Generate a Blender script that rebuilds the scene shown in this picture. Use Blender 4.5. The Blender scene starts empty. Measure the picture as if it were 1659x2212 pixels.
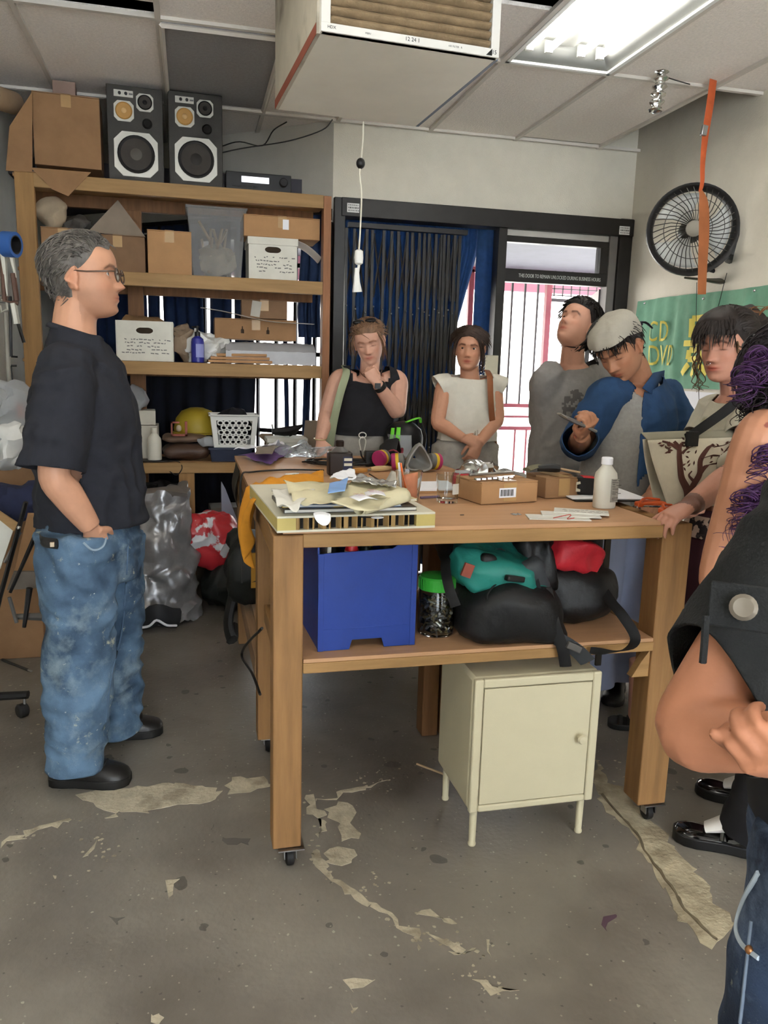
import bpy, bmesh, math, random
import numpy as np
from mathutils import Vector, Matrix, noise, Quaternion
random.seed(7)
SC = bpy.context.scene
COL = SC.collection
# ---------------------------------------------------------------- camera
F_PX, CAM_H = 1700.0, 1.45
PITCH, YAW, ROLL = math.radians(10.5), math.radians(13.85), math.radians(-1.57)
_f = Vector((math.sin(YAW)*math.cos(PITCH), math.cos(YAW)*math.cos(PITCH), -math.sin(PITCH)))
_r0 = Vector((math.cos(YAW), -math.sin(YAW), 0)); _d0 = _f.cross(_r0)
_r = _r0*math.cos(ROLL)+_d0*math.sin(ROLL); _d = _d0*math.cos(ROLL)-_r0*math.sin(ROLL)
EYE = Vector((0, 0, CAM_H))
cam = bpy.data.cameras.new('camera'); camo = bpy.data.objects.new('camera', cam); COL.objects.link(camo)
camo.matrix_world = Matrix(((_r.x, -_d.x, -_f.x, 0), (_r.y, -_d.y, -_f.y, 0), (_r.z, -_d.z, -_f.z, CAM_H), (0, 0, 0, 1)))
cam.sensor_fit = 'VERTICAL'; cam.sensor_height = 36; cam.lens = F_PX/2212*36; cam.clip_start = .05
SC.camera = camo
# ---------------------------------------------------------------- sky, sun, exposure
w = bpy.data.worlds.new('sky'); SC.world = w; w.use_nodes = True
bg = w.node_tree.nodes['Background']; bg.inputs[0].default_value = (.93, .95, 1, 1); bg.inputs[1].default_value = 6.5
sun = bpy.data.lights.new('sun', 'SUN'); sun.energy = 10; sun.angle = .02; sun.color = (1, .95, .88)
suno = bpy.data.objects.new('sun', sun); COL.objects.link(suno); suno.rotation_euler = (math.radians(38), 0, math.radians(-25))
SC.view_settings.view_transform = 'Standard'; SC.view_settings.look = 'None'
SC.view_settings.gamma = 1; SC.view_settings.use_curve_mapping = False
SC.view_settings.exposure = 1.15
TUBE_POWER = 8.0
# ---------------------------------------------------------------- measuring helpers: where a sight line meets a real plane
def ray(x, y): return _r*((x-829.5)/F_PX)+_d*((y-1106)/F_PX)+_f
def fz(x, y, z=0.):
    d = ray(x, y); return EYE+d*((z-CAM_H)/d.z)
def fy(x, y, Y):
    d = ray(x, y); return EYE+d*(Y/d.y)
def fx(x, y, X):
    d = ray(x, y); return EYE+d*(X/d.x)
def fp(x, y, p, n):
    d = ray(x, y); return EYE+d*((Vector(p)-EYE).dot(Vector(n))/d.dot(Vector(n)))
# ---------------------------------------------------------------- materials
def lin(h):
    if not isinstance(h, str): return tuple(h)[:3]
    h = h.lstrip('#'); o = []
    for i in (0, 2, 4):
        c = int(h[i:i+2], 16)/255; o.append(c/12.92 if c <= .04045 else ((c+.055)/1.055)**2.4)
    return tuple(o)
_mats = {}
def mat(name, col='#888888', rough=.6, metal=0., var=.10, vs=7., bump=.0, bs=90., col2=None, thr=(.45, .62), trans=0., spec=.4, coat=0., emit=0., transl=0., stretch=None, alpha=1., ior=1.45, vcol=None, sheen=0.):
    if name in _mats: return _mats[name]
    m = bpy.data.materials.new(name); _mats[name] = m; m.use_nodes = True
    nt = m.node_tree; N = nt.nodes; L = nt.links; b = N['Principled BSDF']
    c = lin(col); b.inputs['Roughness'].default_value = rough; b.inputs['Metallic'].default_value = metal
    b.inputs['Specular IOR Level'].default_value = spec; b.inputs['IOR'].default_value = ior
    b.inputs['Transmission Weight'].default_value = trans; b.inputs['Coat Weight'].default_value = coat
    b.inputs['Alpha'].default_value = alpha; b.inputs['Sheen Weight'].default_value = sheen
    tc = N.new('ShaderNodeTexCoord'); vec = tc.outputs['Object']
    if stretch:
        mp = N.new('ShaderNodeMapping'); mp.inputs['Scale'].default_value = stretch; L.new(vec, mp.inputs[0]); vec = mp.outputs[0]
    nz = N.new('ShaderNodeTexNoise'); nz.inputs['Scale'].default_value = vs; nz.inputs['Detail'].default_value = 5; nz.inputs['Roughness'].default_value = .6
    L.new(vec, nz.inputs['Vector'])
    rp = N.new('ShaderNodeValToRGB')
    lo = [max(0, x*(1-var)) for x in c]; hi = [min(1, x*(1+var)) for x in c]
    rp.color_ramp.elements[0].position = .3; rp.color_ramp.elements[1].position = .7
    rp.color_ramp.elements[0].color = (*lo, 1); rp.color_ramp.elements[1].color = (*hi, 1)
    L.new(nz.outputs['Fac'], rp.inputs[0]); out = rp.outputs[0]
    if col2:
        n2 = N.new('ShaderNodeTexNoise'); n2.inputs['Scale'].default_value = vs*.6; n2.inputs['Detail'].default_value = 6
        ad = N.new('ShaderNodeVectorMath'); ad.inputs[1].default_value = (3.7, 1.9, 5.1); L.new(vec, ad.inputs[0]); L.new(ad.outputs[0], n2.inputs['Vector'])
        r2 = N.new('ShaderNodeValToRGB'); r2.color_ramp.elements[0].position = thr[0]; r2.color_ramp.elements[1].position = thr[1]
        L.new(n2.outputs['Fac'], r2.inputs[0])
        mx = N.new('ShaderNodeMix'); mx.data_type = 'RGBA'; L.new(r2.outputs[0], mx.inputs[0]); L.new(out, mx.inputs[6]); mx.inputs[7].default_value = (*lin(col2), 1); out = mx.outputs[2]
    if vcol:
        va = N.new('ShaderNodeVertexColor'); va.layer_name = vcol
        mx = N.new('ShaderNodeMix'); mx.data_type = 'RGBA'; mx.blend_type = 'MULTIPLY'; mx.inputs[0].default_value = 1
        L.new(out, mx.inputs[6]); L.new(va.outputs[0], mx.inputs[7]); out = mx.outputs[2]
    L.new(out, b.inputs['Base Color'])
    if bump:
        n3 = N.new('ShaderNodeTexNoise'); n3.inputs['Scale'].default_value = bs; n3.inputs['Detail'].default_value = 3; L.new(vec, n3.inputs['Vector'])
        bp = N.new('ShaderNodeBump'); bp.inputs['Strength'].default_value = bump; bp.inputs['Distance'].default_value = .01
        L.new(n3.outputs['Fac'], bp.inputs['Height']); L.new(bp.outputs[0], b.inputs['Normal'])
    if emit:
        b.inputs['Emission Color'].default_value = (*c, 1); b.inputs['Emission Strength'].default_value = emit
    if transl:
        tr = N.new('ShaderNodeBsdfTranslucent'); L.new(out, tr.inputs[0]); ms = N.new('ShaderNodeMixShader'); ms.inputs[0].default_value = transl
        L.new(b.outputs[0], ms.inputs[1]); L.new(tr.outputs[0], ms.inputs[2]); L.new(ms.outputs[0], N['Material Output'].inputs[0])
    return m
def wood(name, col, var=.28, rough=.6, axis='z', bump=.12):
    s = {'x': (1.2, 14, 14), 'y': (14, 1.2, 14), 'z': (14, 14, 1.2)}[axis]
    return mat(name, col, rough, var=var, vs=2.2, stretch=s, bump=bump, bs=5, spec=.3)
# ---------------------------------------------------------------- mesh builder
def frame(d, up=Vector((0, 0, 1))):
    d = Vector(d).normalized()
    if abs(d.dot(up)) > .98: up = Vector((0, 1, 0)) if abs(d.y) < .9 else Vector((1, 0, 0))
    x = up.cross(d).normalized(); y = d.cross(x); return x, y, d
def rotz(a): return Matrix.Rotation(a, 3, 'Z')
def rot(x=0, y=0, z=0): return Matrix.Rotation(math.radians(z), 3, 'Z') @ Matrix.Rotation(math.radians(y), 3, 'Y') @ Matrix.Rotation(math.radians(x), 3, 'X')
def crom(P, k=6):
    P = [np.array(p, float) for p in P]
    if len(P) < 3: 
        return [P[0]+(P[-1]-P[0])*t for t in np.linspace(0, 1, k+1)]
    Q = [2*P[0]-P[1]]+P+[2*P[-1]-P[-2]]; o = []
    for i in range(1, len(Q)-2):
        a, b, c, d = Q[i-1:i+3]
        for j in range(k):
            t = j/k; o.append(.5*((2*b)+(c-a)*t+(2*a-5*b+4*c-d)*t*t+(3*b-a-3*c+d)*t**3))
    o.append(P[-1]); return o
class MB:
    def __init__(s): s.v = []; s.f = []; s.mi = []; s.cur = 0
    def add(s, vs, fs):
        k = len(s.v); s.v += [tuple(map(float, p)) for p in vs]
        for f in fs: s.f.append(tuple(i+k for i in f)); s.mi.append(s.cur)
        return s
    def box(s, c, size, R=None, top=1.0):
        x, y, z = [a/2 for a in size]; c = Vector(c)
        P = [Vector(((-x, x)[i & 1]*(top if i & 4 else 1), (-y, y)[i >> 1 & 1]*(top if i & 4 else 1), (-z, z)[i >> 2])) for i in range(8)]
        if R is not None: P = [R @ p for p in P]
        return s.add([p+c for p in P], [(0, 2, 3, 1), (4, 5, 7, 6), (0, 1, 5, 4), (2, 6, 7, 3), (0, 4, 6, 2), (1, 3, 7, 5)])
    def bx(s, a, b): return s.box([(a[i]+b[i])/2 for i in range(3)], [abs(a[i]-b[i]) for i in range(3)])
    def tube(s, pts, r, n=8, cap=True, side=None, smooth=0, closed=False):
        pts = [Vector(p) for p in pts]; m = len(pts)
        rr = r if isinstance(r, (list, tuple)) and len(r) == m and m > 0 else [r]*m
        rr = [(q, q) if not isinstance(q, (tuple, list)) else q for q in rr]
        if smooth:
            D = [list(p)+list(q) for p, q in zip(pts, rr)]
            D = crom(D, smooth); pts = [Vector(d[:3]) for d in D]; rr = [(max(d[3], 1e-4), max(d[4], 1e-4)) for d in D]; m = len(pts)
        T = []
        for i in range(m):
            if closed: t = pts[(i+1) % m]-pts[i-1]
            else: t = pts[min(i+1, m-1)]-pts[max(i-1, 0)]
            T.append(t.normalized() if t.length > 1e-9 else Vector((0, 0, 1)))
        x = frame(T[0])[0] if side is None else (Vector(side)-T[0]*Vector(side).dot(T[0])).normalized()
        V = []
        for i in range(m):
            if side is not None: x = Vector(side)
            x = x-T[i]*x.dot(T[i]); x = x.normalized() if x.length > 1e-6 else frame(T[i])[0]
            y = T[i].cross(x)
            for k in range(n):
                a = 2*math.pi*k/n; V.append(pts[i]+x*(rr[i][0]*math.cos(a))+y*(rr[i][1]*math.sin(a)))
        Fs = []
        for i in range(m if closed else m-1):
            for k in range(n):
                a = i*n+k; b = i*n+(k+1) % n; j = (i+1) % m*n; Fs.append((a, b, j+(k+1) % n, j+k))
        if cap and not closed: Fs += [tuple(range(n-1, -1, -1)), tuple((m-1)*n+k for k in range(n))]
        return s.add(V, Fs)
    def lathe(s, prof, n=24, c=(0, 0, 0), d=(0, 0, 1), sx=1., sy=1.):
        x, y, z = frame(d); c = Vector(c); V = []
        if abs(Vector(d).normalized().z) > .999: x, y, z = Vector((1, 0, 0)), Vector((0, 1, 0)), Vector((0, 0, 1))
        for r, h in prof:
            for k in range(n):
                a = 2*math.pi*k/n; V.append(c+x*(r*sx*math.cos(a))+y*(r*sy*math.sin(a))+z*h)
        Fs = []; m = len(prof)
        for i in range(m-1):
            for k in range(n): Fs.append((i*n+k, i*n+(k+1) % n, (i+1)*n+(k+1) % n, (i+1)*n+k))
        if prof[0][0] > 1e-5: Fs.append(tuple(range(n-1, -1, -1)))
        if prof[-1][0] > 1e-5: Fs.append(tuple((m-1)*n+k for k in range(n)))
        return s.add(V, Fs)
    def ell(s, c, r, R=None, n=14, m=9):
        c = Vector(c); r = (r, r, r) if not isinstance(r, (tuple, list)) else r; V = []; Fs = []
        for i in range(1, m):
            th = math.pi*i/m
            for k in range(n):
                a = 2*math.pi*k/n; p = Vector((r[0]*math.sin(th)*math.cos(a), r[1]*math.sin(th)*math.sin(a), -r[2]*math.cos(th)))
                V.append((R @ p if R is not None else p)+c)
        for q in (-1, 1):
            p = Vector((0, 0, q*r[2])); V.append((R @ p if R is not None else p)+c)
        for i in range(m-2):
            for k in range(n): Fs.append((i*n+k, i*n+(k+1) % n, (i+1)*n+(k+1) % n, (i+1)*n+k))
        b = (m-1)*n
        for k in range(n): Fs.append((b, (k+1) % n, k)); Fs.append((b+1, (m-2)*n+k, (m-2)*n+(k+1) % n))
        return s.add(V, Fs)
    def grid(s, fn, nu, nv, wrap=False):
        V = [fn(i/(nu-(0 if wrap else 1)), j/(nv-1)) for i in range(nu) for j in range(nv)]; Fs = []
        for i in range(nu if wrap else nu-1):
            for j in range(nv-1):
                k = (i+1) % nu; Fs.append((i*nv+j, k*nv+j, k*nv+j+1, i*nv+j+1))
        return s.add(V, Fs)
    def prism(s, poly, o, ux, uy, t):
        o, ux, uy = Vector(o), Vector(ux), Vector(uy); n = ux.cross(uy).normalized(); k = len(poly)
        V = [o+ux*p[0]+uy*p[1] for p in poly]+[o+ux*p[0]+uy*p[1]+n*t for p in poly]
        return s.add(V, [tuple(range(k-1, -1, -1)), tuple(range(k, 2*k))]+[(i, (i+1) % k, k+(i+1) % k, k+i) for i in range(k)])
    def mesh(s, name, mats, ang=35):
        me = bpy.data.meshes.new(name); me.from_pydata(s.v, [], s.f)
        for m in (mats if isinstance(mats, (list, tuple)) else [mats]): me.materials.append(m)
        if len(set(s.mi)) > 1: me.polygons.foreach_set('material_index', s.mi)
        bm = bmesh.new(); bm.from_mesh(me); bmesh.ops.recalc_face_normals(bm, faces=bm.faces); bm.to_mesh(me); bm.free()
        if ang: me.shade_smooth(); me.set_sharp_from_angle(angle=math.radians(ang))
        return me
    def out(s, name, mats, parent=None, ang=35, bevel=0., solid=0., sub=0, world=False, label=None, kind=None):
        if world and parent is not None:
            L = parent.location
            if parent.parent is not None: L = L+parent.parent.location
            s.v = [(a-L.x, b-L.y, c-L.z) for a, b, c in s.v]
        o = bpy.data.objects.new(name, s.mesh(name, mats, ang)); COL.objects.link(o)
        if parent is not None: o.parent = parent
        if solid: q = o.modifiers.new('thick', 'SOLIDIFY'); q.thickness = solid; q.offset = 0
        if bevel: q = o.modifiers.new('bevel', 'BEVEL'); q.width = bevel; q.segments = 2; q.limit_method = 'ANGLE'; q.angle_limit = math.radians(40); q.harden_normals = False
        if sub: q = o.modifiers.new('sub', 'SUBSURF'); q.levels = sub; q.render_levels = sub
        if label: o['label'] = label
        if kind: o['kind'] = kind
        return o
def tag(o, label=None, cat=None, group=None, kind=None):
    if label: o['label'] = label
    if cat: o['category'] = cat
    if group: o['group'] = group
    if kind: o['kind'] = kind
    return o
def thing(name, label, cat, loc=(0, 0, 0), rz=0., group=None):
    o = bpy.data.objects.new(name, None); COL.objects.link(o); o.empty_display_size = .05
    o.location = loc; o.rotation_euler = (0, 0, rz); return tag(o, label, cat, group)
def dup(root, loc, rz=0., label=None, group=None):
    r = root.copy(); COL.objects.link(r); r.location = loc; r.rotation_euler = (0, 0, rz)
    if label: r['label'] = label
    if group: r['group'] = group
    for ch in list(root.children):
        c = ch.copy(); COL.objects.link(c); c.parent = r
        for g in list(ch.children):
            d = g.copy(); COL.objects.link(d); d.parent = c
    return r
def text(name, body, size, M4, m, parent=None, depth=.0008, align='CENTER', world=False, cond=1.):
    cu = bpy.data.curves.new(name, 'FONT'); cu.body = body; cu.size = size; cu.align_x = align; cu.align_y = 'CENTER'; cu.extrude = depth; cu.resolution_u = 3
    o = bpy.data.objects.new(name, cu); COL.objects.link(o)
    dg = bpy.context.evaluated_depsgraph_get(); me = bpy.data.meshes.new_from_object(o.evaluated_get(dg)); bpy.data.objects.remove(o)
    me.transform(M4 @ Matrix.Diagonal((cond, 1, 1, 1))); me.materials.clear(); me.materials.append(m)
    if world and parent is not None:
        L = parent.location + (parent.parent.location if parent.parent is not None else Vector())
        me.transform(Matrix.Translation(-L))
    o = bpy.data.objects.new(name, me); COL.objects.link(o)
    if parent is not None: o.parent = parent
    return o
def basis(o, ux, uy):
    ux = Vector(ux).normalized(); uy = Vector(uy).normalized(); n = ux.cross(uy)
    return Matrix(((ux.x, uy.x, n.x, o[0]), (ux.y, uy.y, n.y, o[1]), (ux.z, uy.z, n.z, o[2]), (0, 0, 0, 1)))
def nz(p, s=1., seed=0.): return noise.noise(Vector((p[0]*s+seed, p[1]*s-seed*1.7, p[2]*s+seed*.6)))
def crumple(mb, amp, s, seed=0.):
    for i, p in enumerate(mb.v):
        q = Vector(p); d = Vector((nz(q, s, seed), nz(q, s, seed+9), nz(q, s, seed+23)))+.5*Vector((nz(q, s*2.3, seed+3), nz(q, s*2.3, seed+13), nz(q, s*2.3, seed+27)))
        mb.v[i] = tuple(q+d*amp)
    return mb
# ================================================================= THE ROOM
ZC, YB, XR, XL = 2.92, 5.13, 2.96, -1.02
M_wall = mat('wall_paint', '#d4cdbd', .75, var=.04, bump=.25, bs=160)
M_wall2 = mat('wall_paint_left', '#dedcd2', .8, var=.05, bump=.2, bs=150)
M_dark = mat('dark_void', '#14110f', .9)
M_tile = mat('ceiling_tile', '#efe7df', .9, var=.08, vs=70, bump=.6, bs=120)
M_tileg = mat('grey_tile', '#8f8d8d', .9, var=.1, vs=60, bump=.4, bs=120)
M_grid = mat('grid_bar', '#cfc8be', .5, var=.05)
M_black = mat('black_frame', '#24211f', .42, var=.25, vs=9)
M_white = mat('white_paint', '#d9d8d2', .5, var=.05)
def struct(mb, name, m, parent=None, **k):
    return mb.out(name, m, parent, kind='structure', **k)
# floor: painted concrete, worn
def floor_mat():
    m = mat('floor_paint', '#827b71', .42, var=.13, vs=3.2, col2='#645d54', thr=(.45, .7), bump=.16, bs=55, spec=.45)
    nt = m.node_tree; N = nt.nodes; L = nt.links; b = N['Principled BSDF']
    src = b.inputs['Base Color'].links[0].from_socket; tc = [n for n in N if n.type == 'TEX_COORD'][0]
    def spots(scale, rad, col, prob, seed):
        nonlocal src
        mp = N.new('ShaderNodeMapping'); mp.inputs['Location'].default_value = (seed, seed*.7, 0); L.new(tc.outputs['Object'], mp.inputs[0])
        vn = N.new('ShaderNodeTexNoise'); vn.inputs['Scale'].default_value = scale*3; L.new(mp.outputs[0], vn.inputs[0])
        va = N.new('ShaderNodeVectorMath'); va.operation = 'SCALE'; va.inputs[3].default_value = .25/scale; L.new(vn.outputs['Color'], va.inputs[0])
        vb = N.new('ShaderNodeVectorMath'); L.new(mp.outputs[0], vb.inputs[0]); L.new(va.outputs[0], vb.inputs[1])
        v = N.new('ShaderNodeTexVoronoi'); v.inputs['Scale'].default_value = scale; v.voronoi_dimensions = '2D'; L.new(vb.outputs[0], v.inputs['Vector'])
        lt = N.new('ShaderNodeMath'); lt.operation = 'LESS_THAN'; lt.inputs[1].default_value = rad; L.new(v.outputs['Distance'], lt.inputs[0])
        sp = N.new('ShaderNodeSeparateColor'); L.new(v.outputs['Color'], sp.inputs[0])
        gt = N.new('ShaderNodeMath'); gt.operation = 'LESS_THAN'; gt.inputs[1].default_value = prob; L.new(sp.outputs[0], gt.inputs[0])
        mu = N.new('ShaderNodeMath'); mu.operation = 'MULTIPLY'; L.new(lt.outputs[0], mu.inputs[0]); L.new(gt.outputs[0], mu.inputs[1])
        m2 = N.new('ShaderNodeMath'); m2.operation = 'MULTIPLY'; m2.inputs[1].default_value = .7; L.new(mu.outputs[0], m2.inputs[0])
        mx = N.new('ShaderNodeMix'); mx.data_type = 'RGBA'; L.new(m2.outputs[0], mx.inputs[0]); L.new(src, mx.inputs[6]); mx.inputs[7].default_value = (*lin(col), 1); src = mx.outputs[2]
    spots(4, .10, '#4a4540', .14, 1.3); spots(9, .10, '#4a4540', .10, 4.1); spots(26, .09, '#b9b29e', .05, 7.7); spots(60, .14, '#a9a290', .05, 2.2); spots(22, .07, '#504a45', .12, 5.5)
    L.new(src, b.inputs['Base Color']); return m
fl = MB(); fl.bx((XL-.2, -3.2, -.06), (XR+.2, 7.3, 0)); floor = struct(fl, 'floor', floor_mat())
# bare concrete where the paint has peeled: thin pieces lying in the floor
M_bare = mat('bare_concrete', '#b9ae97', .8, var=.16, vs=22, col2='#988d79', thr=(.5, .65), bump=.4, bs=70)
M_bare2 = mat('bare_concrete_band', '#b3a78d', .8, var=.18, vs=18, col2='#92866f', thr=(.45, .62), bump=.5, bs=60)
def patch(px, m, parent=floor, name='bare_patch', jit=.019, h=.0015, sub=4):
    P = [fz(x, y) for x, y in px]; Q = []
    for i in range(len(P)):
        a, b = P[i], P[(i+1) % len(P)]
        k = max(2, min(16, int((b-a).length/.022)))
        for j in range(k):
            p = a.lerp(b, j/k); p = p+Vector((nz(p, 26, 2), nz(p, 26, 7), 0))*jit*1.6+Vector((nz(p, 70, 4), nz(p, 70, 1), 0))*jit*.6; Q.append(p)
    mb = MB(); c = sum(Q, Vector())/len(Q); n = len(Q)
    mb.add([Vector((q.x, q.y, h)) for q in Q]+[Vector((q.x, q.y, .0002)) for q in Q], [tuple(range(n))]+[(i, (i+1) % n, n+(i+1) % n, n+i) for i in range(n)])
    return mb.out(name, m, parent, ang=0)
for px in ([(165, 1722), (230, 1700), (300, 1702), (360, 1690), (420, 1695), (470, 1700), (475, 1722), (420, 1738), (350, 1748), (290, 1756), (225, 1750)],
           [(482, 1695), (530, 1678), (580, 1682), (590, 1695), (540, 1708), (500, 1712)],
           [(705, 1745), (735, 1732), (758, 1745), (752, 1768), (775, 1795), (772, 1818), (748, 1812), (738, 1780), (715, 1765)],
           [(672, 1842), (690, 1838), (708, 1870), (712, 1905), (698, 1900), (680, 1872)], [(700, 1838), (730, 1830), (768, 1838), (765, 1862), (735, 1872), (708, 1862)],
           [(712, 1893), (760, 1925), (800, 1950), (796, 1962), (745, 1925), (714, 1905)], [(800, 1950), (870, 1990), (925, 2030), (920, 2036), (860, 1995), (800, 1960)],
           [(910, 1972), (935, 1965), (970, 1985), (985, 1998), (970, 2003), (945, 1985), (915, 1982)], [(975, 2058), (1030, 2042), (1030, 2050), (980, 2066)],
           [(1050, 2030), (1066, 2035), (1060, 2058), (1050, 2050)], [(752, 2120), (785, 2112), (800, 2122), (775, 2132), (765, 2142)], [(742, 2160), (755, 2165), (760, 2195), (748, 2190)],
           [(905, 2045), (898, 2052), (902, 2060)], [(50, 1790), (150, 1768), (152, 1775), (60, 1800)], [(0, 1815), (48, 1800), (45, 1812), (0, 1830)], [(182, 1835), (205, 1818), (200, 1845), (185, 1850)], [(225, 1765), (258, 1752), (255, 1765)],
           [(330, 2190), (345, 2185), (356, 2198), (345, 2204)], [(655, 1710), (675, 1716), (688, 1738), (700, 1750), (690, 1765), (665, 1755)], [(360, 1912), (372, 1905), (382, 1928), (370, 1932)], [(690, 1765), (700, 1775), (695, 1810), (690, 1800)],
           [(120, 1900), (128, 1895), (126, 1903)], [(1020, 2118), (1070, 2130), (1110, 2140), (1060, 2140)], [(925, 2010), (990, 2045), (985, 2052), (925, 2020)], [(680, 1735), (760, 1706), (840, 1688), (760, 1714)]):
    patch(px, M_bare)
patch([(1290, 1640), (1310, 1690), (1345, 1700), (1390, 1760), (1440, 1800), (1475, 1850), (1520, 1900), (1555, 1960), (1585, 2000), (1560, 2030), (1540, 2052), (1470, 1990), (1440, 1930), (1390, 1850), (1360, 1790), (1305, 1745), (1280, 1690)], M_bare2, name='bare_band', jit=.018)
mb = MB(); mb.tube([fz(x, y, .002) for x, y in ((1300, 1715), (1345, 1768), (1375, 1800), (1400, 1850), (1450, 1915), (1480, 1965), (1530, 2015), (1550, 2030))], .0045, 5, smooth=4); crumple(mb, .006, 30).out('crack', mat('crack_dirt', '#6a5f4c', .9), floor)
for px in ([(1297, 1995), (1320, 1978), (1338, 1985), (1322, 1996), (1305, 2010)],): patch(px, mat('purple_stain', '#5a4450', .6), name='paint_stain', h=.0012)
for px in ([(472, 1805), (545, 1812), (540, 1828), (480, 1825)], [(240, 1985), (265, 1980), (262, 2000), (245, 2002)], [(455, 1788), (468, 1782), (466, 1795)]): patch(px, mat('dark_scuff', '#5f5a54', .6), name='scuff_mark', h=.001)
# light dust and flakes scattered along the peeled lines
mb = MB(); rnd = random.Random(5)
for k in range(170):
    seg = rnd.choice([((60, 1800), (230, 1755)), ((640, 1700), (700, 1880)), ((700, 1890), (930, 2030)), ((930, 2030), (1060, 2050)), ((1000, 2110), (1100, 2140)), ((20, 1450), (110, 1600)), ((180, 1800), (240, 1850)), ((760, 1700), (850, 1690)), ((1320, 1650), (1470, 1700)), ((780, 1930), (830, 1900))])
    t = rnd.random(); x = seg[0][0]*(1-t)+seg[1][0]*t+rnd.gauss(0, 16); y = seg[0][1]*(1-t)+seg[1][1]*t+rnd.gauss(0, 14)
    p = fz(x, y); r = rnd.uniform(.002, .008); a0 = rnd.random()*6
    mb.add([Vector((p.x+r*rnd.uniform(.5, 1.3)*math.cos(a0+j*1.05), p.y+r*rnd.uniform(.5, 1.3)*math.sin(a0+j*1.05), .0016)) for j in range(6)], [tuple(range(6))])
mb.out('paint_flake', M_bare, floor, ang=0, kind='stuff')
# walls
mb = MB(); mb.bx((XR, -3.2, 0), (XR+.12, YB+.2, ZC+.35)); struct(mb, 'wall_right', M_wall)
mb = MB(); mb.bx((XL-.12, -3.2, 0), (XL, 7.3, ZC+.35)); struct(mb, 'wall_left', M_wall2)
# unseen wall behind the camera; wide window added to let in sky light
mb = MB()
for a, b in (((XL-.1, 0), (XR+.1, .5)), ((XL-.1, 2.7), (XR+.1, ZC+.35)), ((XL-.1, .5), (XL+.2, 2.7)), ((XR-.2, .5), (XR+.1, 2.7))): mb.bx((a[0], -3.3, a[1]), (b[0], -3.2, b[1]))
struct(mb, 'wall_front', M_wall2)
mb = MB(); mb.bx((XL+.2, -3.26, .5), (XR-.2, -3.25, 2.7)); tag(struct(mb, 'added_window', mat('window_glass', '#e8eef0', .03, var=0, trans=1., ior=1.05, spec=.3)), 'unseen wide window added behind the camera for sky light')
HB = 2.365          # underside of the black header
mb = MB(); mb.bx((.88, YB, 2.40), (XR+.05, YB+.14, ZC+.35)); struct(mb, 'wall_back', M_wall)
P0, P1 = Vector((.88, YB, 0)), Vector((.88-1.95, YB+1.68, 0)); U = (P1-P0).normalized(); NW = Vector((-U.y, U.x, 0)); NW = NW if NW.y < 0 else -NW; LW = (P1-P0).length
def wq(mb, s0, s1, z0, z1, d0=0., d1=.1):      # a block along the slanted wall
    a = P0+U*s0-NW*d0; b = P0+U*s1-NW*d0; c = P0+U*s1-NW*d1; d = P0+U*s0-NW*d1
    mb.add([Vector((p.x, p.y, z)) for z in (z0, z1) for p in (a, b, c, d)], [(0, 3, 2, 1), (4, 5, 6, 7), (0, 1, 5, 4), (1, 2, 6, 5), (2, 3, 7, 6), (3, 0, 4, 7)])
M_wall3 = mat('slanted_wall_shaded', '#b7b2a6', .8, var=.04, bump=.2, bs=150)  # wall colour darkened for the shade on this face turned from the light
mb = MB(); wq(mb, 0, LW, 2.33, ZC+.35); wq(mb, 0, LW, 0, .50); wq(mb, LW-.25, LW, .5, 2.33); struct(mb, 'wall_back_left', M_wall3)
# ceiling: T bars and tiles
XG = [-1.32, -.71, -.115, .445, .90, 1.49, 2.07, 2.665]; YG = [-3.2, -2.06, -.86, .34, 1.53, 2.72, 3.91, 5.10]
mb = MB(); mb.bx((XL-.1, -3.3, ZC+.34), (XR+.1, 7.3, ZC+.40)); ceiling = struct(mb, 'ceiling', M_dark)
mb = MB()
for x in XG[1:]: mb.box((x, 2, ZC), (.024, 10.4, .018))
for y in YG[1:]: mb.box((.97, y, ZC), (4.0, .024, .0181))
mb.bx((XL, 5.10, ZC-.01), (.95, 5.124, ZC+.01))
mb.out('grid_bar', M_grid, ceiling)
holes = {(1, 5), (2, 5), (3, 5), (4, 5), (8, 6)}
tm = {}
def tile(x0, x1, y0, y1, m, sag=0., z=ZC+.006):
    key = (round(x1-x0, 3), round(y1-y0, 3), m.name)
    if key not in tm:
        t = MB(); t.box((0, 0, .008), (x1-x0-.006, y1-y0-.006, .016)); tm[key] = t.mesh('ceiling_tile', m)
    o = bpy.data.objects.new('ceiling_tile', tm[key]); COL.objects.link(o); o.parent = ceiling
    o.location = ((x0+x1)/2, (y0+y1)/2, z); o.rotation_euler = (math.radians(sag), 0, 0); return o
xe = XG+[XR]
for i in range(len(xe)-1):
    for j in range(len(YG)-1):
        x0, x1, y0, y1 = xe[i], xe[i+1], YG[j], YG[j+1]; x0 = max(x0, XL)
        if (i, j) == (5, 5) or (i, j) == (5, 2) or (i, j) == (1, 2) or (i, j) == (1, 4): continue      # light fixtures sit here
        if (i, j) == (3, 5): continue
        if (i, j) in ((1, 5),): tile(x0, x1, y0, y1-.13, M_tile); continue
        if (i, j) == (0, 5): tile(x0, x1, y0, y1, M_tile); continue
        if (i, j) == (4, 5): tile(x0, x1, y0+.63, y1, M_tile); continue
        if (i, j) == (7, 6): continue                                        # open strip by the right wall
        if (i, j) == (2, 6): tile(x0+.012, x1-.012, y0+.012, y1-.1, M_tileg, 0, ZC-.012); continue
        if (i, j) == (6, 6): tile(x0, x1, y0, y1-.02, M_tile, .35); continue
        tile(x0, x1, y0, y1, M_tile)
for i in range(4):
    x0, x1 = max(xe[i], XL), xe[i+1]; tile(x0, x1, 5.11, 6.2, M_tile); 
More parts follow.
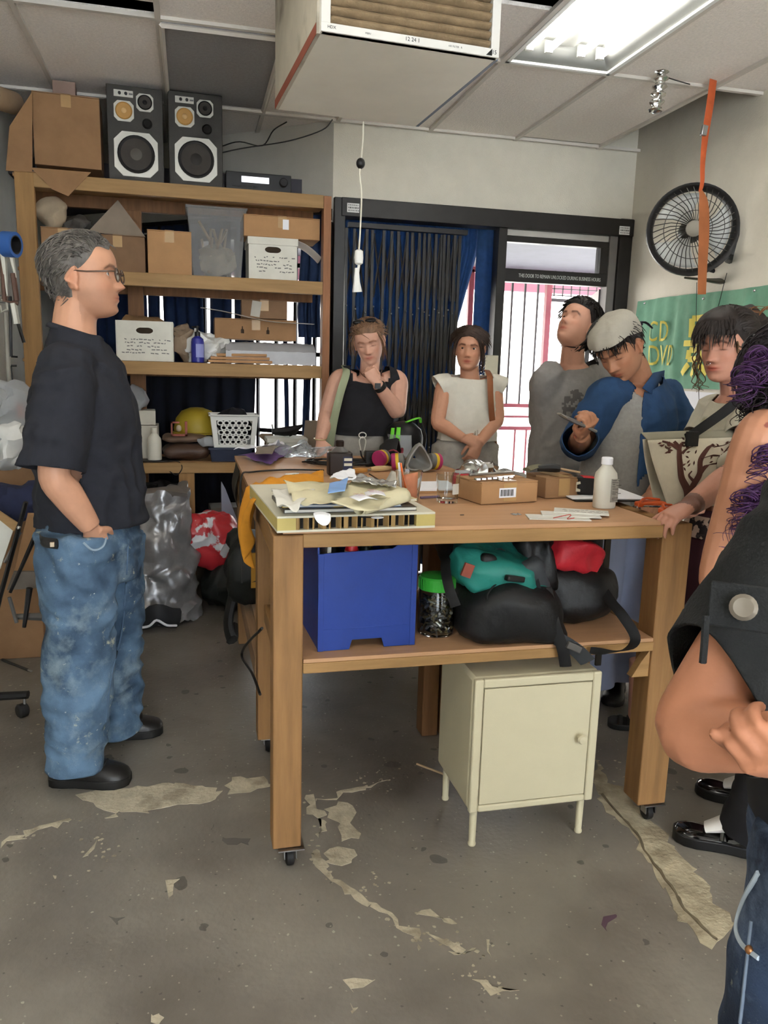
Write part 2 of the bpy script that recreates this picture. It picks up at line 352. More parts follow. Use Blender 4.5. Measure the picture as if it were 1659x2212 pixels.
# bent white frame around the sagging grey tile
mb = MB(); x0, x1, y0, y1 = -.10, .435, 3.93, 5.0
for a, b in (((x0, y0), (x0, y1)), ((x1, y0), (x1, y1)), ((x0, y0), (x1, y0)), ((x0, y1), (x1, y1))): mb.tube([(*a, ZC-.02), (*b, ZC-.02)], .012, 4)
mb.out('tile_frame', M_grid, ceiling)
# black storefront frame: header, posts, door
Yf = YB
def FX(px, py, Y=Yf): return fy(px, py, Y).x
door = thing('door_1', 'black metal storefront frame with open doorway and transom in back wall', 'door', (2.0, Yf, 0)); door['kind'] = 'structure'
def dpart(mb, name, m=M_black, bevel=.003, **k): return mb.out(name, m, door, world=True, bevel=bevel, **k)
zt = 2.475; zb = 2.365; X0, X1 = .93, 2.985
mb = MB(); mb.bx((X0, Yf-.05, zb), (X1-.03, Yf+.08, zt)); dpart(mb, 'header')
mb = MB(); mb.bx((.885, Yf-.04, 0), (.955, Yf+.08, zt)); dpart(mb, 'frame_post')
mb = MB(); mb.bx((2.86, Yf-.04, 0), (2.955, Yf+.08, zt+.005)); dpart(mb, 'frame_post')
mb = MB(); mb.bx((1.985, Yf-.03, 0), (2.045, Yf+.07, zb)); dpart(mb, 'door_jamb')
mb = MB(); mb.bx((2.80, Yf-.02, 0), (2.858, Yf+.07, zb)); dpart(mb, 'door_jamb', mat('grey_jamb', '#6a6662', .5))
mb = MB(); mb.bx((2.045, Yf, 2.325), (2.80, Yf+.05, zb)); dpart(mb, 'soffit_strip', mat('pale_strip', '#b7b2aa', .6))
mb = MB(); mb.bx((2.045, Yf-.01, 2.285), (2.80, Yf+.06, 2.325)); dpart(mb, 'transom_bar')
mb = MB(); mb.bx((2.045, Yf-.01, 2.03), (2.80, Yf+.06, 2.115)); dpart(mb, 'transom_bar')
mb = MB(); mb.bx((2.74, Yf-.01, 2.115), (2.80, Yf+.06, 2.285)); dpart(mb, 'transom_bar')
M_glass = mat('window_glass', '#e8eef0', .03, var=0, trans=1., ior=1.05, spec=.3)
mb = MB(); mb.bx((2.05, Yf+.02, 2.115), (2.74, Yf+.026, 2.285)); dpart(mb, 'transom_glass', M_glass, 0)
# the door leaf, swung outwards at the right
lf = thing('door_leaf', 'black framed glass door leaf swung open outwards at the right jamb', 'door', (2.79, Yf+.07, 0), math.radians(-112))
mb = MB(); mb.bx((-.06, 0, .02), (0, .04, 2.02)); mb.bx((-.72, 0, .02), (-.66, .04, 2.02)); mb.bx((-.66, 0, .02), (-.06, .04, .2)); mb.bx((-.66, 0, 1.94), (-.06, .04, 2.02)); mb.out('leaf_frame', M_black, lf, bevel=.002)
mb = MB(); mb.bx((-.66, .017, .2), (-.06, .023, 1.94)); mb.out('pane', M_glass, lf)
M_let = mat('white_lettering', '#c9c9c4', .6)
text('lettering', 'THIS DOOR TO REMAIN UNLOCKED DURING BUSINESS HOURS', .034, basis((2.45, Yf-.011, 2.072), (1, 0, 0), (0, 0, 1)), M_let, door, .0006, cond=.62, world=True)
M_sign = mat('sign_paper', '#d9d8d4', .6); M_ink = mat('black_ink', '#222222', .7); M_inkg = mat('grey_ink', '#6c6a68', .7)
for nm, px, lab in (('l', (763, 449), 'small white printed label at the left end of the black header'), ('r', (1349, 498), 'small white printed label at the right end of the black header')):
    p = fy(*px, Yf-.054); t = thing('wall_label', lab, 'label', p)
    mb = MB(); mb.box((0, 0, 0), (.078, .003, .055)); mb.out('card', M_sign, t, bevel=.001)
    mb = MB(); r_ = random.Random(3)
    for k in range(3):
        x = -.032
        while x < .03:
            wd = r_.uniform(.004, .012); mb.box((x+wd/2, -.002, .016-.016*k), (wd, .001, .009 if k == 1 else .005)); x += wd+.004
    mb.out('print', M_inkg, t)
# curtain over the left half and triangular gap
M_cur = mat('blue_curtain', '#33537f', .85, var=.18, vs=20, bump=.1, bs=200, transl=.42)
def curtain(name, label, fn, nu=90, nv=14, group='blue curtains'):
    mb = MB(); mb.grid(fn, nu, nv); o = mb.out(name, M_cur, None, ang=80, solid=.002); return tag(o, label, 'curtain', group)
def cl(u, v):
    x = .95+u*.82; z = .06+v*2.37; a = .022*math.sin(u*62+1.2*math.sin(v*2))+.01*math.sin(u*143); return Vector((x, Yf+.16+a*(1.1-.3*v), z))
curtain('curtain', 'dark blue curtain hanging behind the black scissor gate', cl)
zz = fy(1060, 540, Yf+.17).z
def cm(u, v):          # right part, pulled back so that a long triangle stays open
    z = .06+v*2.37; k = max(0., min(1., (zz-z)/.95)); xl = 1.74-.10*k
    xe_ = 1.935-.24*k
    x = xl+u*(xe_-xl)-.05*k*(1-u); return Vector((x, Yf+.215+.012*math.sin(u*24+v*3), z))
curtain('curtain', 'blue curtain gathered back beside the triangular gap of daylight', cm, 40, 30)
def cr(u, v): return Vector((1.905+u*.155, Yf+.17+.008*math.sin(u*12), .06+v*2.37))
curtain('curtain', 'narrow strip of blue curtain against the left door jamb', cr, 14, 10)
# scissor gate
g = thing('scissor_gate', 'black folding metal scissor gate pushed aside in front of the blue curtain', 'gate', (1.35, Yf+.08, 0))
xs = [.985, 1.045, 1.11, 1.165, 1.225, 1.285, 1.335, 1.385, 1.43, 1.47, 1.51, 1.545, 1.58, 1.612, 1.645, 1.675, 1.705, 1.735]
rb = MB(); rb.box((0, 0, 1.17), (.018, .014, 2.28)); rbm = rb.mesh('gate_bar', M_black)
for i, x in enumerate(xs):
    o = bpy.data.objects.new('gate_bar', rbm); COL.objects.link(o); o.parent = g; o.location = (x-1.35, .012*(i % 2)-.03, 0); o.rotation_euler = (0, math.radians(random.uniform(-.35, .35)), 0)
mb = MB(); rv = MB()
for i in range(len(xs)-1):
    for k in range(5):
        z0 = .25+k*.46; d = .20
        for sgn in (-1, 1):
            a = Vector((xs[i]-1.35, -.015+.008*sgn, z0+sgn*d)); b = Vector((xs[i+1]-1.35, -.015+.008*sgn, z0-sgn*d)); mb.tube([a, b], [(.0065, .003)]*2, 4)
        if k in (1, 3): rv.ell((xs[i]-1.35, -.045, z0+.2-.02*(i % 3)), .006, n=8, m=5)
mb.out('lattice_strip', M_black, g, kind='stuff'); rv.out('rivet', mat('steel', '#a9a9a9', .35, 1), g, kind='stuff')
mb = MB(); mb.box((.04, -.03, 2.33), (.80, .04, .03)); mb.out('track', M_black, g); mb = MB(); mb.box((.04, -.03, .011), (.80, .04, .02)); mb.out('track', M_black, g)
# spiral pad on the door jamb
t = thing('spiral_notebook', 'cream spiral bound notepad hanging on the left door jamb', 'notebook', fy(1055, 800, Yf-.06))
mb = MB(); mb.box((.02, 0, 0), (.09, .012, .20)); mb.out('cover', mat('cream_card', '#d8d2be', .7), t, bevel=.002)
mb = MB(); mb.tube([(-.04+.014*math.cos(a*.9), .014*math.sin(a*.9)-.005, .10-a*.2/70) for a in range(71)], .0025, 5); mb.out('wire_spiral', mat('shiny_wire', '#dfe3e3', .2, 1), t)
# security gate outside
M_red = mat('red_gate_paint', '#7d3039', .5, var=.15); M_bar = mat('dark_bar', '#2b2122', .5)
YG2 = 6.05
sg = thing('security_gate', 'tall red framed security gate with thin vertical bars outside the doorway', 'gate', (2.5, YG2, 0))
def gx(px, py): return fy(px, py, YG2)
a = gx(1187, 592); xm = a.x
def gbar(name, A, B, r, m): 
    q = MB(); q.box((A+B)/2, (max(abs(A.x-B.x), r), r, max(abs(A.z-B.z), r))); return q.out(name, m, sg, world=True)
zt2 = a.z
gbar('stile', Vector((xm, YG2, .02)), Vector((xm, YG2, zt2)), .045, M_red); gbar('stile', Vector((xm-.66, YG2, .02)), Vector((xm-.66, YG2, zt2)), .04, M_red)
gbar('stile', Vector((xm+.78, YG2, .02)), Vector((xm+.78, YG2, zt2)), .045, M_red)
gbar('rail', Vector((xm-.66, YG2, zt2)), Vector((xm+.02, YG2, zt2)), .04, M_red)
zs = [gx(1120, y).z for y in (876, 900, 925)]
for z in zs: gbar('rail', Vector((xm-.66, YG2, z)), Vector((xm, YG2, z)), .03 if z != zs[1] else .018, M_red)
gbar('rail', Vector((xm-.66, YG2, .08)), Vector((xm, YG2, .08)), .035, M_red)
for x in (-.55, -.43, -.31, -.2, -.09): gbar('bar', Vector((xm+x, YG2, zs[0])), Vector((xm+x, YG2, zt2)), .014, M_bar)
for x in (-.45, -.22, -.12): gbar('bar', Vector((xm+x, YG2, .08)), Vector((xm+x, YG2, zs[2])), .016 if x < -.4 else .014, M_red)
for k, px in enumerate((598, 612, 626, 640)): z = gx(1250, px).z; gbar('mesh_bar', Vector((xm, YG2+.02, z)), Vector((xm+.78, YG2+.02, z)), .008, M_bar)
for k in range(10): gbar('mesh_bar', Vector((xm+.075*k+.06, YG2+.02, gx(1250, 642).z)), Vector((xm+.075*k+.06, YG2+.02, zt2+.03)), .008, M_bar)
z = gx(1250, 651).z; gbar('rail', Vector((xm, YG2, z)), Vector((xm+.78, YG2, z)), .025, M_bar)
for x in (.16, .34, .52, .68): gbar('bar', Vector((xm+x, YG2, .05)), Vector((xm+x, YG2, z)), .014, M_bar)
# outdoors: pavement, awning soffit, opposite building
mb = MB(); mb.bx((-6, YB+.15, -.08), (14, 16, -.01)); tag(struct(mb, 'pavement', mat('pavement_concrete', '#d9d6cf', .8, var=.05)), 'pale sunlit pavement outside the shop front')
mb = MB(); mb.bx((-3.5, YB+.15, 2.5), (10, 8.2, 2.6)); struct(mb, 'trim_1', mat('awning_soffit', '#45434a', .8))
mb = MB(); mb.bx((-3.5, 8.1, 2.27), (10, 8.2, 2.6)); struct(mb, 'trim_2', mat('pink_fascia', '#8f5a66', .7))
mb = MB(); mb.bx((-8, 15.5, 0), (16, 15.9, 3.6)); mb.out('far_building', mat('far_stucco', '#e8e4dc', .8)); tag(bpy.data.objects['far_building'], 'long pale building across the street beyond the door', 'building')
# window behind the shelves, bars and curtains on the slanted wall
win = thing('window_1', 'tall storefront window behind the shelves on the slanted wall', 'window', P0+U*1.0); win['kind'] = 'structure'
mb = MB(); wq(mb, 0, .06, .50, 2.33, -.01, .07)
for s0 in (.72, 1.5, 2.25): wq(mb, s0, s0+.05, .50, 2.33, 0, .07)
wq(mb, 0, LW-.25, 2.26, 2.33, 0, .07); wq(mb, 0, LW-.25, .50, .55, 0, .07); mb.out('window_frame', M_black, win, world=True)
mb = MB(); wq(mb, .05, LW-.25, .55, 2.26, .04, .046); mb.out('pane', M_glass, win, world=True)
mb = MB()
for k in range(14): s0 = .12+k*.16; wq(mb, s0, s0+.022, .1, 2.4, .26, .28)
for z in (.4, .95, 1.5, 2.1): wq(mb, 0, LW-.2, z, z+.03, .285, .30)
tag(mb.out('window_bars', M_bar), 'dark iron security bars outside the window behind the shelves', 'bars')
NWp = P0+NW*.05
def wpx(px, py): q = fp(px, py, NWp, NW); return (q-P0).dot(U), q.z
M_cur2 = mat('navy_curtain', '#27395c', .85, var=.18, vs=20, bump=.1, bs=200, transl=.22); M_cur3 = mat('dark_blocking_sheet', '#181d2b', .9, var=.2, vs=20)
def cs(s0, s1, z0, z1, label, wv=60, d0=.03):
    def fn(u, v):
        s = s0+u*(s1-s0)+.012*math.sin(v*5+s0*9); z = z0+v*(z1-z0); d = d0+.012*math.sin(u*(s1-s0)*wv+s0*7); q = P0+U*s+NW*d; return Vector((q.x, q.y, z))
    mb = MB(); mb.grid(fn, max(8, int((s1-s0)*110)), 14); o = mb.out('curtain', M_cur3 if 'lower' in label else M_cur2, None, ang=80, solid=.002); tag(o, label, 'curtain', 'blue curtains')
ztc = wpx(350, 487)[1]
sl = lambda x, y=860: wpx(x, y)[0]
cs(sl(546), sl(508), .25, ztc, 'blue curtain panel behind the white laundry basket')
cs(sl(494), sl(440, 680)-.02, .25, ztc, 'blue curtain panel behind the flat cardboard on the middle shelf')
cs(sl(437, 680), sl(347, 680), .25, ztc, 'blue curtain panel behind the white plastic bag on the middle shelf')
cs(sl(337, 680), sl(316, 680), .25, ztc, 'narrow blue curtain panel above the white file box')
cs(sl(309, 680), 2.45, .25, ztc, 'blue curtain panel furthest left behind the standing man')
cs(sl(552), 2.45, .25, 1.40, 'dark sheet added across the lower window behind the bench, blocking light', 40, .062)  # added sheet darkens the lower window and shuts out slits of light
cs(sl(667), sl(650), .25, ztc, 'narrow blue curtain strip near the right shelf post', 90)
cs(sl(620), sl(608), .25, 1.9, 'very narrow blue curtain strip behind the white tray box', 90)
cs(sl(690), sl(640), 1.62, ztc, 'short blue curtain behind the upper right boxes', 90)
mb = MB(); wq(mb, 0, 2.45, ztc+.003, ztc+.03, -.035, -.012); tag(mb.out('curtain_rod', M_black), 'dark curtain rail across the top of the shelf window', 'rail')
mb = MB(); wq(mb, 0, LW, ztc+.035, 2.34, -.008, -.004); tag(struct(mb, 'trim_3', mat('dark_board', '#2e2925', .8)), 'dark board above the curtain rail')
# shrub outside the shelf window
mb = MB(); rr = random.Random(11)
for k in range(260):
    q = P0+U*rr.uniform(-.1, .35)-NW*rr.uniform(.45, .8); c = Vector((q.x, q.y, rr.uniform(.5, 2.2))); d = Vector((rr.gauss(0, 1), rr.gauss(0, 1), rr.gauss(0, .6))).normalized(); x, y, _ = frame(d)
    mb.add([c, c+x*.02+d*.03, c+d*.08, c-x*.02+d*.03], [(0, 1, 2, 3)])
mb.out('leaves', mat('leaf_green', '#4f7a3a', .5, transl=.3), tag(thing('shrub', 'green leafy shrub outside the window at the right end of the shelves', 'shrub', P0+U*.1-NW*.6), None), ang=0, world=True, kind='stuff')
q = P0+U*.1-NW*.6; mb = MB(); mb.tube([(q.x, q.y, -.01), (q.x+.03, q.y, .8), (q.x-.02, q.y, 2.1)], [.018, .012, .005], 6); mb.out('stem', mat('bark', '#5a4a3a', .8), bpy.data.objects['shrub'], world=True)
# ceiling lights: recessed troffers with four tubes
M_pan = mat('white_enamel', '#eef0ec', .35, var=.02); M_tube = mat('tube_glow', '#fffaf1', .4, var=0, emit=TUBE_POWER)
def troffer(x0, x1, y0, y1, label):
    t = thing('ceiling_light', label, 'light', ((x0+x1)/2, (y0+y1)/2, ZC)); w_, l_ = (x1-x0)/2-.012, (y1-y0)/2-.012
    mb = MB()
    for sx in (-1, 1): mb.bx((sx*w_, -l_, -.012), (sx*(w_-.022), l_, .0)); mb.bx((-w_, sx*l_, -.012), (w_, sx*(l_-.022), .0))
    mb.out('trim_frame', M_pan, t, bevel=.002)
    mb = MB(); a, b, h = w_-.02, l_-.02, .10; c = w_-.07
    V = [(-a, -b, 0), (a, -b, 0), (a, b, 0), (-a, b, 0), (-c, -b+.02, h), (c, -b+.02, h), (c, b-.02, h), (-c, b-.02, h)]
    mb.add(V, [(0, 1, 5, 4), (1, 2, 6, 5), (2, 3, 7, 6), (3, 0, 4, 7), (4, 5, 6, 7)]); mb.box((0, 0, .085), (.09, 2*b-.1, .03)); mb.out('reflector', mat('reflector_enamel', '#a9aba8', .35, var=.02), t, solid=.002)
    q = MB(); q.lathe([(0, -b+.06), (.014, -b+.06), (.0158, -b+.075), (.0158, b-.075), (.014, b-.06), (0, b-.06)], 14, d=(0, 1, 0)); me = q.mesh('tube', M_tube)
    e = MB(); e.box((0, 0, 0), (.035, .02, .05)); em = e.mesh('socket', M_pan)
    for sx in (-.185, -.085, .085, .185):
        o = bpy.data.objects.new('tube', me); COL.objects.link(o); o.parent = t; o.location = (sx, 0, .045)
        for k in (-1, 1): o2 = bpy.data.objects.new('socket', em); COL.objects.link(o2); o2.parent = t; o2.location = (sx, k*(b-.05), .055)
    return t
troffer(1.49, 2.07, 2.72, 3.91, 'recessed fluorescent ceiling light with four glowing tubes near the right wall')
troffer(1.49, 2.07, -.86, .34, 'unseen fluorescent ceiling light added behind the camera on the right')  # this and the next two: unseen lamps added to light the room
troffer(-.71, -.115, -.86, .34, 'unseen fluorescent ceiling light added behind the camera on the left')
troffer(-.71, -.115, 1.53, 2.72, 'unseen fluorescent ceiling light added above the standing man')
# ================================================================= FURNITURE AND FIXTURES
W_pine = wood('pine', '#9b7a50', .18, axis='x'); W_pinez = wood('pine_upright', '#947146', .2, axis='z'); W_piney = wood('pine_side', '#a87d4e', .2, axis='y')
W_table = wood('table_lumber', '#9d794d', .2, axis='x'); W_tablez = wood('table_post', '#8d6841', .22, axis='z'); W_tabley = wood('table_side', '#8c683e', .22, axis='y')
W_ply = wood('plywood_top', '#b88e69', .07, rough=.5, axis='x'); W_shelf = wood('shelf_board', '#b08960', .16, axis='x'); W_dark = wood('dark_lumber', '#7a5637', .22, axis='z')
M_card = mat('cardboard', '#a9815a', .85, var=.08, vs=9); M_card2 = mat('old_cardboard', '#93704f', .88, var=.12, vs=7); M_card3 = mat('dark_cardboard', '#7d6149', .9, var=.12)
M_blk = mat('black_plastic', '#1d1c1c', .45, var=.2); M_rub = mat('black_rubber', '#191818', .6, var=.2); M_steel = mat('steel', '#a9a9a9', .35, 1); M_chr = mat('chrome', '#c9c9c9', .15, 1, var=.03)
# --- wooden shelf unit against the slanted window
ys, yb = 4.75, 5.18; zs_ = [.862, 1.44, 1.925, 2.405]
su = thing('shelf_unit', 'tall rough pine shelf unit full of boxes along the back left wall', 'shelf', (0, ys, 0))
def sp(mb, n, m, **k): return mb.out(n, m, su, world=True, bevel=.002, **k)
for i, z in enumerate(zs_):
    mb = MB(); mb.bx((-.90, ys+.012, z-.018), (.80, yb, z)); sp(mb, 'shelf_board', W_shelf)
    mb = MB(); mb.bx((-.79 if i < 3 else -.86, ys-.027, z-(.072 if i else .06)-.001), (.758, ys+.012, z-.001)); sp(mb, 'front_rail', W_pine)
    mb = MB(); mb.bx((-.88, yb-.04, z-.09), (.76, yb-.002, z-.019)); sp(mb, 'back_rail', W_dark)
mb = MB(); mb.bx((-.885, ys-.03, 0), (-.79, ys+.01, 2.403)); sp(mb, 'post', W_pinez)
mb = MB(); mb.bx((.758, ys-.035, 0), (.802, ys+.055, 2.40)); sp(mb, 'post', wood('reddish_post', '#8f6244', .22))
mb = MB(); mb.bx((-.08, ys-.02, 0), (.01, ys+.02, .80)); sp(mb, 'post', W_pinez)
mb = MB(); mb.bx((-.36, yb-.09, 0), (-.27, yb-.042, 2.31)); sp(mb, 'post', W_dark)
mb = MB(); mb.bx((-.90, yb-.09, 0), (-.86, yb-.042, 2.31)); sp(mb, 'post', W_dark)
mb = MB(); mb.bx((.42, yb-.085, 0), (.47, yb-.042, .77)); sp(mb, 'post', W_dark)
# --- front work table
T1Z = 1.012
t1 = thing('work_table', 'tall pine work table on casters with a white cabinet underneath', 'table', (.85, 2.4, 0))
def tp(mb, n, m, bevel=.003, **k): return mb.out(n, m, t1, world=True, bevel=bevel, **k)
for (x0, x1, y0, y1) in ((.205, .287, 2.055, 2.135), (1.378, 1.478, 2.06, 2.15), (1.385, 1.475, 2.60, 2.69)):
    mb = MB(); mb.bx((x0, y0, .075), (x1, y1, .998 if x0 < 1 else 1.004)); leg = tp(mb, 'leg', W_tablez, .004)
    cx_, cy_ = (x0+x1)/2+.012, (y0+y1)/2-.012; lo = leg.parent.location
    q = MB(); q.box((cx_, cy_, .071), (.075, .075, .004)); q.box((cx_-.017, cy_, .05), (.003, .03, .04)); q.box((cx_+.017, cy_, .05), (.003, .03, .04)); q.out('caster_plate', M_steel, leg, world=True)
    q = MB(); q.lathe([(.001, -.013), (.02, -.013), (.027, -.009), (.028, 0), (.027, .009), (.02, .013), (.001, .013)], 18, (cx_, cy_+.008, .0285), (1, 0, 0)); q.out('caster_wheel', M_rub, leg, world=True)
mb = MB(); mb.bx((.285, 2.058, .962), (1.378, 2.098, 1.0)); tp(mb, 'front_rail', W_table)
mb = MB(); mb.bx((.287, 2.64, .92), (1.39, 2.68, .998)); tp(mb, 'back_rail', W_table)
for x in (.207, 1.432): mb = MB(); mb.bx((x, 2.136, .925), (x+.038, 2.66, .998)); tp(mb, 'side_rail', W_tabley)
mb = MB(); mb.bx((.232, 2.066, T1Z-.0125), (1.372, 2.685, T1Z)); tp(mb, 'tabletop', W_ply, .001)
SHZ = .645
mb = MB(); mb.bx((.288, 2.056, .603), (1.379, 2.094, SHZ-.012)); tp(mb, 'shelf_rail', W_table)
mb = MB(); mb.bx((.288, 2.62, .575), (1.39, 2.655, SHZ-.012)); tp(mb, 'shelf_rail', W_dark)
for x in (.23, 1.40): mb = MB(); mb.bx((x, 2.137, .575), (x+.035, 2.62, SHZ-.012)); tp(mb, 'shelf_rail', W_tabley)
mb = MB(); mb.bx((.289, 2.058, SHZ-.0115), (1.377, 2.655, SHZ)); tp(mb, 'lower_shelf', W_ply, .001)
mb = MB(); mb.tube([(1.395, 2.12, .575), (1.33, 2.10, .602)], .001); 
mb = MB(); mb.prism([(0, 0), (.06, 0), (.06, .09), (.03, .05)], (1.32, 2.10, .515), (1, 0, 0), (0, 0, 1), .03); tp(mb, 'corner_brace', W_table, .001)
# --- second work table behind
T2Z = .972
t2 = thing('work_table', 'lower plywood work table behind the front one, holding respirators and cables', 'table', (.75, 3.45, 0))
def t2p(mb, n, m, bevel=.003, **k): return mb.out(n, m, t2, world=True, bevel=bevel, **k)
mb = MB(); mb.prism([(.212, 2.70), (1.20, 2.70), (1.22, 3.2), (1.225, 3.6), (1.20, 3.95), (1.10, 4.1), (.95, 4.13), (.212, 4.13)], (0, 0, T2Z-.018), (1, 0, 0), (0, 1, 0), .018); t2p(mb, 'tabletop', W_ply, .001)
for (x0, y0, x1, y1) in ((.218, 2.745, .275, 2.83), (.87, 2.80, .935, 2.88), (.945, 2.81, .985, 2.88), (.218, 3.98, .30, 4.06), (1.08, 3.9, 1.16, 3.98)):
    mb = MB(); mb.bx((x0, y0, .07 if x0 < .3 and y0 < 3 else 0), (x1, y1, T2Z-.018)); leg = t2p(mb, 'leg', W_tablez if x0 < .5 else W_dark)
    if x0 < .3 and y0 < 3:
        q = MB(); q.lathe([(.001, -.012), (.025, -.012), (.032, 0), (.025, .012), (.001, .012)], 18, (.262, 2.79, .0325), (1, 0, 0)); q.out('caster_wheel', M_rub, leg, world=True)
        q = MB(); q.box((.262, 2.79, .066), (.06, .07, .006)); q.box((.245, 2.79, .05), (.003, .03, .03)); q.out('caster_plate', M_steel, leg, world=True)
mb = MB(); mb.bx((.276, 2.765, .86), (1.18, 2.80, T2Z-.019)); t2p(mb, 'front_rail', W_table)
mb = MB(); mb.bx((.217, 2.84, .88), (.252, 3.98, T2Z-.019)); t2p(mb, 'side_rail', wood('brown_side', '#84603f', .2, axis='y'))
mb = MB(); mb.bx((.24, 4.05, .88), (1.15, 4.08, T2Z-.019)); t2p(mb, 'back_rail', W_table)
mb = MB(); mb.bx((.215, 2.84, .275), (.25, 4.0, .36)); t2p(mb, 'shelf_rail', wood('grey_side', '#97785a', .2, axis='y'))
mb = MB(); mb.bx((.276, 2.77, .50), (.875, 2.798, .57)); t2p(mb, 'shelf_rail', W_dark)
mb = MB(); mb.bx((.251, 2.84, .342), (1.08, 4.0, .36)); t2p(mb, 'lower_shelf', W_ply, .001)
# --- cream metal cabinet
M_cream = mat('cream_enamel', '#c9c0a2', .42, var=.03, bump=.05, bs=300)
cb = thing('metal_cabinet', 'small cream metal cabinet with one door and four legs under the table', 'cabinet', (1.0, 2.21, 0))
def cp(mb, n, m=M_cream, bevel=.004, **k): return mb.out(n, m, cb, world=True, bevel=bevel, **k)
cx0, cx1, cy0, cy1, cz0, cz1 = .795, 1.205, 2.045, 2.37, .125, .552
mb = MB(); mb.bx((cx0, cy0+.018, cz0), (cx1, cy1, cz1)); cp(mb, 'body', bevel=.012)
mb = MB()
for a, b in (((cx0, cz0), (cx0+.028, cz1)), ((cx1-.028, cz0), (cx1, cz1)), ((cx0+.028, cz1-.028), (cx1-.028, cz1)), ((cx0+.028, cz0), (cx1-.028, cz0+.022))): mb.bx((a[0], cy0, a[1]), (b[0], cy0+.02, b[1]))
cp(mb, 'front_frame', bevel=.005)
mb = MB(); mb.bx((cx0+.0305, cy0+.0015, cz0+.0245), (cx1-.0305, cy0+.0178, cz1-.0305)); dr = cp(mb, 'door', bevel=.002)
mb = MB(); mb.lathe([(.006, 0), (.006, .010), (.013, .016), (.0155, .023), (.012, .029), (.001, .031)], 18, (cx1-.062, cy0+.002, .345), (0, -1, 0)); mb.out('knob', M_cream, dr, world=True)
for x, y in ((cx0+.025, cy0+.03), (cx1-.025, cy0+.03), (cx0+.025, cy1-.03), (cx1-.025, cy1-.03)):
    mb = MB(); mb.lathe([(.011, .0), (.0125, .003), (.0125, .008), (.0105, .012), (.012, cz0)], 16, (x, y, 0)); cp(mb, 'leg', bevel=0)
# --- home made air filter box under the ceiling
fbm = mat('filter_box_paint', '#e0dccf', .6, var=.05, vs=4); fb = thing('air_filter_box', 'white air filter box hanging under the ceiling with dirty pleated filter', 'air filter', (.42, 2.695, 2.483), math.radians(3.5))
bw, bd, bh = .605, .83, .42
mb = MB(); mb.bx((0, 0, 0), (bw, bd, .018)); mb.out('bottom_panel', fbm, fb, bevel=.002)
mb = MB(); mb.bx((-.012, .02, 0.0), (0, bd, bh)); mb.out('side_panel', mat('scuffed_side', '#b7b0a0', .7, col2='#6c6153', thr=(.5, .7)), fb)
mb = MB(); mb.bx((-.0135, .03, .0), (-.0125, bd, .035)); mb.out('edge_tape', mat('red_brown_tape', '#8a4b3a', .7), fb)
mb = MB(); mb.bx((bw, .02, 0), (bw+.012, bd, bh)); mb.out('side_panel', mat('blue_grey_side', '#6f7786', .6), fb)
mb = MB(); mb.bx((0, bd-.012, .018), (bw, bd, bh)); mb.out('back_panel', fbm, fb)
M_ff = mat('filter_card', '#d9d6cf', .7, var=.04); M_pl = mat('dirty_filter_pleat', '#8f7a5e', .95, var=.25, vs=14, bump=.4, bs=120)
mb = MB()
for a, b in (((-.004, .0), (bw+.004, .026)), ((-.004, .29), (bw+.004, .312)), ((-.004, .026), (.026, .29)), ((bw-.026, .026), (bw+.004, .29))): mb.bx((a[0], -.006, a[1]), (b[0], .022, b[1]))
ff = mb.out('filter_frame', M_ff, fb, bevel=.001)
for k in range(9):
    z0 = .03+k*.0285; pb = MB(); prof = [(0, .0), (.020, .006), (.024, .0125), (.019, .020), (0, .026)]
    V = []; n = 22
    for i in range(n):
        x = .028+(bw-.056)*i/(n-1); wv = .0025*nz((x, k, 0), 14)
        for (dy, dz) in prof: V.append((x, .018-dy+wv, z0+dz+wv))
    pb.add(V, [(i*5+j, i*5+j+1, i*5+j+6, i*5+j+5) for i in range(n-1) for j in range(4)]); pb.out('pleat', M_pl, fb, ang=60)
mb = MB(); mb.bx((.02, .02, .02), (bw-.02, .024, .30)); mb.out('filter_backing', mat('filter_dark', '#4d4030', .9), fb)
LB = fb
def ftext(s, x, z, size, m=M_ink): text('print', s, size, basis((x, -.0066, z), (1, 0, 0), (0, 0, 1)), m, fb, .0003)
ftext('HDX', .03, .014, .013); ftext('12 24 1', .30, .014, .017); ftext('MERV', .15, .012, .008, M_inkg); ftext('AIR FILTER   R', .45, .013, .008, M_inkg); ftext('15', bw-.014, .014, .018)
mb = MB(); mb.prism([(0, 0), (.022, 0), (.022, .022)], (bw-.044, -.0066, .003), (1, 0, 0), (0, 0, 1), .0004); mb.out('print', M_ink, fb)
# hanging white flex with a black ball and a white socket
hc = thing('extension_cord', 'white power cord hanging from the filter box with a white socket end', 'cord', fy(785, 264, 3.44))
L0 = hc.location
mb = MB(); mb.tube([fy(x, y, 3.44) for x, y in ((785, 263), (784, 300), (780, 345), (777, 375), (781, 420), (778, 500), (775, 545))], .0035, 6, smooth=5); mb.out('flex', mat('white_flex', '#d6d0bd', .5), hc, world=True)
mb = MB(); mb.ell(fy(779, 353, 3.44), (.019, .019, .022)); mb.out('ball', M_blk, hc, world=True)
p = fy(775, 556, 3.44); mb = MB(); mb.lathe([(.008, .032), (.018, .026), (.020, 0), (.018, -.024), (.010, -.03)], 14, p); mb.out('socket', M_white, hc, world=True)
p = fy(773, 590, 3.44); q = fy(770, 620, 3.44); mb = MB(); mb.tube([fy(775, 572, 3.44), p], .006, 6); mb.tube([p+Vector((-.006, -.005, .02)), q+Vector((.0, -.005, .02)), q+Vector((.004, 0, -.02))], [(.009, .009), (.014, .012), (.022, .016)], 10); mb.out('plug', M_white, hc, world=True)
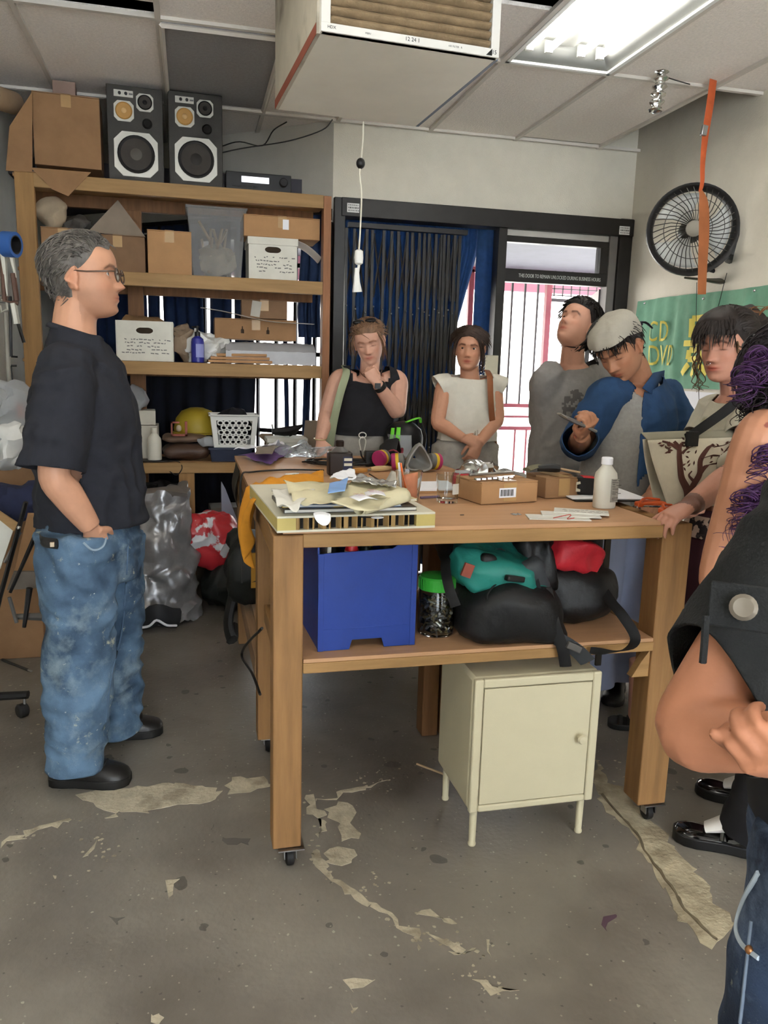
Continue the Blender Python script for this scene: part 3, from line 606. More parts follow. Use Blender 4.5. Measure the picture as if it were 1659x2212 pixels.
# --- fan on the right wall and its orange strap
fc = fx(1495, 497, 2.70); fa = Vector((-.42, -.90, -.03)).normalized(); fr = .225
fan = thing('wall_fan', 'round black wall fan with wire grille behind an orange strap', 'fan', fc)
xa, ya, _ = frame(fa)
def fpt(r, a, h=0.): return fc+xa*(r*math.cos(a))+ya*(r*math.sin(a))+fa*h
mb = MB(); mb.tube([fpt(fr, i*math.pi/24) for i in range(48)], [(.014, .035)]*48, 8, closed=True, side=None); mb.out('ring', M_blk, fan, world=True)
gb = MB(); n = 40
M_gr = mat('grille_grey', '#3a3733', .4, var=.1)
for k in range(n):
    a0 = k*2*math.pi/n; gb.tube([fpt(fr*.16, a0, .06), fpt(fr*.55, a0+.22, .058), fpt(fr*.98, a0+.40, .03)], .0024, 4, smooth=2, cap=False)
gb.out('grille', M_gr, fan, world=True, kind='stuff')
mb = MB(); 
for q in (.42, .7): mb.tube([fpt(fr*q, i*math.pi/20, .062-.02*max(0, q-.5)) for i in range(40)], .0022, 4, closed=True)
mb.out('grille_ring', M_gr, fan, world=True)
mb = MB(); mb.lathe([(.001, .074), (.03, .072), (.043, .062), (.044, .05)], 20, fc, fa); mb.out('badge', mat('grey_badge', '#9a968c', .5), fan, world=True)
for k in range(3):
    def bl(u, v, k=k):
        a = k*2*math.pi/3+(u-.5)*1.35*(.6+.5*v); return fpt(fr*(.15+.74*v), a, -.02+.055*(u-.5))
    mb = MB(); mb.grid(bl, 10, 8); mb.out('blade', mat('pale_blade', '#cfd0cc', .35, var=.03, transl=.2), fan, world=True, solid=.003)
mb = MB(); mb.lathe([(.06, -.10), (.065, -.05), (.05, -.02), (.035, .0)], 18, fc, fa); mb.out('motor', M_blk, fan, world=True)
mb = MB(); pb_ = fy(1560, 590, fc.y+.12)
mb.tube([fpt(fr+.01, -.2), fpt(fr+.03, -.6), pb_+Vector((.02, 0, .06)), pb_], [(.016, .01), (.022, .012), (.035, .016), (.045, .014)], 8, smooth=4)
mb.out('yoke', M_blk, fan, world=True)
mb = MB(); a = fy(1480, 600, fc.y-.02); b = fy(1575, 604, fc.y+.10); mb.tube([a, a.lerp(b, .4)+Vector((0, 0, -.006)), a.lerp(b, .75)+Vector((0, 0, -.012)), b], [(.008, .006), (.035, .008), (.05, .016), (.03, .02)], 10, smooth=4, side=(0, 1, .2)); mb.out('base', mat('olive_black', '#3c382c', .4), fan, world=True)
mb = MB(); mb.tube([pb_, Vector((XR-.03, pb_.y+.03, pb_.z+.02)), Vector((XR, pb_.y+.03, pb_.z+.02))], .012, 8); mb.out('wall_bracket', M_blk, fan, world=True)
mb = MB(); mb.tube([fy(1570, 590, fc.y), fy(1562, 620, fc.y-.05), fy(1552, 660, fc.y-.1), fx(1548, 668, XR-.01)], .002, 5, smooth=5); tag(mb.out('fan_wire', M_blk), 'thin dark wire looped below the wall fan', 'wire')
M_org = mat('orange_strap', '#b5542c', .7, var=.2, vs=12); st = thing('hanging_strap', 'orange webbing strap hanging from the ceiling across the fan', 'strap', fy(1540, 175, 3.82))
def ribbon(pts, wd, side=(1, 0, 0), th=.0018): 
    mb = MB(); mb.tube(pts, [(wd/2 if not isinstance(wd, list) else wd[i]/2, th) for i in range(len(pts))], 6, side=side, smooth=4); return mb
ribbon([fy(x, y, 3.82) for x, y in ((1541, 172), (1534, 225), (1524, 290), (1518, 350), (1517, 392), (1512, 415))], [.05, .05, .045, .035, .03, .022], (1, .2, 0)).out('webbing', M_org, st, world=True)
ribbon([fy(x, y, 3.80) for x, y in ((1514, 412), (1520, 440), (1521, 500), (1518, 570), (1516, 636))], [.022, .06, .068, .06, .055], (1, .1, 0)).out('webbing', mat('brown_strap', '#9a5a34', .7, var=.15), st, world=True)
mb = MB(); p = fy(1521, 282, 3.80); mb.box(p, (.03, .02, .05), rot(0, 8, 0)); mb.out('buckle', M_steel, st, world=True, bevel=.003)
mb = MB(); mb.tube([fy(1505, 610, 3.83), fy(1504, 700, 3.83), fy(1507, 790, 3.83), fy(1511, 890, 3.83)], .0016, 5, smooth=5); tag(mb.out('string', M_blk), 'thin dark string hanging straight down below the orange strap', 'cord')
# foil tube
mb = MB(); prof = []; a = fz(1430, 158, ZC); r_ = random.Random(2)
mb.grid(lambda u, v: Vector((a.x-.02*v+(.028+.010*math.sin(v*34)+.007*nz((u*9, v*9, 1), 1.2))*math.cos(u*2*math.pi), a.y-.0+(.028+.010*math.sin(v*34))*math.sin(u*2*math.pi), ZC+.02-.20*v)), 18, 34, wrap=True)
crumple(mb, .005, 40); tag(mb.out('foil_tube', mat('crinkled_foil', '#d5d5d2', .22, 1, var=.1)), 'crumpled silver foil tube hanging out of the ceiling tile', 'foil')
mb = MB(); mb.tube([(a.x-.03, a.y-.02, ZC-.012), (a.x+.05, a.y, ZC-.02), (a.x+.2, a.y+.06, ZC-.012)], .003, 5, smooth=4); tag(mb.out('ceiling_wire', M_blk), 'short dark wire lying along the ceiling by the foil tube', 'wire')
# --- banner
M_ban = mat('green_banner', '#6c9a80', .8, var=.12, vs=9, bump=.15, bs=25); M_yel = mat('yellow_lettering', '#e0cf63', .7)
YW0 = 4.93; zT, zBt = 1.925, 1.365
def ban_off(Y, z): return .014+.010*math.sin(Y*23+z*4)+.006*math.sin(Y*51+1)+.010*nz((Y, z, 0), 5)
bn = thing('banner', 'large creased green fabric banner with yellow letters on the right wall', 'banner', (XR-.02, 4.1, zBt))
mb = MB()
def bf(u, v):
    Y = YW0-u*1.95; z = zBt+v*(zT-zBt)+.012*math.sin(u*9)*(1 if v > .5 else -1)*(.4); return Vector((XR-.006-ban_off(Y, z)*(.5+.5*math.sin(math.pi*v)), Y, z))
mb.grid(bf, 120, 24); mb.out('cloth', M_ban, bn, world=True, ang=80)
def on_banner(o):
    for v in o.data.vertices:
        q = v.co+bn.location; v.co.x = XR-.012-ban_off(q.y, q.z)-bn.location.x-(.002 if v.co.x < 0 else 0)
def btext(s, px, size, cond=1., name='lettering', m=M_yel):
    p = fx(*px, XR-.03); o = text(name, s, size, basis(p, (0, -1, 0), (0, 0, 1)), m, bn, .001, world=True, cond=cond)
    bm = bmesh.new(); bm.from_mesh(o.data); bmesh.ops.subdivide_edges(bm, edges=[e for e in bm.edges if e.calc_length() > .03], cuts=2); bm.to_mesh(o.data); bm.free(); on_banner(o); return o
btext('CD', (1422, 718), .185, .72); btext('DVD', (1429, 770), .185, .72)
# the big character, in broad brush strokes
pc = fx(1466, 815, XR-.03); 
def stroke(a, b, r=.018, m=M_yel):
    q = MB(); P = [Vector((0, pc.y-(a[0]+(b[0]-a[0])*t), pc.z+a[1]+(b[1]-a[1])*t)) for t in np.linspace(0, 1, 9)]
    q.tube(P, [(r, .0015)]*9, 6, side=(P[-1]-P[0]).cross(Vector((1, 0, 0))).normalized()); 
    o = q.out('lettering', m, None); bx_ = bn.location
    for v in o.data.vertices: v.co -= Vector((0, bx_.y, bx_.z))
    o.parent = bn; on_banner(o); return o
for a, b in (((.07, .35), (.07, .24)), ((.22, .35), (.22, .24)), ((.07, .35), (.22, .35)), ((.07, .295), (.22, .295)), ((.07, .245), (.22, .245)), ((.01, .205), (.28, .205)), ((.07, .165), (.22, .165)), ((.07, .165), (.07, .11)), ((.22, .165), (.22, .11)), ((.07, .11), (.22, .11)), ((.145, .11), (.145, .015)), ((.145, .015), (.11, .03)), ((.08, .08), (.02, .02)), ((.20, .08), (.26, .02)), ((.145, .235), (.145, .21)),
             ((.36, .35), (.30, .28)), ((.40, .25), (.31, .16)), ((.42, .14), (.30, .02))): stroke(a, b)
mb = MB(); 
for px in ((1393, 655), (1520, 645), (1630, 628)): mb.ell(fx(*px, XR-.03), .008)
mb.out('pin', M_chr, bn, world=True)
def wcard(name, label, cat, px0, px1, m, off=.004):
    a, b = fx(*px0, XR), fx(*px1, XR); mb = MB(); mb.bx((XR-off, a.y, a.z), (XR-.0005, b.y, b.z)); return tag(mb.out(name, m), label, cat)
wcard('paper_sheet', 'large blank white paper sheet taped to the right wall below the banner', 'paper', (1435, 842), (1600, 918), mat('white_paper', '#e6e6ea', .8, var=.02))
a, b = fx(1466, 925, XR), fx(1492, 952, XR); yc = thing('yellow_card', 'small yellow card with dark stripes on the right wall below the white paper', 'card', (XR-.003, (a.y+b.y)/2, (a.z+b.z)/2))
mb = MB(); mb.box((0, 0, 0), (.004, .13, .14)); mb.out('card', mat('yellow_card', '#e2a92e', .7), yc)
for q in (-.03, .025): mb = MB(); mb.box((-.003, q, 0), (.001, .009, .14)); mb.out('stripe', M_ink, yc)
# --- speakers and receiver on top of the shelves
M_spk = mat('speaker_vinyl', '#37342f', .55, var=.18, vs=14, bump=.1, bs=200); M_cone = mat('paper_cone', '#3f3a35', .8, var=.15, vs=20); M_ringw = mat('driver_ring', '#c9c6bb', .4, .2, var=.08); M_amb = mat('amber_cone', '#b98c4c', .55, var=.15)
def octo(r, c=.62): return [(r, -r*c), (r, r*c), (r*c, r), (-r*c, r), (-r, r*c), (-r, -r*c), (-r*c, -r), (r*c, -r)]
def speaker(x, rz, label, cone_hub):
    t = thing('loudspeaker', label, 'speaker', (x, 4.93, zs_[3]+.001), math.radians(rz), None); wd, dp, h = .292, .25, .495
    mb = MB(); mb.bx((-wd/2, -dp/2, 0), (wd/2, dp/2, h)); mb.out('cabinet', M_spk, t, bevel=.004); y = -dp/2
    def unit(cx_, cz_, r, hub, mcone, nm):
        q = MB(); P = octo(r)
        q.prism(P, (cx_, y-.004, cz_), (1, 0, 0), (0, 0, 1), -.006); fr_ = q.out('driver_frame', M_ringw, t, ang=0, bevel=.001)
        q = MB(); q.lathe([(r*.86, -.0105), (r*.80, -.014), (r*.72, -.0105), (r*.70, -.004), (r*.32, .012-.0), (r*.3, .012)], 30, (cx_, y, cz_), (0, 1, 0)); q.out('surround', M_rub if mcone is M_cone else mcone, fr_)
        q = MB(); q.lathe([(r*.71, -.0108), (r*.30, -.0106), (r*.28, -.0112), (r*.15, -.015), (.0005, -.017)], 30, (cx_, y, cz_), (0, 1, 0)); q.out(nm, mcone, fr_); 
        q = MB(); q.lathe([(r*.27, -.0125), (r*.15, -.018), (.0005, -.020)], 24, (cx_, y, cz_), (0, 1, 0)); q.out('dust_cap', hub, fr_)
    unit(0, .148, .115, cone_hub, M_cone, 'woofer_cone'); unit(-.058, .365, .052, mat('amber_dome', '#d9b27c', .4), M_amb, 'midrange_cone'); unit(.052, .418, .045, M_blk, M_cone, 'tweeter_cone')
    q = MB(); q.lathe([(.027, -.004), (.027, .0), (.021, -.005), (.001, -.002)], 20, (.062, y, .312), (0, 1, 0)); q.out('port', M_dark, t)
    q = MB(); q.box((-.058, y-.003, .452), (.10, .006, .034)); pn = q.out('control_panel', M_ringw, t, bevel=.001)
    for k in (-.078, -.045): q = MB(); q.lathe([(.008, -.006), (.008, -.014), (.001, -.0145)], 12, (k, y, .452), (0, 1, 0)); q.out('dial', M_blk, pn)
    q = MB(); q.box((-.02, y-.0065, .452), (.02, .001, .008)); q.out('print', M_inkg, pn)
speaker(-.278, 3, 'left of the two tall black loudspeakers on the shelf top', mat('grey_cap', '#5a5650', .7)); speaker(.045, 1.5, 'right of the two tall black loudspeakers, beside the stereo receiver', mat('black_cap', '#2a2622', .6))
rc = thing('stereo_receiver', 'flat black stereo receiver with a small lit display on the shelf top', 'receiver', (.395, 4.90, zs_[3]+.001))
mb = MB(); mb.bx((-.185, -.10, .008), (.185, .10, .105)); mb.out('housing', M_blk, rc, bevel=.004)
mb = MB(); mb.box((-.02, -.102, .066), (.155, .004, .032)); mb.out('display', mat('receiver_display', '#d9d9e2', .2, emit=.8, var=.2, vs=30), rc)
mb = MB(); mb.lathe([(.024, 0), (.024, -.018), (.02, -.022), (.001, -.022)], 24, (.14, -.10, .062), (0, 1, 0)); mb.out('volume_knob', M_rub, rc)
for k in range(5): mb = MB(); mb.box((-.14+.03*k, -.102, .028), (.02, .004, .008)); mb.out('button', M_rub, rc)
for k in (-.16, .16): mb = MB(); mb.lathe([(.015, 0), (.015, .009)], 12, (k, -.06, 0)); mb.out('foot', M_rub, rc)
mb = MB(); mb.tube([(.19, 4.9, 2.66), (.30, 5.0, 2.72), (.45, 5.2, 2.76), (.52, 5.22, 2.86), (.6, 5.2, 2.91)], .004, 5, smooth=5); tag(mb.out('speaker_cable', M_blk), 'dark cable running from the right loudspeaker up to the ceiling', 'cable')
mb = MB(); mb.tube([(.19, 4.96, 2.64), (.33, 5.05, 2.70), (.6, 5.12, 2.78), (.8, 5.08, 2.85), (.86, 5.06, 2.91)], .004, 5, smooth=5); tag(mb.out('speaker_cable', M_blk), 'thin dark cable sagging along the slanted wall under the ceiling', 'cable')
# ================================================================= THINGS ON THE SHELVES
M_paperw = mat('white_paper', '#e6e6ea', .8, var=.02); M_bank = mat('white_file_box', '#d3d0c4', .8, var=.06, vs=12); M_hole = mat('dark_hole', '#33271c', .9); M_tape = mat('packing_tape', '#b08d5e', .35)
M_bagw = mat('white_plastic', '#d2d1cc', .35, var=.08, spec=.6); M_clear = mat('clear_plastic', '#dfe3e6', .18, var=.05, trans=.75, ior=1.1, spec=.6); M_hazy = mat('hazy_plastic', '#c9cbcd', .35, var=.05, trans=.55, ior=1.08)
def cbox(label, x0, x1, y0, y1, z0, h, m=None, rz=0., flaps=True, openh=False, name='cardboard_box', cat='box', group=None):
    m = m or M_card; t = thing(name, label, cat, ((x0+x1)/2, (y0+y1)/2, z0+.0008), math.radians(rz), group); wx, wy = x1-x0, y1-y0
    mb = MB(); mb.box((0, 0, h/2), (wx, wy, h)); mb.out('body', m, t, bevel=.003)
    if flaps:
        for s_ in (-1, 1):
            q = MB(); q.box((0, s_*wy/4, h+.0025+.001*s_), (wx, wy/2-.003, .004), rot(s_*1.2, 0, 0)); q.out('flap', m, t)
        q = MB(); q.box((0, -wy/2-.0006, h-.03), (min(.05, wx*.3), .001, .06)); q.box((0, 0, h+.0065), (min(.05, wx*.3), wy, .0008)); q.out('tape', M_tape, t)
    return t
S0, S1, S2, S3 = zs_
def scribble(parent, c, ux, uz, w_, h_, rows, m, seed=1, name='print'):
    mb = MB(); r_ = random.Random(seed); ux, uz = Vector(ux), Vector(uz); n = ux.cross(uz)
    for k in range(rows):
        z = h_/2-h_*(k+.5)/rows; x = -w_/2+r_.random()*w_*.15
        while x < w_/2*.95:
            q = r_.uniform(.006, .022)
            if r_.random() < .75: 
                a = Vector(c)+ux*x+uz*(z+r_.uniform(-.002, .002)); b = a+ux*q+uz*r_.uniform(-.003, .003); mb.add([a, b, b+uz*h_/rows*.28, a+uz*h_/rows*.28], [(0, 1, 2, 3)])
            x += q+.005
    return mb.out(name, m, parent, ang=0)
def fbox(label, x0, x1, y0, y1, z0, h, lid=False, stuff=None, seed=1, rz=0):
    t = thing('file_box', label, 'box', ((x0+x1)/2, (y0+y1)/2, z0+.0008), math.radians(rz)); wx, wy = x1-x0, y1-y0; T = .006
    mb = MB()
    if lid: mb.box((0, 0, h/2), (wx, wy, h))
    else:
        for s_ in (-1, 1): mb.box((s_*(wx/2-T/2), 0, h/2), (T, wy, h)); mb.box((0, s_*(wy/2-T/2), h/2), (wx-2*T, T, h))
        mb.box((0, 0, T/2), (wx-2*T, wy-2*T, T))
    mb.out('body', M_bank, t, bevel=.002)
    q = MB(); P = [(.042*math.cos(a)+(.02 if math.cos(a) > 0 else -.02), .017*math.sin(a)) for a in np.linspace(0, 2*math.pi, 20, endpoint=False)]
    q.prism([(a*.75, b) for a, b in P], (0, -wy/2-.0004, h*.76 if not lid else h*.72), (1, 0, 0), (0, 0, 1), .0012); q.out('hand_hole', M_hole, t, ang=0)
    if lid: q = MB(); q.box((0, 0, h-.018), (wx+.012, wy+.012, .042)); q.out('lid', M_bank, t, bevel=.002)
    scribble(t, (0, -wy/2-.0012, h*.36), (1, 0, 0), (0, 0, 1), wx*.82, h*.42, 5, M_inkg, seed)
    return t
# --- top of the unit, left corner
cbox('big brown cardboard box on the shelf top, left of the loudspeakers', -.80, -.462, 4.80, 5.10, S3+.055, .36, M_card2, 3)
mb = MB(); mb.prism([(0, 0), (.30, -.03), (.33, .02), (.28, .05), (.02, .06)], (-.85, 4.74, S3+.003), (1, 0, 0), (0, 1, 0), .004); crumple(mb, .006, 6); t = tag(mb.out('cardboard_sheet', M_card2, ang=20), 'loose cardboard sheet lying under the big box on the shelf top', 'cardboard')
mb = MB(); mb.prism([(-.93, 0), (-.80, 0), (-.78, .40), (-.90, .22)], (0, 4.76, S3+.004), (1, 0, 0), (0, 0, 1), .006); tag(mb.out('cardboard_flap', M_card2), 'torn cardboard panel standing left of the big box on the shelf top', 'cardboard')
mb = MB(); mb.prism([(-.80, .0), (-.50, 0), (-.62, -.13), (-.70, -.10)], (0, 4.715, S3+.02), (1, 0, 0), (0, 0, 1), .004); tag(mb.out('cardboard_flap', M_card2), 'pointed cardboard flap hanging over the front edge of the shelf top', 'cardboard')
a, b = fy(-25, 205, 4.62), fy(28, 222, 4.95); ct = MB(); x, y, z = frame(b-a); L_ = (b-a).length
ct.lathe([(.042, 0), (.058, 0), (.058, L_), (.042, L_), (.042, 0)], 28, a, b-a); tag(ct.out('cardboard_tube', mat('tube_card', '#b39a7c', .8)), 'thick pale cardboard tube poking out at the upper left corner', 'tube')
cbox('small pinkish box on top of the big cardboard box', -.70, -.585, 4.86, 5.0, S3+.055+.368, .08, mat('pinkish_card', '#8b7468', .85), 4, False)
# --- upper shelf
cbox('low brown box at the left end of the upper shelf', -.785, -.56, 4.80, 5.05, S2, .215, M_card2, 2)
cbox('scuffed brown box behind the man on the upper shelf', -.53, -.235, 4.83, 5.08, S2, .20, M_card3, -2)
cbox('plain tan cardboard box in the middle of the upper shelf', -.228, .012, 4.79, 5.04, S2, .235, M_card, 1.5)
def blob(c, r, amp, s, seed, n=26, m=16, R=None):
    mb = MB(); mb.ell(c, r, R, n, m); return crumple(mb, amp, s, seed)
tag(blob((-.735, 4.92, S2+.30), (.085, .09, .085), .035, 9, 3).out('plaster_lump', mat('pale_lump', '#a9977f', .8, var=.15)), 'pale wrapped lump on the box at the left of the upper shelf', 'bundle')
tag(blob((-.60, 4.95, S2+.265), (.075, .08, .05), .03, 12, 5).out('dark_mask', mat('dark_grey', '#4b4742', .7, var=.2)), 'dark grey lump beside the pale wrapped lump on the upper shelf', 'bundle')
mb = MB(); mb.prism([(-.545, .215), (-.235, .205), (-.38, .395)], (0, 4.86, S2), (1, 0, 0), (0, 0, 1), .006); tag(mb.out('cardboard_triangle', mat('grey_card', '#857768', .85)), 'greyish cardboard triangle standing on the box on the upper shelf', 'cardboard')
# translucent bin
bt = thing('storage_bin', 'tall translucent plastic bin full of pale things on the upper shelf', 'bin', (.157, 4.93, S2+.001))
def tub(t, x, y, h, tx, ty, T, m, name='body', rim=.008):
    mb = MB(); 
    V = []; 
    for (sx, sy, z) in ((x, y, 0), (tx, ty, h), (tx-T, ty-T, h), (x-T, y-T, T)):
        V += [(-sx, -sy, z), (sx, -sy, z), (sx, sy, z), (-sx, sy, z)]
    Fs = [(3, 2, 1, 0), (12, 13, 14, 15)]
    for r_ in range(3): Fs += [(r_*4+k, r_*4+(k+1) % 4, r_*4+4+(k+1) % 4, r_*4+4+k) for k in range(4)]
    mb.add(V, Fs); o = mb.out(name, m, t, bevel=.006)
    if rim:
        q = MB(); 
        for s_ in (-1, 1): q.box((0, s_*(ty+rim/2), h-.006), (2*tx+2*rim, rim, .014)); q.box((s_*(tx+rim/2), 0, h-.006), (rim, 2*ty, .014))
        q.out('rim', m, t, bevel=.002)
    return o
M_binp = mat('translucent_bin', '#d3d3d2', .22, var=.05, trans=.85, ior=1.03)
tub(bt, .135, .125, .385, .165, .14, .004, M_binp)
mb = blob((.0, 0, .10), (.105, .09, .085), .05, 11, 8); mb.out('contents', mat('pale_contents', '#c4b7a2', .8, var=.25), bt)
for k in range(9): q = MB(); r_ = random.Random(k); q.tube([(r_.uniform(-.09, .09), r_.uniform(-.08, .08), .03), (r_.uniform(-.11, .11), r_.uniform(-.09, .09), r_.uniform(.22, .33))], .008, 6); q.out('stick', mat('pale_stick', '#b59a78', .7), bt)
fbox('white file box with a lid and a hand hole under the flat brown box', .335, .615, 4.79, 5.06, S2, .235, True, seed=4)
t = cbox('flat brown box with a white label, lying on the lidded file box', .305, .745, 4.78, 5.04, S2+.237, .115, M_card, 1, True)
mb = MB(); mb.box((.02, -.1315, .075), (.035, .001, .055)); mb.out('label_sticker', M_paperw, t)
mb = MB(); mb.grid(lambda u, v: Vector((.60+.165*u, 4.79+.2*v, S2+.232-.075*u*u-.02*u+.006*math.sin(v*6))), 12, 8); tag(mb.out('bent_paper', mat('pinkish_paper', '#d9cfc9', .8, var=.03), ang=80, solid=.0015), 'pale paper sheet drooping under the flat brown box by the right post', 'paper')
# --- middle shelf
t = fbox('open white file box with a hand hole at the left of the middle shelf', -.41, -.095, 4.785, 5.03, S1, .225, False, seed=9)
blob((0, .0, .205), (.135, .10, .05), .03, 14, 4).out('contents', mat('brown_rags', '#8a6b4a', .85, var=.25), t)
tag(blob((-.035, 4.93, S1+.115), (.065, .10, .11), .045, 13, 2).out('brown_bundle', mat('brown_wrap', '#8c7965', .8, var=.2)), 'dull brown bundle behind the white plastic bag on the middle shelf', 'bundle')
mb = blob((.085, 4.86, S1+.085), (.125, .075, .095), .055, 12, 7, 34, 20); 
for i, p in enumerate(mb.v): mb.v[i] = (p[0], p[1], max(p[2], S1+.002))
tag(mb.out('plastic_bag', M_bagw), 'crumpled white plastic bag behind the blue pump bottle', 'bag')
M_blueb = mat('blue_bottle', '#2c2f86', .3, var=.08)
pbt = thing('pump_bottle', 'dark blue bottle with a black pump on the middle shelf', 'bottle', (.04, 4.765, S1+.001))
mb = MB(); mb.lathe([(.034, 0), (.037, .004), (.037, .115), (.033, .135), (.016, .148), (.014, .155)], 22); mb.out('body', M_blueb, pbt)
mb = MB(); mb.lathe([(.016, .150), (.016, .172), (.006, .176), (.005, .195), (.011, .198), (.011, .206), (.001, .208)], 16); mb.tube([(0, 0, .202), (-.03, -.01, .20)], .005, 6); mb.out('pump', M_blk, pbt)
mb = MB(); mb.grid(lambda u, v: Vector((.0377*math.sin((u-.2)*1.4), -.0377*math.cos((u-.2)*1.4), .03+.075*v)), 8, 3); mb.out('label_sticker', mat('pale_blue_label', '#8f93c9', .6), pbt)
mb = MB()
for k in range(3): 
    q = MB(); q.box((.275+.012*k, 4.84+.02*k, S1+.012+.0185*k), (.37-.03*k, .22, .016), rot(0, 0, 4-7*k)); q.v = [(a, b, c+.03*max(0, (a-.3))*(k+1)*.3) for a, b, c in q.v]
    tag(q.out('cardboard_flat', M_card, bevel=.002), ['bottom one of three tan flattened boxes on the middle shelf', 'middle one of three tan flattened boxes on the middle shelf', 'top one of three tan flattened boxes on the middle shelf'][k], 'cardboard')
mb = MB(); mb.grid(lambda u, v: Vector((.20+.53*u, 4.78+.28*v, S1+.075+.055*math.sin(math.pi*min(1, v*1.1))+.008*nz((u*9, v*5, 0), 2))), 30, 12); mb.grid(lambda u, v: Vector((.20+.53*u, 4.78+.28*v, S1+.002)), 2, 2); mb.grid(lambda u, v: Vector((.20+.53*u, 4.78, S1+.002+.075*v+.006*nz((u*9, v*3, 4), 2))), 30, 4)
tag(mb.out('bubble_wrap', mat('grey_wrap', '#a9a9ab', .4, var=.1)), 'grey plastic wrapped bundle at the right of the middle shelf', 'bundle')
t = cbox('long brown box with two dark slots on the middle shelf', .14, .62, 4.84, 5.06, S1+.143, .115, M_card2, 0, True)
for k in (-.08, .07):
    mb = MB(); mb.prism([(-.009, 0), (.009, 0), (.009, .02), (.003, .026), (.003, .04), (-.003, .04), (-.003, .026), (-.009, .02)], (k, -.1105, .035), (1, 0, 0), (0, 0, 1), .0008); mb.out('slot', M_hole, t, ang=0)
t = cbox('short brown box on top of the long slotted box', .30, .57, 4.86, 5.05, S1+.268, .105, M_card3, -2, True)
mb = MB(); mb.box((-.05, -.0975, .055), (.055, .001, .09), rot(0, 8, 0)); mb.out('label_sticker', mat('grey_paper', '#b6b1a6', .8), t)
mb = MB(); mb.grid(lambda u, v: Vector((.06+.66*u, 4.775+.06*v, S1+.268+.045*(1-u)**2+.006*math.sin(u*8)-.03*u)), 24, 4); tag(mb.out('thin_sheet', mat('grey_paper', '#b6b1a6', .8), ang=80, solid=.002), 'long thin grey sheet bent across the front of the brown boxes', 'sheet')
# --- bench level
cbox('white carton beside the standing man on the bench', -.46, -.20, 4.90, 5.12, S0, .20, mat('white_carton', '#bdb8ab', .8), 0, False)
cbox('white carton on top of the other carton on the bench', -.44, -.215, 4.91, 5.11, S0+.203, .085, mat('white_carton', '#bdb8ab', .8), 3, False)
tag(blob((-.33, 5.0, S0+.355), (.075, .07, .075), .03, 13, 6).out('wrapped_jar', M_hazy), 'round thing wrapped in clear plastic on top of the white cartons', 'bundle')
M_hdpe = mat('milky_plastic', '#cfcbbd', .45, var=.04)
wb = thing('plastic_bottle', 'white plastic bottle without a label on the bench by the man', 'bottle', (-.215, 4.79, S0+.011))
mb = MB(); mb.lathe([(.038, 0), (.040, .005), (.040, .10), (.038, .125), (.020, .150), (.016, .155), (.016, .168)], 20); mb.out('body', M_hdpe, wb); mb = MB(); mb.lathe([(.018, .162), (.018, .186), (.016, .188), (.001, .188)], 16); mb.out('cap', M_hdpe, wb)
mb = MB(); mb.lathe([(.001, .001), (.10, .001), (.125, .006), (.125, .009), (.10, .0045), (.001, .0045)], 30, (-.22, 4.85, S0), sx=1.3); tag(mb.out('dark_tray', M_blk), 'flat dark tray under the white plastic bottle', 'tray')
mb = MB(); mb.tube([(-.14, 4.75, S0+.01), (-.08, 4.735, S0+.006), (-.06, 4.718, S0-.03), (-.09, 4.712, S0-.07), (-.13, 4.715, S0-.05)], .003, 5, smooth=6); tag(mb.out('loose_wire', M_blk), 'thin dark wire hanging over the bench edge in front of the tray', 'wire')
M_brb = mat('brown_vinyl', '#4a372c', .45, var=.25, bump=.2, bs=40)
def slab(name, label, c, size, seed, m, amp=.012, rz=0, cat='bag'):
    mb = MB(); n = 20; 
    mb.grid(lambda u, v: Vector((math.copysign(abs(math.cos(2*math.pi*u))**.45, math.cos(2*math.pi*u))*size[0]/2*(.25+.75*math.sin(math.pi*max(.001, min(.999, v)))**.35), math.copysign(abs(math.sin(2*math.pi*u))**.45, math.sin(2*math.pi*u))*size[1]/2*(.25+.75*math.sin(math.pi*max(.001, min(.999, v)))**.35), (v-.5)*size[2])), 40, 12, wrap=True)
    mb.add([mb.v[i*12] for i in range(40)], [tuple(range(40))]); mb.add([mb.v[i*12+11] for i in range(40)], [tuple(range(40))])
    crumple(mb, amp, 9, seed); zmin = min(p[2] for p in mb.v); R_ = rot(0, 0, rz)
    mb.v = [tuple(R_ @ Vector((a, b, e-zmin))+Vector(c)) for a, b, e in mb.v]
    return tag(mb.out(name, m, ang=60), label, cat)
slab('brown_bag', 'dark brown vinyl bag lying on the bench left of the basket', (-.035, 4.88, S0+.001), (.28, .20, .095), 3, M_brb)
slab('brown_bag', 'lighter brown folded bag on top of the dark vinyl bag', (-.05, 4.89, S0+.098), (.26, .18, .05), 8, mat('faded_brown', '#6b5646', .7, var=.2))
tag(blob((.085, 4.80, S0+.118), (.055, .03, .028), .015, 16, 9).out('clear_pouch', M_hazy), 'small clear plastic pouch lying on the brown bags', 'pouch')
hm = thing('yellow_helmet', 'dull yellow rounded helmet behind the basket on the bench', 'helmet', (.03, 5.03, S0+.15))
mb = MB(); mb.lathe([(.135, 0), (.14, .03), (.125, .09), (.09, .135), (.04, .155), (.001, .158)], 26); mb.out('shell', mat('mustard_plastic', '#a08a28', .5, var=.12), hm); mb = MB(); mb.lathe([(.137, -.004), (.155, -.002), (.155, .006), (.138, .01)], 26); mb.out('brim', mat('mustard_plastic', '#a08a28', .5), hm)
rcl = thing('red_clamp', 'small dark red metal frame standing on the brown bags', 'clamp', (-.075, 4.80, S0+.150))
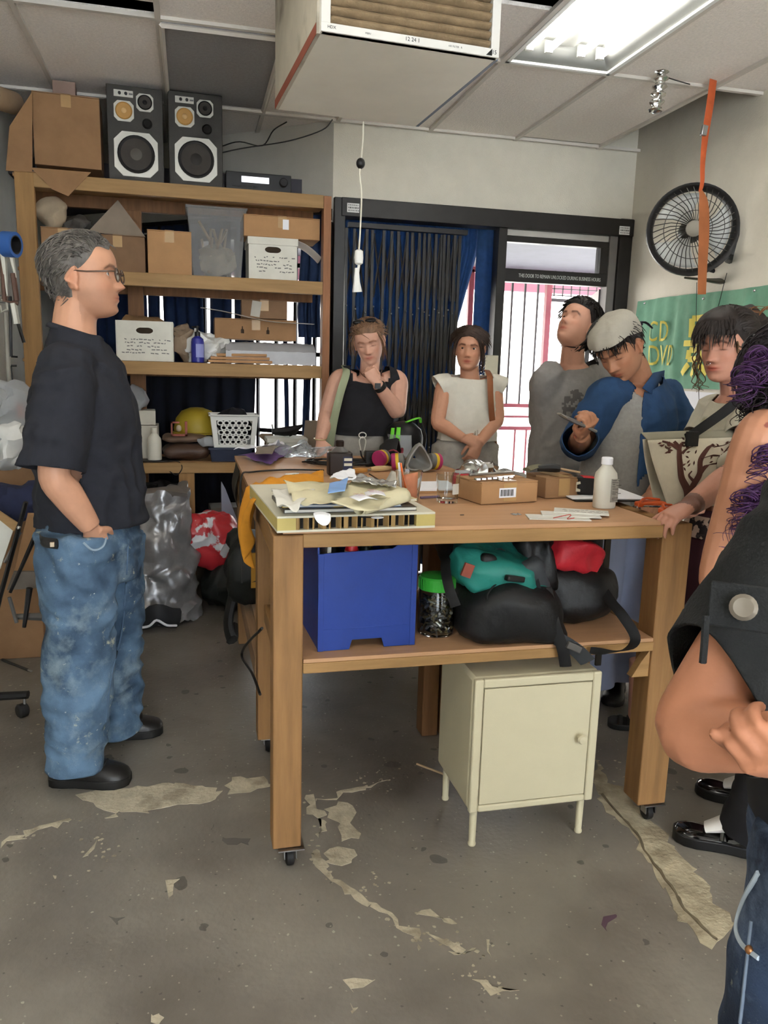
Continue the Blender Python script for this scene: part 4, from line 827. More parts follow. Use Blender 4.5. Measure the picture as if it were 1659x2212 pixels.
for a, b in (((-.045, 0), (-.04, .085)), ((.035, 0), (.045, .085)), ((-.045, 0), (.045, .012)), ((-.045, .075), (.0, .085))): mb = MB(); mb.bx((a[0], -.012, a[1]), (b[0]+.004, .012, b[1])); mb.out('bar', mat('dull_red', '#8c4434', .5, var=.2), rcl)
mb = MB(); mb.ell((0, 0, .045), (.016, .012, .02)); mb.out('knob', mat('pale_knob', '#b5a48c', .6), rcl)
# basket in a navy bin
nb = thing('navy_bin', 'dark navy plastic bin holding the white basket on the bench', 'bin', (.225, 4.85, S0+.001)); tub(nb, .115, .09, .085, .125, .10, .005, mat('navy_plastic', '#232a40', .5))
bk = thing('laundry_basket', 'white plastic basket with round holes, filled with dark cloth', 'basket', (.245, 4.85, S0+.087))
M_bask = mat('basket_plastic', '#d4d3cc', .4, var=.04)
bh_, bw0, bw1, bdp = .19, .118, .138, .09
def bpt(u, v, off=0.): return Vector(((u-.5)*2*(bw0+(bw1-bw0)*v), -bdp-.012*v-off, v*bh_))
def holes_panel():
    mb = MB(); rows, cols = 5, 5
    for i in range(rows):
        for j in range(cols):
            cu, cv = .16+.68*(j+.5+(.25 if i % 2 else -.25))/cols, .10+.74*(i+.5)/rows; ru, rv_ = .068, .074; n = 12
            outer = []; inner = []
            for k in range(n):
                a = 2*math.pi*k/n; ca, sa = math.cos(a), math.sin(a); sq = 1/max(abs(ca), abs(sa))
                outer.append(bpt(cu+ca*sq*.068, cv+sa*sq*.074)); inner.append(bpt(cu+ca*ru*.66, cv+sa*rv_*.66))
            mb.add(outer+inner, [(k, (k+1) % n, n+(k+1) % n, n+k) for k in range(n)])
    for u0, u1 in ((0, .11), (.89, 1)): mb.add([bpt(u0, .0), bpt(u1, 0), bpt(u1, 1), bpt(u0, 1)], [(0, 1, 2, 3)])
    mb.add([bpt(.11, 0), bpt(.89, 0), bpt(.89, .10), bpt(.11, .10)], [(0, 1, 2, 3)]); mb.add([bpt(.11, .84), bpt(.89, .84), bpt(.89, 1), bpt(.11, 1)], [(0, 1, 2, 3)])
    return mb
holes_panel().out('front_panel', M_bask, bk, ang=0, solid=.003)
mb = MB()
for s_ in (-1, 1): mb.add([Vector((s_*bw0, -bdp, 0)), Vector((s_*bw0, bdp, 0)), Vector((s_*bw1, bdp+.012, bh_)), Vector((s_*bw1, -bdp-.012, bh_))], [(0, 1, 2, 3)])
mb.add([Vector((-bw0, bdp, 0)), Vector((bw0, bdp, 0)), Vector((bw1, bdp+.012, bh_)), Vector((-bw1, bdp+.012, bh_))], [(0, 1, 2, 3)]); mb.add([Vector((-bw0, -bdp, .001)), Vector((bw0, -bdp, .001)), Vector((bw0, bdp, .001)), Vector((-bw0, bdp, .001))], [(0, 1, 2, 3)]); mb.out('side_panels', M_bask, bk, ang=0, solid=.003, kind='stuff')
mb = MB(); a, b = bw1+.006, bdp+.018; mb.tube([(-a, -b, bh_), (a, -b, bh_), (a, b, bh_), (-a, b, bh_)], [(.009, .006)]*4, 6, closed=True); mb.out('rim', M_bask, bk)
mb = blob((0, 0, bh_*.62), (.10, .075, .115), .03, 13, 12); mb.out('dark_cloth', mat('black_cloth', '#17161a', .9, var=.2), bk)
wt = thing('tray_box', 'shallow white tray box with tools on the bench near the window', 'box', (.565, 4.90, S0+.001)); mb = MB(); mb.box((0, 0, .055), (.225, .20, .11)); mb.out('body', M_bank, wt, bevel=.002); mb = MB(); mb.box((0, 0, .125), (.25, .215, .028)); mb.out('lid', M_bank, wt, bevel=.003); scribble(wt, (0, -.1015, .06), (1, 0, 0), (0, 0, 1), .16, .03, 2, M_inkg, 5)
pt = thing('spray_gun', 'dark tool with a thin nozzle lying on the white tray box', 'tool', (.57, 4.90, S0+.141)); mb = MB(); mb.tube([(-.09, 0, .03), (.02, 0, .035), (.10, 0, .07)], [.018, .03, .008], 8, smooth=3); mb.out('barrel', M_rub, pt); mb = MB(); mb.tube([(.01, 0, .05), (.03, 0, .005)], [.016, .012], 8); mb.out('grip', M_blk, pt); mb = MB(); mb.tube([(-.08, 0, .035), (-.09, 0, .075)], .006, 6); mb.out('trigger', M_steel, pt)
t = thing('small_anvil', 'small rusty anvil shaped tool by the curtains on the bench', 'tool', (.455, 4.99, S0+.001)); mb = MB(); mb.prism([(-.02, 0), (.02, 0), (.012, .10), (.045, .13), (.04, .15), (-.03, .15), (-.05, .135), (-.012, .10)], (0, .02, 0), (1, 0, 0), (0, 0, 1), .04); mb.out('body', mat('rusty_iron', '#7c654c', .6, var=.2), t, bevel=.002)
mb = MB(); mb.prism([(0, 0), (.12, 0), (.12, .24), (.02, .24)], (.67, 4.93, S0+.001), (1, 0, 0), (0, 0, 1), .012); tag(mb.out('grey_board', mat('grey_card', '#857768', .85)), 'grey board standing on the bench next to the right post', 'board')
# --- under the bench
M_silv = mat('silver_tarp', '#9b9a9b', .3, .55, var=.15, vs=9, bump=.25, bs=30)
mb = MB(); 
def tarp(u, v):
    a = 2*math.pi*u; z = v; rx = .20*(1-.32*v)*(1+.12*math.sin(3*a+4*v))+.05*(v < .12); ry = .17*(1-.25*v); cx_ = -.205+.05*v; return Vector((cx_+rx*math.cos(a), 4.50+ry*math.sin(a), .004+.74*v))
mb.grid(tarp, 60, 30, wrap=True); k_ = len(mb.v); mb.add([mb.v[i*30+29] for i in range(60)], [tuple(range(60))]); crumple(mb, .045, 6.5, 2); crumple(mb, .02, 17, 5)
mb.v = [(a, b, max(.003, c)) for a, b, c in mb.v]
tb = thing('tarp_bag', 'big silver tarp bag slumped on the floor behind the man', 'bag', (-.2, 4.5, 0)); mb.out('tarp', M_silv, tb, world=True, ang=70)
mb = MB(); mb.tube([(-.33, 4.28, .06), (-.25, 4.24, .075), (-.20, 4.22, .11), (-.14, 4.24, .08), (-.09, 4.28, .06)], [(.055, .022)]*5, 8, smooth=4, side=(0, 0, 1)); mb.out('hem_band', mat('black_hem', '#26272a', .6), tb, world=True)
mb = MB(); mb.tube([(-.30, 4.235, .03), (-.24, 4.20, .05), (-.20, 4.185, .085), (-.15, 4.20, .05), (-.10, 4.245, .03)], .007, 6, smooth=4); mb.out('hem_cord', M_paperw, tb, world=True)
rb_ = thing('shopping_bag', 'white plastic bag with bold red printing on the floor under the bench', 'bag', (.06, 4.60, 0)); M_redp = mat('red_white_print', '#d9d9dc', .35, var=.04, vs=9, col2='#c23138', thr=(.37, .39), spec=.6)
mb = blob((.10, 4.58, .44), (.165, .10, .165), .05, 8, 6, 44, 28, rot(0, -14, 8)); mb.out('bag_skin', M_redp, rb_, world=True, ang=70)
slab('dark_bag', 'black bag lying on the floor under the red and white plastic bag', (.235, 4.62, .001), (.36, .34, .24), 5, mat('black_nylon', '#1b1d1c', .55, var=.3), .04)
mb = MB(); mb.prism([(0, 0), (.22, 0), (.03, .36), (0, .40)], (.16, 4.62, .36), (.75, .45, -.2), (0, .1, 1), .006); tag(mb.out('leaning_sheet', mat('bluish_panel', '#8e90a0', .6)), 'grey triangular sheet leaning beneath the bench near the tables', 'sheet')
cbox('dusty grey carton under the bench beside the tables', .10, .40, 4.95, 5.14, 0, .55, mat('dusty_grey', '#6f6a62', .9), 3, False)
tag(blob((-.17, 4.88, .66), (.14, .12, .06), .05, 12, 11).out('dark_clutter', mat('dark_clutter', '#2d2a2b', .8, var=.4, col2='#8a3a44', thr=(.62, .66))), 'dark tangled clutter heaped under the bench behind the silver bag', 'clutter')
slab('dark_bag', 'dark sack filling the space under the bench behind the silver bag', (-.20, 4.92, .001), (.42, .20, .60), 9, mat('black_nylon', '#1b1d1c', .55), .04)
for i, (A, m_, lb) in enumerate((([(.17, 4.58), (.20, 4.35), (.215, 4.2)], M_blk, 'black cable on the floor between the bench and the tables'), ([(.12, 4.85, ), (.24, 4.68), (.27, 4.55), (.24, 4.3)], mat('yellow_cord', '#9a8f4a', .6), 'yellowish cord on the floor between the bench and the tables'))):
    mb = MB(); mb.tube([(a, b, .006) for a, b in A], .005, 6, smooth=6); tag(mb.out('floor_cable', m_), lb, 'cable')
# --- left edge: wall tools, tape, bags, trestle, castor base
M_mask = mat('blue_masking_tape', '#2f5a9c', .6)
a = fy(22, 528, 3.95); tp_ = thing('tape_roll', 'roll of blue masking tape hanging on the left wall', 'tape', a)
d_ = Vector((.93, -.36, -.05)); mb = MB(); mb.lathe([(.040, -.028), (.055, -.028), (.055, .028), (.040, .028), (.040, -.028)], 30, (0, 0, 0), d_); mb.out('tape', M_mask, tp_); mb = MB(); mb.lathe([(.036, -.0285), (.0405, -.0285), (.0405, .0285), (.036, .0285), (.036, -.0285)], 24, (0, 0, 0), d_); mb.out('core', M_blk, tp_)
mb = MB(); mb.tube([a+Vector((0, 0, .035)), Vector((XL+.03, a.y+.05, a.z+.05)), Vector((XL, a.y+.05, a.z+.05))], .005, 6); mb.out('hook', M_steel, tp_, world=True)
def wtool(label, px, parts, cat='tool'):
    base = fy(*px[0], 3.98); t = thing('hanging_tool', label, cat, base)
    for nm, pts, r_, m_ in parts: q = MB(); q.tube([fy(x, y, 3.98) for x, y in pts], r_, 6); q.out(nm, m_, t, world=True, bevel=0)
    q = MB(); q.tube([base, Vector((XL, base.y, base.z+.01))], .004, 5); q.out('peg', M_steel, t, world=True); return t
M_brn = mat('brown_handle', '#5b3f31', .5, var=.2); M_pale = mat('pale_metal', '#b9b6aa', .4, .4)
wtool('long pale blade with brown sides hanging under the blue tape', [(5, 545)], [('blade', [(6, 545), (16, 640)], (.018, .004), M_pale), ('handle', [(4, 545), (10, 650), (40, 655)], .011, M_brn)])
wtool('second brown handled blade hanging right of the long pale blade', [(24, 552)], [('blade', [(24, 552), (34, 600)], (.014, .004), M_pale), ('handle', [(28, 590), (36, 650)], .012, M_brn)])
wtool('grey metal caulking tool hanging below the brown handles', [(28, 655)], [('body', [(28, 655), (36, 700)], .016, M_pale), ('handle', [(36, 690), (52, 740)], .008, M_blk)])
wtool('dark slender clamp with two short pegs on the left wall', [(22, 640)], [('bar', [(22, 640), (24, 770)], .007, M_blk), ('jaw', [(24, 770), (38, 771)], .005, M_blk), ('jaw', [(24, 790), (36, 790)], .005, M_blk), ('cord', [(24, 790), (30, 850)], .003, M_blk)])
wtool('orange handled clamp hanging low on the left wall', [(38, 855)], [('jaw', [(30, 855), (46, 858)], .012, M_blk), ('handle', [(38, 872), (42, 900)], .014, mat('orange_plastic', '#cf5a2a', .4))])
wtool('coil of pale wire hanging at the far left of the wall', [(2, 650)], [('coil', [(2, 648), (14, 652), (16, 668), (4, 674), (0, 660)], .006, M_pale), ('strip', [(12, 675), (20, 830)], .010, mat('grey_strip', '#8d8980', .6))])
mb = blob(fy(2, 905, 3.9), (.13, .10, .20), .06, 9, 14, 36, 24); tag(mb.out('plastic_bag', M_hazy), 'large clear plastic bag hanging at the left edge of the wall', 'bag')
mb = blob(fy(22, 960, 3.85), (.10, .07, .11), .05, 9, 21, 30, 20); tag(mb.out('plastic_bag', M_bagw), 'white plastic bag bulging below the clear bag at the left edge', 'bag')
mb = blob(fy(35, 1080, 3.75), (.17, .12, .08), .04, 8, 4, 30, 18); tag(mb.out('navy_cloth', mat('navy_cloth', '#262b45', .9, var=.2)), 'dark navy cloth heaped at the left behind the trestle', 'cloth')
cbox('rough brown crate at the left behind the navy cloth', -.98, -.72, 3.95, 4.25, 0, .95, M_card2, 0, False)
tr = thing('folding_easel', 'black metal folding easel leaning at the left beside the man', 'easel', fy(30, 1300, 3.25))
def bar(pts, r_, m_, t, nm, Y=3.3): q = MB(); q.tube([fy(x, y, Y) for x, y in pts], r_, 6); return q.out(nm, m_, t, world=True)
bar([(56, 1085), (0, 1290), (-12, 1345)], (.02, .009), M_blk, tr, 'leg'); bar([(84, 1140), (22, 1280)], (.011, .007), M_blk, tr, 'leg', 3.42); bar([(64, 1270), (52, 1355)], (.013, .008), M_blk, tr, 'leg', 3.45); bar([(20, 1290), (36, 1345)], (.008, .008), mat('grey_metal', '#5d5a56', .5), tr, 'brace', 3.4); bar([(44, 1150), (10, 1215)], (.006, .006), M_steel, tr, 'brace', 3.3)
bar([(30, 1332), (112, 1332)], (.012, .02), mat('grey_metal', '#5d5a56', .5), tr, 'crossbar', 3.5)
mb = MB(); mb.ell(fy(41, 1140, 3.27), .008); mb.out('bolt', M_chr, tr, world=True)
def pboard(label, px, Y0, Y1, m_, name='board_scrap', cat='board', th=.012):
    P = [fy(x, y, Y0+(Y1-Y0)*t) for (x, y), t in zip(px, (0, .3, 1, .7))]; n = (P[1]-P[0]).cross(P[2]-P[0]).normalized(); n = n if n.y > 0 else -n
    mb = MB(); k = len(P); mb.add(P+[p+n*th for p in P], [(0, 1, 2, 3), (7, 6, 5, 4)]+[(i, (i+1) % 4, 4+(i+1) % 4, 4+i) for i in range(4)]); return tag(mb.out(name, m_), label, cat)
pboard('white panel leaning at the left edge behind the black easel', [(-30, 1100), (30, 1140), (0, 1230), (-30, 1260)], 3.5, 3.5, M_bank)
pboard('strip of raw wood across the top of the white panel at left', [(-20, 1092), (38, 1130), (30, 1148), (-20, 1108)], 3.44, 3.44, W_pine)
pboard('brown cardboard panel behind the easel beside the jeans', [(60, 1110), (130, 1110), (130, 1250), (30, 1240)], 3.65, 3.75, M_card, 'cardboard_piece', 'cardboard')
pboard('grey timber plank resting across the easel', [(15, 1275), (30, 1235), (120, 1235), (110, 1268)], 3.52, 3.56, mat('grey_timber', '#6b6258', .8, var=.2), 'timber_plank', 'plank', .03)
slab('dark_bag', 'black rubbish bag on the floor under the easel', fz(40, 1385, 0)+Vector((0, .12, .001)), (.40, .26, .12), 4, mat('black_nylon', '#1b1d1c', .55), .03)
slab('crushed_carton', 'crushed grey carton piece on the floor by the jeans', fz(85, 1372, 0)+Vector((0, .05, .001)), (.16, .10, .05), 12, mat('grey_timber', '#6b6258', .8), .02, 10, 'carton')
pc_ = thing('office_chair_base', 'black castor base of an office chair at the left edge', 'chair', fz(40, 1545, 0))
pp = pc_.location; mb = MB(); mb.tube([(-.18, .01, .085), (.045, -.02, .095)], [(.02, .018), (.022, .016)], 8, side=(0, 1, 0)); mb.out('spoke', M_blk, pc_); mb = MB(); mb.tube([(-.12, .02, .085), (-.15, .25, .09)], [(.02, .018), (.022, .016)], 8, side=(0, 1, 0)); mb.out('spoke', M_blk, pc_)
mb = MB(); mb.tube([(.03, -.02, .085), (.03, -.02, .04)], .006, 6); mb.out('stem', M_steel, pc_)
mb = MB(); mb.lathe([(.001, -.02), (.022, -.02), (.029, -.014), (.029, .014), (.022, .02), (.001, .02)], 20, (.02, -.02, .0295), (.8, .6, 0)); mb.out('caster_wheel', M_blk, pc_)
mb = MB(); mb.tube([(-.14, .02, .06), (-.14, .02, .45)], .025, 10); mb.out('column', M_blk, pc_); mb = MB(); mb.lathe([(.001, -.02), (.02, -.02), (.029, 0), (.02, .02), (.001, .02)], 18, (-.15, .24, .0295), (.2, .9, 0)); mb.tube([(-.15, .24, .03), (-.15, .24, .09)], .006, 6); mb.out('caster_wheel', M_blk, pc_)
a, b = fz(5, 1425, .005), fz(68, 1450, .005); pn_ = thing('pencil', 'grey pencil lying on the floor at the left', 'pencil', (a+b)/2); mb = MB(); mb.tube([a, a.lerp(b, .9)], .006, 6); mb.out('shaft', mat('dark_pencil', '#3c3936', .5), pn_, world=True); mb = MB(); mb.tube([a.lerp(b, .9), b], .0062, 6); mb.out('tip', mat('grey_tip', '#8c867b', .6), pn_, world=True)
a, b = fz(900, 1650, .004), fz(958, 1672, .004); mb = MB(); mb.tube([a, b], .004, 6); tag(mb.out('wooden_stick', mat('pale_stick', '#b59a78', .7)), 'thin pale wooden stick on the floor by the cabinet', 'stick')
# ================================================================= THINGS ON AND UNDER THE TABLES
TZ = T1Z+.0008; UZ = T2Z+.0008
def T1p(x, y): return fz(x, y, TZ)
def T2p(x, y): return fz(x, y, UZ)
M_cglass = mat('cup_glass', '#eef2f2', .02, var=0, trans=1., ior=1.3, spec=.5)
M_cream2 = mat('cream_canvas', '#cfc6a4', .85, var=.07, vs=14); M_offw = mat('off_white', '#d5d2c8', .75, var=.05)
# hollow core board with honeycomb edge
bd = thing('hollow_board', 'white hollow core door offcut on the left front corner of the table', 'board', (.212, 2.022, TZ), math.radians(3.2)); BW, BD, BH = .44, .56, .044
mb = MB(); mb.bx((0, 0, BH-.006), (BW, BD, BH)); mb.out('face_panel', mat('board_face', '#cfcab6', .6, var=.05), bd, bevel=.001)
mb = MB(); mb.bx((0, 0, 0), (BW, BD, .006)); mb.out('face_panel', mat('board_face', '#cfcab6', .6), bd)
mb = MB(); mb.bx((0, .0, .006), (.05, BD, BH-.006)); mb.out('edge_strip', mat('board_edge', '#b9a765', .7, var=.1), bd)
mb = MB(); mb.bx((BW-.055, 0, .006), (BW, BD, BH-.006)); mb.out('edge_strip', mat('board_edge', '#b9a765', .7), bd)
mb = MB(); mb.bx((.05, BD-.03, .006), (BW-.055, BD, BH-.006)); mb.out('edge_strip', mat('board_edge', '#b9a765', .7), bd)
mb = MB(); mb.bx((.05, .02, .0065), (BW-.055, .03, BH-.0065)); mb.out('core_shade', M_dark, bd)  # black strip put in as the shade inside the hollow cells
hm_ = mat('honeycomb_card', '#a08254', .85, var=.15)
for k in range(15):
    x = .056+k*.0222; q = MB(); q.box((x, .013, BH/2), (.0035 if k % 3 else .011, .024, BH-.0125), rot(0, 0, 25 if k % 2 else -20)); q.out('honeycomb_wall', hm_, bd)
BZ = TZ+BH
def Bp(x, y, dz=0.): return fz(x, y, BZ+dz)
# magazines on the board
M_mag = mat('magazine_cover', '#c9c4b2', .45, var=.1)
a = Bp(617, 1122, .0); 
for k, (nm, lab, hx, w_, d_, h, rz_, dx, dy) in enumerate((('sketchbook', 'dark edged sketchbook at the bottom of the pile on the white board', '#3b3328', .37, .24, .010, 2, .19, .135), ('magazine', 'blue and yellow magazine under the cream canvas pieces', '#6f8fb5', .33, .21, .007, -1, .175, .14), ('magazine', 'cream magazine sticking out at the right of the canvas pile', '#cdbf93', .22, .20, .006, 9, .27, .155))):
    t = thing(nm, lab, 'book' if k == 0 else 'magazine', (.225+dx, 2.05+dy, BZ+.0008+[0, .0105, .018][k]), math.radians(rz_)); q = MB(); q.box((0, 0, h/2), (w_-.004, d_-.004, h-.002)); q.out('pages', M_offw, t); q = MB()
    for zz_ in (.0006, h-.0006): q.box((0, 0, zz_), (w_, d_, .0012))
    q.box((-w_/2, 0, h/2), (.0014, d_, h)); q.out('cover', mat('cover_%d' % k, hx, .4, var=.25, vs=18, col2=('#e3c34a' if k == 1 else None), thr=(.58, .6)), t)
    if k == 2:
        for j in range(4): q = MB(); q.box((-.045+.008*j, -d_/2+.012+.012*j, h+.0006), (.07, .005, .0008)); q.out('print', mat('blue_print', '#4a7fb5', .6), t)
        q = MB(); q.prism([(0, 0), (.05, .01), (.045, .06), (.01, .05)], (.02, -.06, h+.0002), (1, 0, 0), (0, 1, 0), .0008); q.out('print', mat('yellow_print', '#e3c34a', .6), t)
def sheet(name, label, cat, px, z, m, amp=.01, f=14, seed=0, nu=22, nv=16, curl=None, th=.0012, parent=None, W=None):
    P = W or [fz(x, y, z) for x, y in px]
    def fn(u, v):
        p = (P[0]*(1-u)+P[1]*u)*(1-v)+(P[3]*(1-u)+P[2]*u)*v; d = amp*(.5+.5*nz((p.x, p.y, 0), f, seed)+.35*nz((p.x, p.y, 0), f*2.3, seed+4)); e = curl(u, v) if curl else Vector()
        return p+Vector((0, 0, max(0, d)))+e
    mb = MB(); mb.grid(fn, nu, nv); o = mb.out(name, m, parent, ang=70, solid=th); 
    return tag(o, label, cat) if label else o
CZ = BZ+.030
sheet('canvas_sheet', 'large wrinkled cream canvas piece spread over the magazines on the board', 'canvas', [(632, 1094), (770, 1110), (840, 1055), (612, 1052)], CZ, M_cream2, .035, 11, 1)
sheet('canvas_sheet', 'pale folded canvas flap lying at the front left of the pile', 'canvas', [(598, 1098), (640, 1112), (680, 1070), (585, 1062)], CZ+.004, M_offw, .022, 16, 5)
sheet('canvas_sheet', 'second cream canvas piece with the red printed labels on it', 'canvas', [(715, 1105), (812, 1112), (880, 1062), (760, 1052)], CZ+.012, M_cream2, .03, 12, 9)
a, b = Bp(775, 1098, .038), Bp(872, 1070, .055); mb = MB(); x, y, z = frame(b-a); mb.grid(lambda u, v: a.lerp(b, v)+x*((.017+.010*u)*math.cos(u*7.6+2.4))+y*((.015+.008*u)*math.sin(u*7.6+2.4)), 36, 10); tag(mb.out('canvas_roll', M_cream2, ang=70, solid=.0015), 'loosely rolled cream canvas at the right end of the pile', 'canvas')
for k, (px, s_) in enumerate((((785, 1077), 3), ((810, 1068), 8))):
    p = Bp(*px, .072); t = thing('printed_label', ['left of two small white labels with pink printing on the canvas', 'right of two small white labels with pink printing on the canvas'][k], 'label', p, math.radians(12-20*k)); mb = MB(); mb.grid(lambda u, v: Vector(((u-.5)*.05, (v-.5)*.062, .006*math.sin(u*3))), 5, 6); mb.out('paper', M_paperw, t, solid=.0008); scribble(t, (0, 0, .0095), (1, 0, 0), (0, 1, 0), .04, .05, 4, mat('pink_ink', '#b0607a', .7), s_)
sheet('blue_card', 'light blue printed card lying on the back of the canvas pile', 'card', [(708, 1068), (745, 1064), (752, 1034), (712, 1046)], BZ+.075, mat('light_blue_card', '#7ea3d8', .5, var=.1, vs=20, col2='#22303f', thr=(.66, .68)), .006, 9, 3)
sheet('white_scrap', 'crumpled white paper scrap behind the blue card', 'paper', [(712, 1040), (770, 1040), (765, 1022), (725, 1026)], BZ+.07, M_paperw, .02, 25, 6)
sheet('foil_strip', 'crinkled shiny wrapper lying across the back of the canvas pile', 'wrapper', [(748, 1045), (855, 1062), (858, 1050), (760, 1032)], BZ+.062, mat('shiny_wrapper', '#d5d5d2', .22, .8, var=.1), .02, 30, 2)
p = Bp(694, 1110, .040); mb = MB(); mb.grid(lambda u, v: p+Vector(((.022+.006*math.sin(v*6))*math.cos(u*6.283)*(v**.5), -.012+.05*math.sin(u*6.283)*(v**.5)*.8, -.018*(v**.5)*(math.sin(u*6.283) < 0)*abs(math.sin(u*6.283)))), 22, 6); tag(mb.out('paper_tag', M_paperw, ang=70, solid=.0015), 'white rounded paper tag hanging over the front of the board', 'tag')
sp_ = thing('small_spoon', 'small white plastic spoon lying at the front edge of the board', 'spoon', Bp(815, 1120, .003)); mb = MB(); mb.ell((0, 0, .003), (.018, .012, .003)); mb.out('bowl', M_paperw, sp_); mb = MB(); mb.tube([(-.015, 0, .003), (-.05, .008, .004)], .002, 6); mb.out('handle', M_blk, sp_)
# orange cloth over the left edge
M_oc = mat('orange_cloth', '#d08b28', .85, var=.12, vs=16, bump=.15, bs=40)
oc = thing('orange_cloth', 'orange cloth draped over the left corner of the table', 'cloth', (.2, 2.6, TZ))
A = [fz(700, 1040, TZ+.008), fz(700, 1058, TZ+.01), fz(560, 1052, TZ+.012), fz(548, 1048, TZ+.012)]
def drape(u, v):
    if u < .5:
        s_ = u/.5; a_ = fz(698, 1030, TZ+.010).lerp(Vector((.205, 2.72, TZ+.012)), s_); b_ = fz(700, 1056, TZ+.010).lerp(Vector((.205, 2.42, TZ+.012)), s_); p = a_.lerp(b_, v); return p+Vector((0, 0, .014+.016*nz(p, 16, 3)+.012*math.sin(v*8+s_*3)))
    s_ = (u-.5)/.5; y0, y1 = 2.72-.10*s_, 2.42+.16*s_; ln = .25*(1-.0*v)*(.55+.45*math.sin(math.pi*min(1, v*.7+.25))); y = y0+(y1-y0)*v
    return Vector((.195-.030*math.sin(s_*2.6)-.018*math.sin(v*9+s_*2), y, TZ+.02-s_*ln*1.05+.004*math.sin(v*14)))
mb = MB(); mb.grid(drape, 44, 22); mb.out('cloth', M_oc, oc, world=True, ang=80, solid=.003)
sheet('green_packet', 'small green and white packet lying behind the orange cloth', 'packet', [(616, 1032), (645, 1030), (646, 1022), (616, 1024)], TZ+.004, mat('green_white_print', '#e0e0d8', .5, vs=60, col2='#3f6b32', thr=(.48, .52)), .004, 9, 2)
# glass cups
def cup(label, px, r0, r1, h):
    p = T1p(*px); t = thing('glass_cup', label, 'cup', p); T = .003
    mb = MB(); mb.lathe([(.0005, 0), (r0, 0), (r1, h), (r1-T, h), (r0-T, .012), (.0005, .010)], 30); mb.out('glass', M_cglass, t); return t, p
t, p = cup('clear plastic cup with orange card and brushes inside', (882, 1085), .031, .045, .105)
mb = MB(); mb.grid(lambda u, v: Vector((-.022+.05*u, .004-.01*u, .014+.075*v+.012*u*v)), 5, 6); tag(mb.out('peach_card', mat('peach_card', '#d98a66', .7, var=.15, vs=30, col2='#7b3a22', thr=(.62, .64)), tag(thing('card_piece', 'peach coloured card piece standing inside the clear plastic cup', 'card', p)), solid=.001), None)
k_ = thing('orange_spatula', 'bright orange spatula leaning in the clear plastic cup', 'spatula', p); mb = MB(); mb.tube([(-.002, -.012, .015), (-.02, -.008, .075), (-.03, 0, .13)], [(.009, .003), (.010, .003), (.005, .003)], 8, smooth=3); mb.out('blade', mat('bright_orange', '#e86a2a', .4), k_)
k_ = thing('blue_brush', 'grey blue brush standing at the left inside the clear plastic cup', 'brush', p); mb = MB(); mb.tube([(-.024, .004, .04), (-.034, .006, .13)], .004, 6); mb.out('handle', M_paperw, k_); mb = MB(); mb.tube([(-.024, .004, .045), (-.018, .0, .013)], [(.007, .004), (.009, .004)], 8); mb.out('bristles', mat('blue_bristle', '#6f8e9c', .7), k_)
t, p = cup('empty clear glass tumbler beside the brown box', (966, 1084), .034, .040, .095)
mb = MB(); mb.grid(lambda u, v: Vector((.0385*math.sin(u*.8+.1), -.0385*math.cos(u*.8+.1), .03+.035*v)), 6, 3); mb.out('label_sticker', mat('grey_paper', '#b6b1a6', .8), t)
# white panel behind cups, bridging the tables
t = thing('painted_board', 'small white panel lying behind the clear cup on the table', 'board', (.80, 2.66, TZ)); mb = MB(); mb.bx((-.06, -.03, .008), (.14, .16, .014)); mb.out('face', M_paperw, t); mb = MB(); mb.bx((-.06, -.03, 0), (.14, .16, .008)); mb.out('backing', M_card, t)
sheet('stiff_card', 'greyish stiff card propped at the edge of the rear table', 'card', None, 0, mat('grey_paper', '#b6b1a6', .8), .0, 1, 0, 4, 4, W=[fy(832, 1040, 2.8), fy(856, 1058, 2.75), fy(858, 1022, 2.8), fy(846, 1016, 2.85)])
mb = MB(); mb.tube([fz(798, 1024, UZ+.02), fz(855, 1060, TZ+.03)], .0025, 5); tag(mb.out('thin_rod', M_blk), 'thin dark rod lying slanted between the two tables', 'rod')
# pen
a, b = T1p(908, 1078), T1p(945, 1076); mb = MB(); mb.tube([a+Vector((0, 0, .005)), b+Vector((0, 0, .005))], .0045, 6); tag(mb.out('marker_pen', mat('purple_grey', '#6a5a6e', .4)), 'short purple grey marker between the cup and the tumbler', 'pen')
# brown boxes
t = cbox('small open tan box with a barcode label and tools on it', .895, 1.115, 2.40, 2.56, TZ, .068, M_card, 11, True)
mb = MB(); mb.box((-.01, -.0808, .036), (.065, .001, .032)); mb.out('label_sticker', M_paperw, t); mb = MB()
for k in range(11): mb.box((-.036+.0047*k, -.0816, .036), (.0022 if k % 3 else .0035, .0006, .022))
mb.out('print', M_ink, t)
t = thing('steel_rasp', 'flat steel tool with a wavy edge lying on the tan box', 'tool', (.985, 2.455, TZ+.077), math.radians(20)); mb = MB(); mb.prism([(-.09, 0)]+[(-.09+.012*k, -.012-.006*(k % 2)) for k in range(15)]+[(.09, 0)], (0, 0, 0), (1, 0, 0), (0, 1, 0), .006); mb.out('blade', M_chr, t)
mb = MB(); mb.tube([(.91, 2.50, TZ+.082), (1.09, 2.54, TZ+.086)], .005, 6); tag(mb.out('metal_rod', M_steel), 'thin metal rod lying along the back of the tan box', 'rod')
cbox('closed brown box right of the tan box', 1.175, 1.325, 2.49, 2.62, TZ, .068, M_card2, 8, True)
t = thing('caulk_brush', 'black handled brush lying on the closed brown box', 'brush', (1.235, 2.55, TZ+.095), math.radians(-20)); mb = MB(); mb.tube([(-.05, 0, 0), (.0, 0, .004), (.03, 0, .002)], [.010, .016, .013], 8, smooth=3); mb.out('grip', M_blk, t); mb = MB(); mb.tube([(.03, 0, .002), (.10, 0, -.008)], .004, 6); mb.out('shaft', mat('pale_stick', '#b59a78', .7), t)
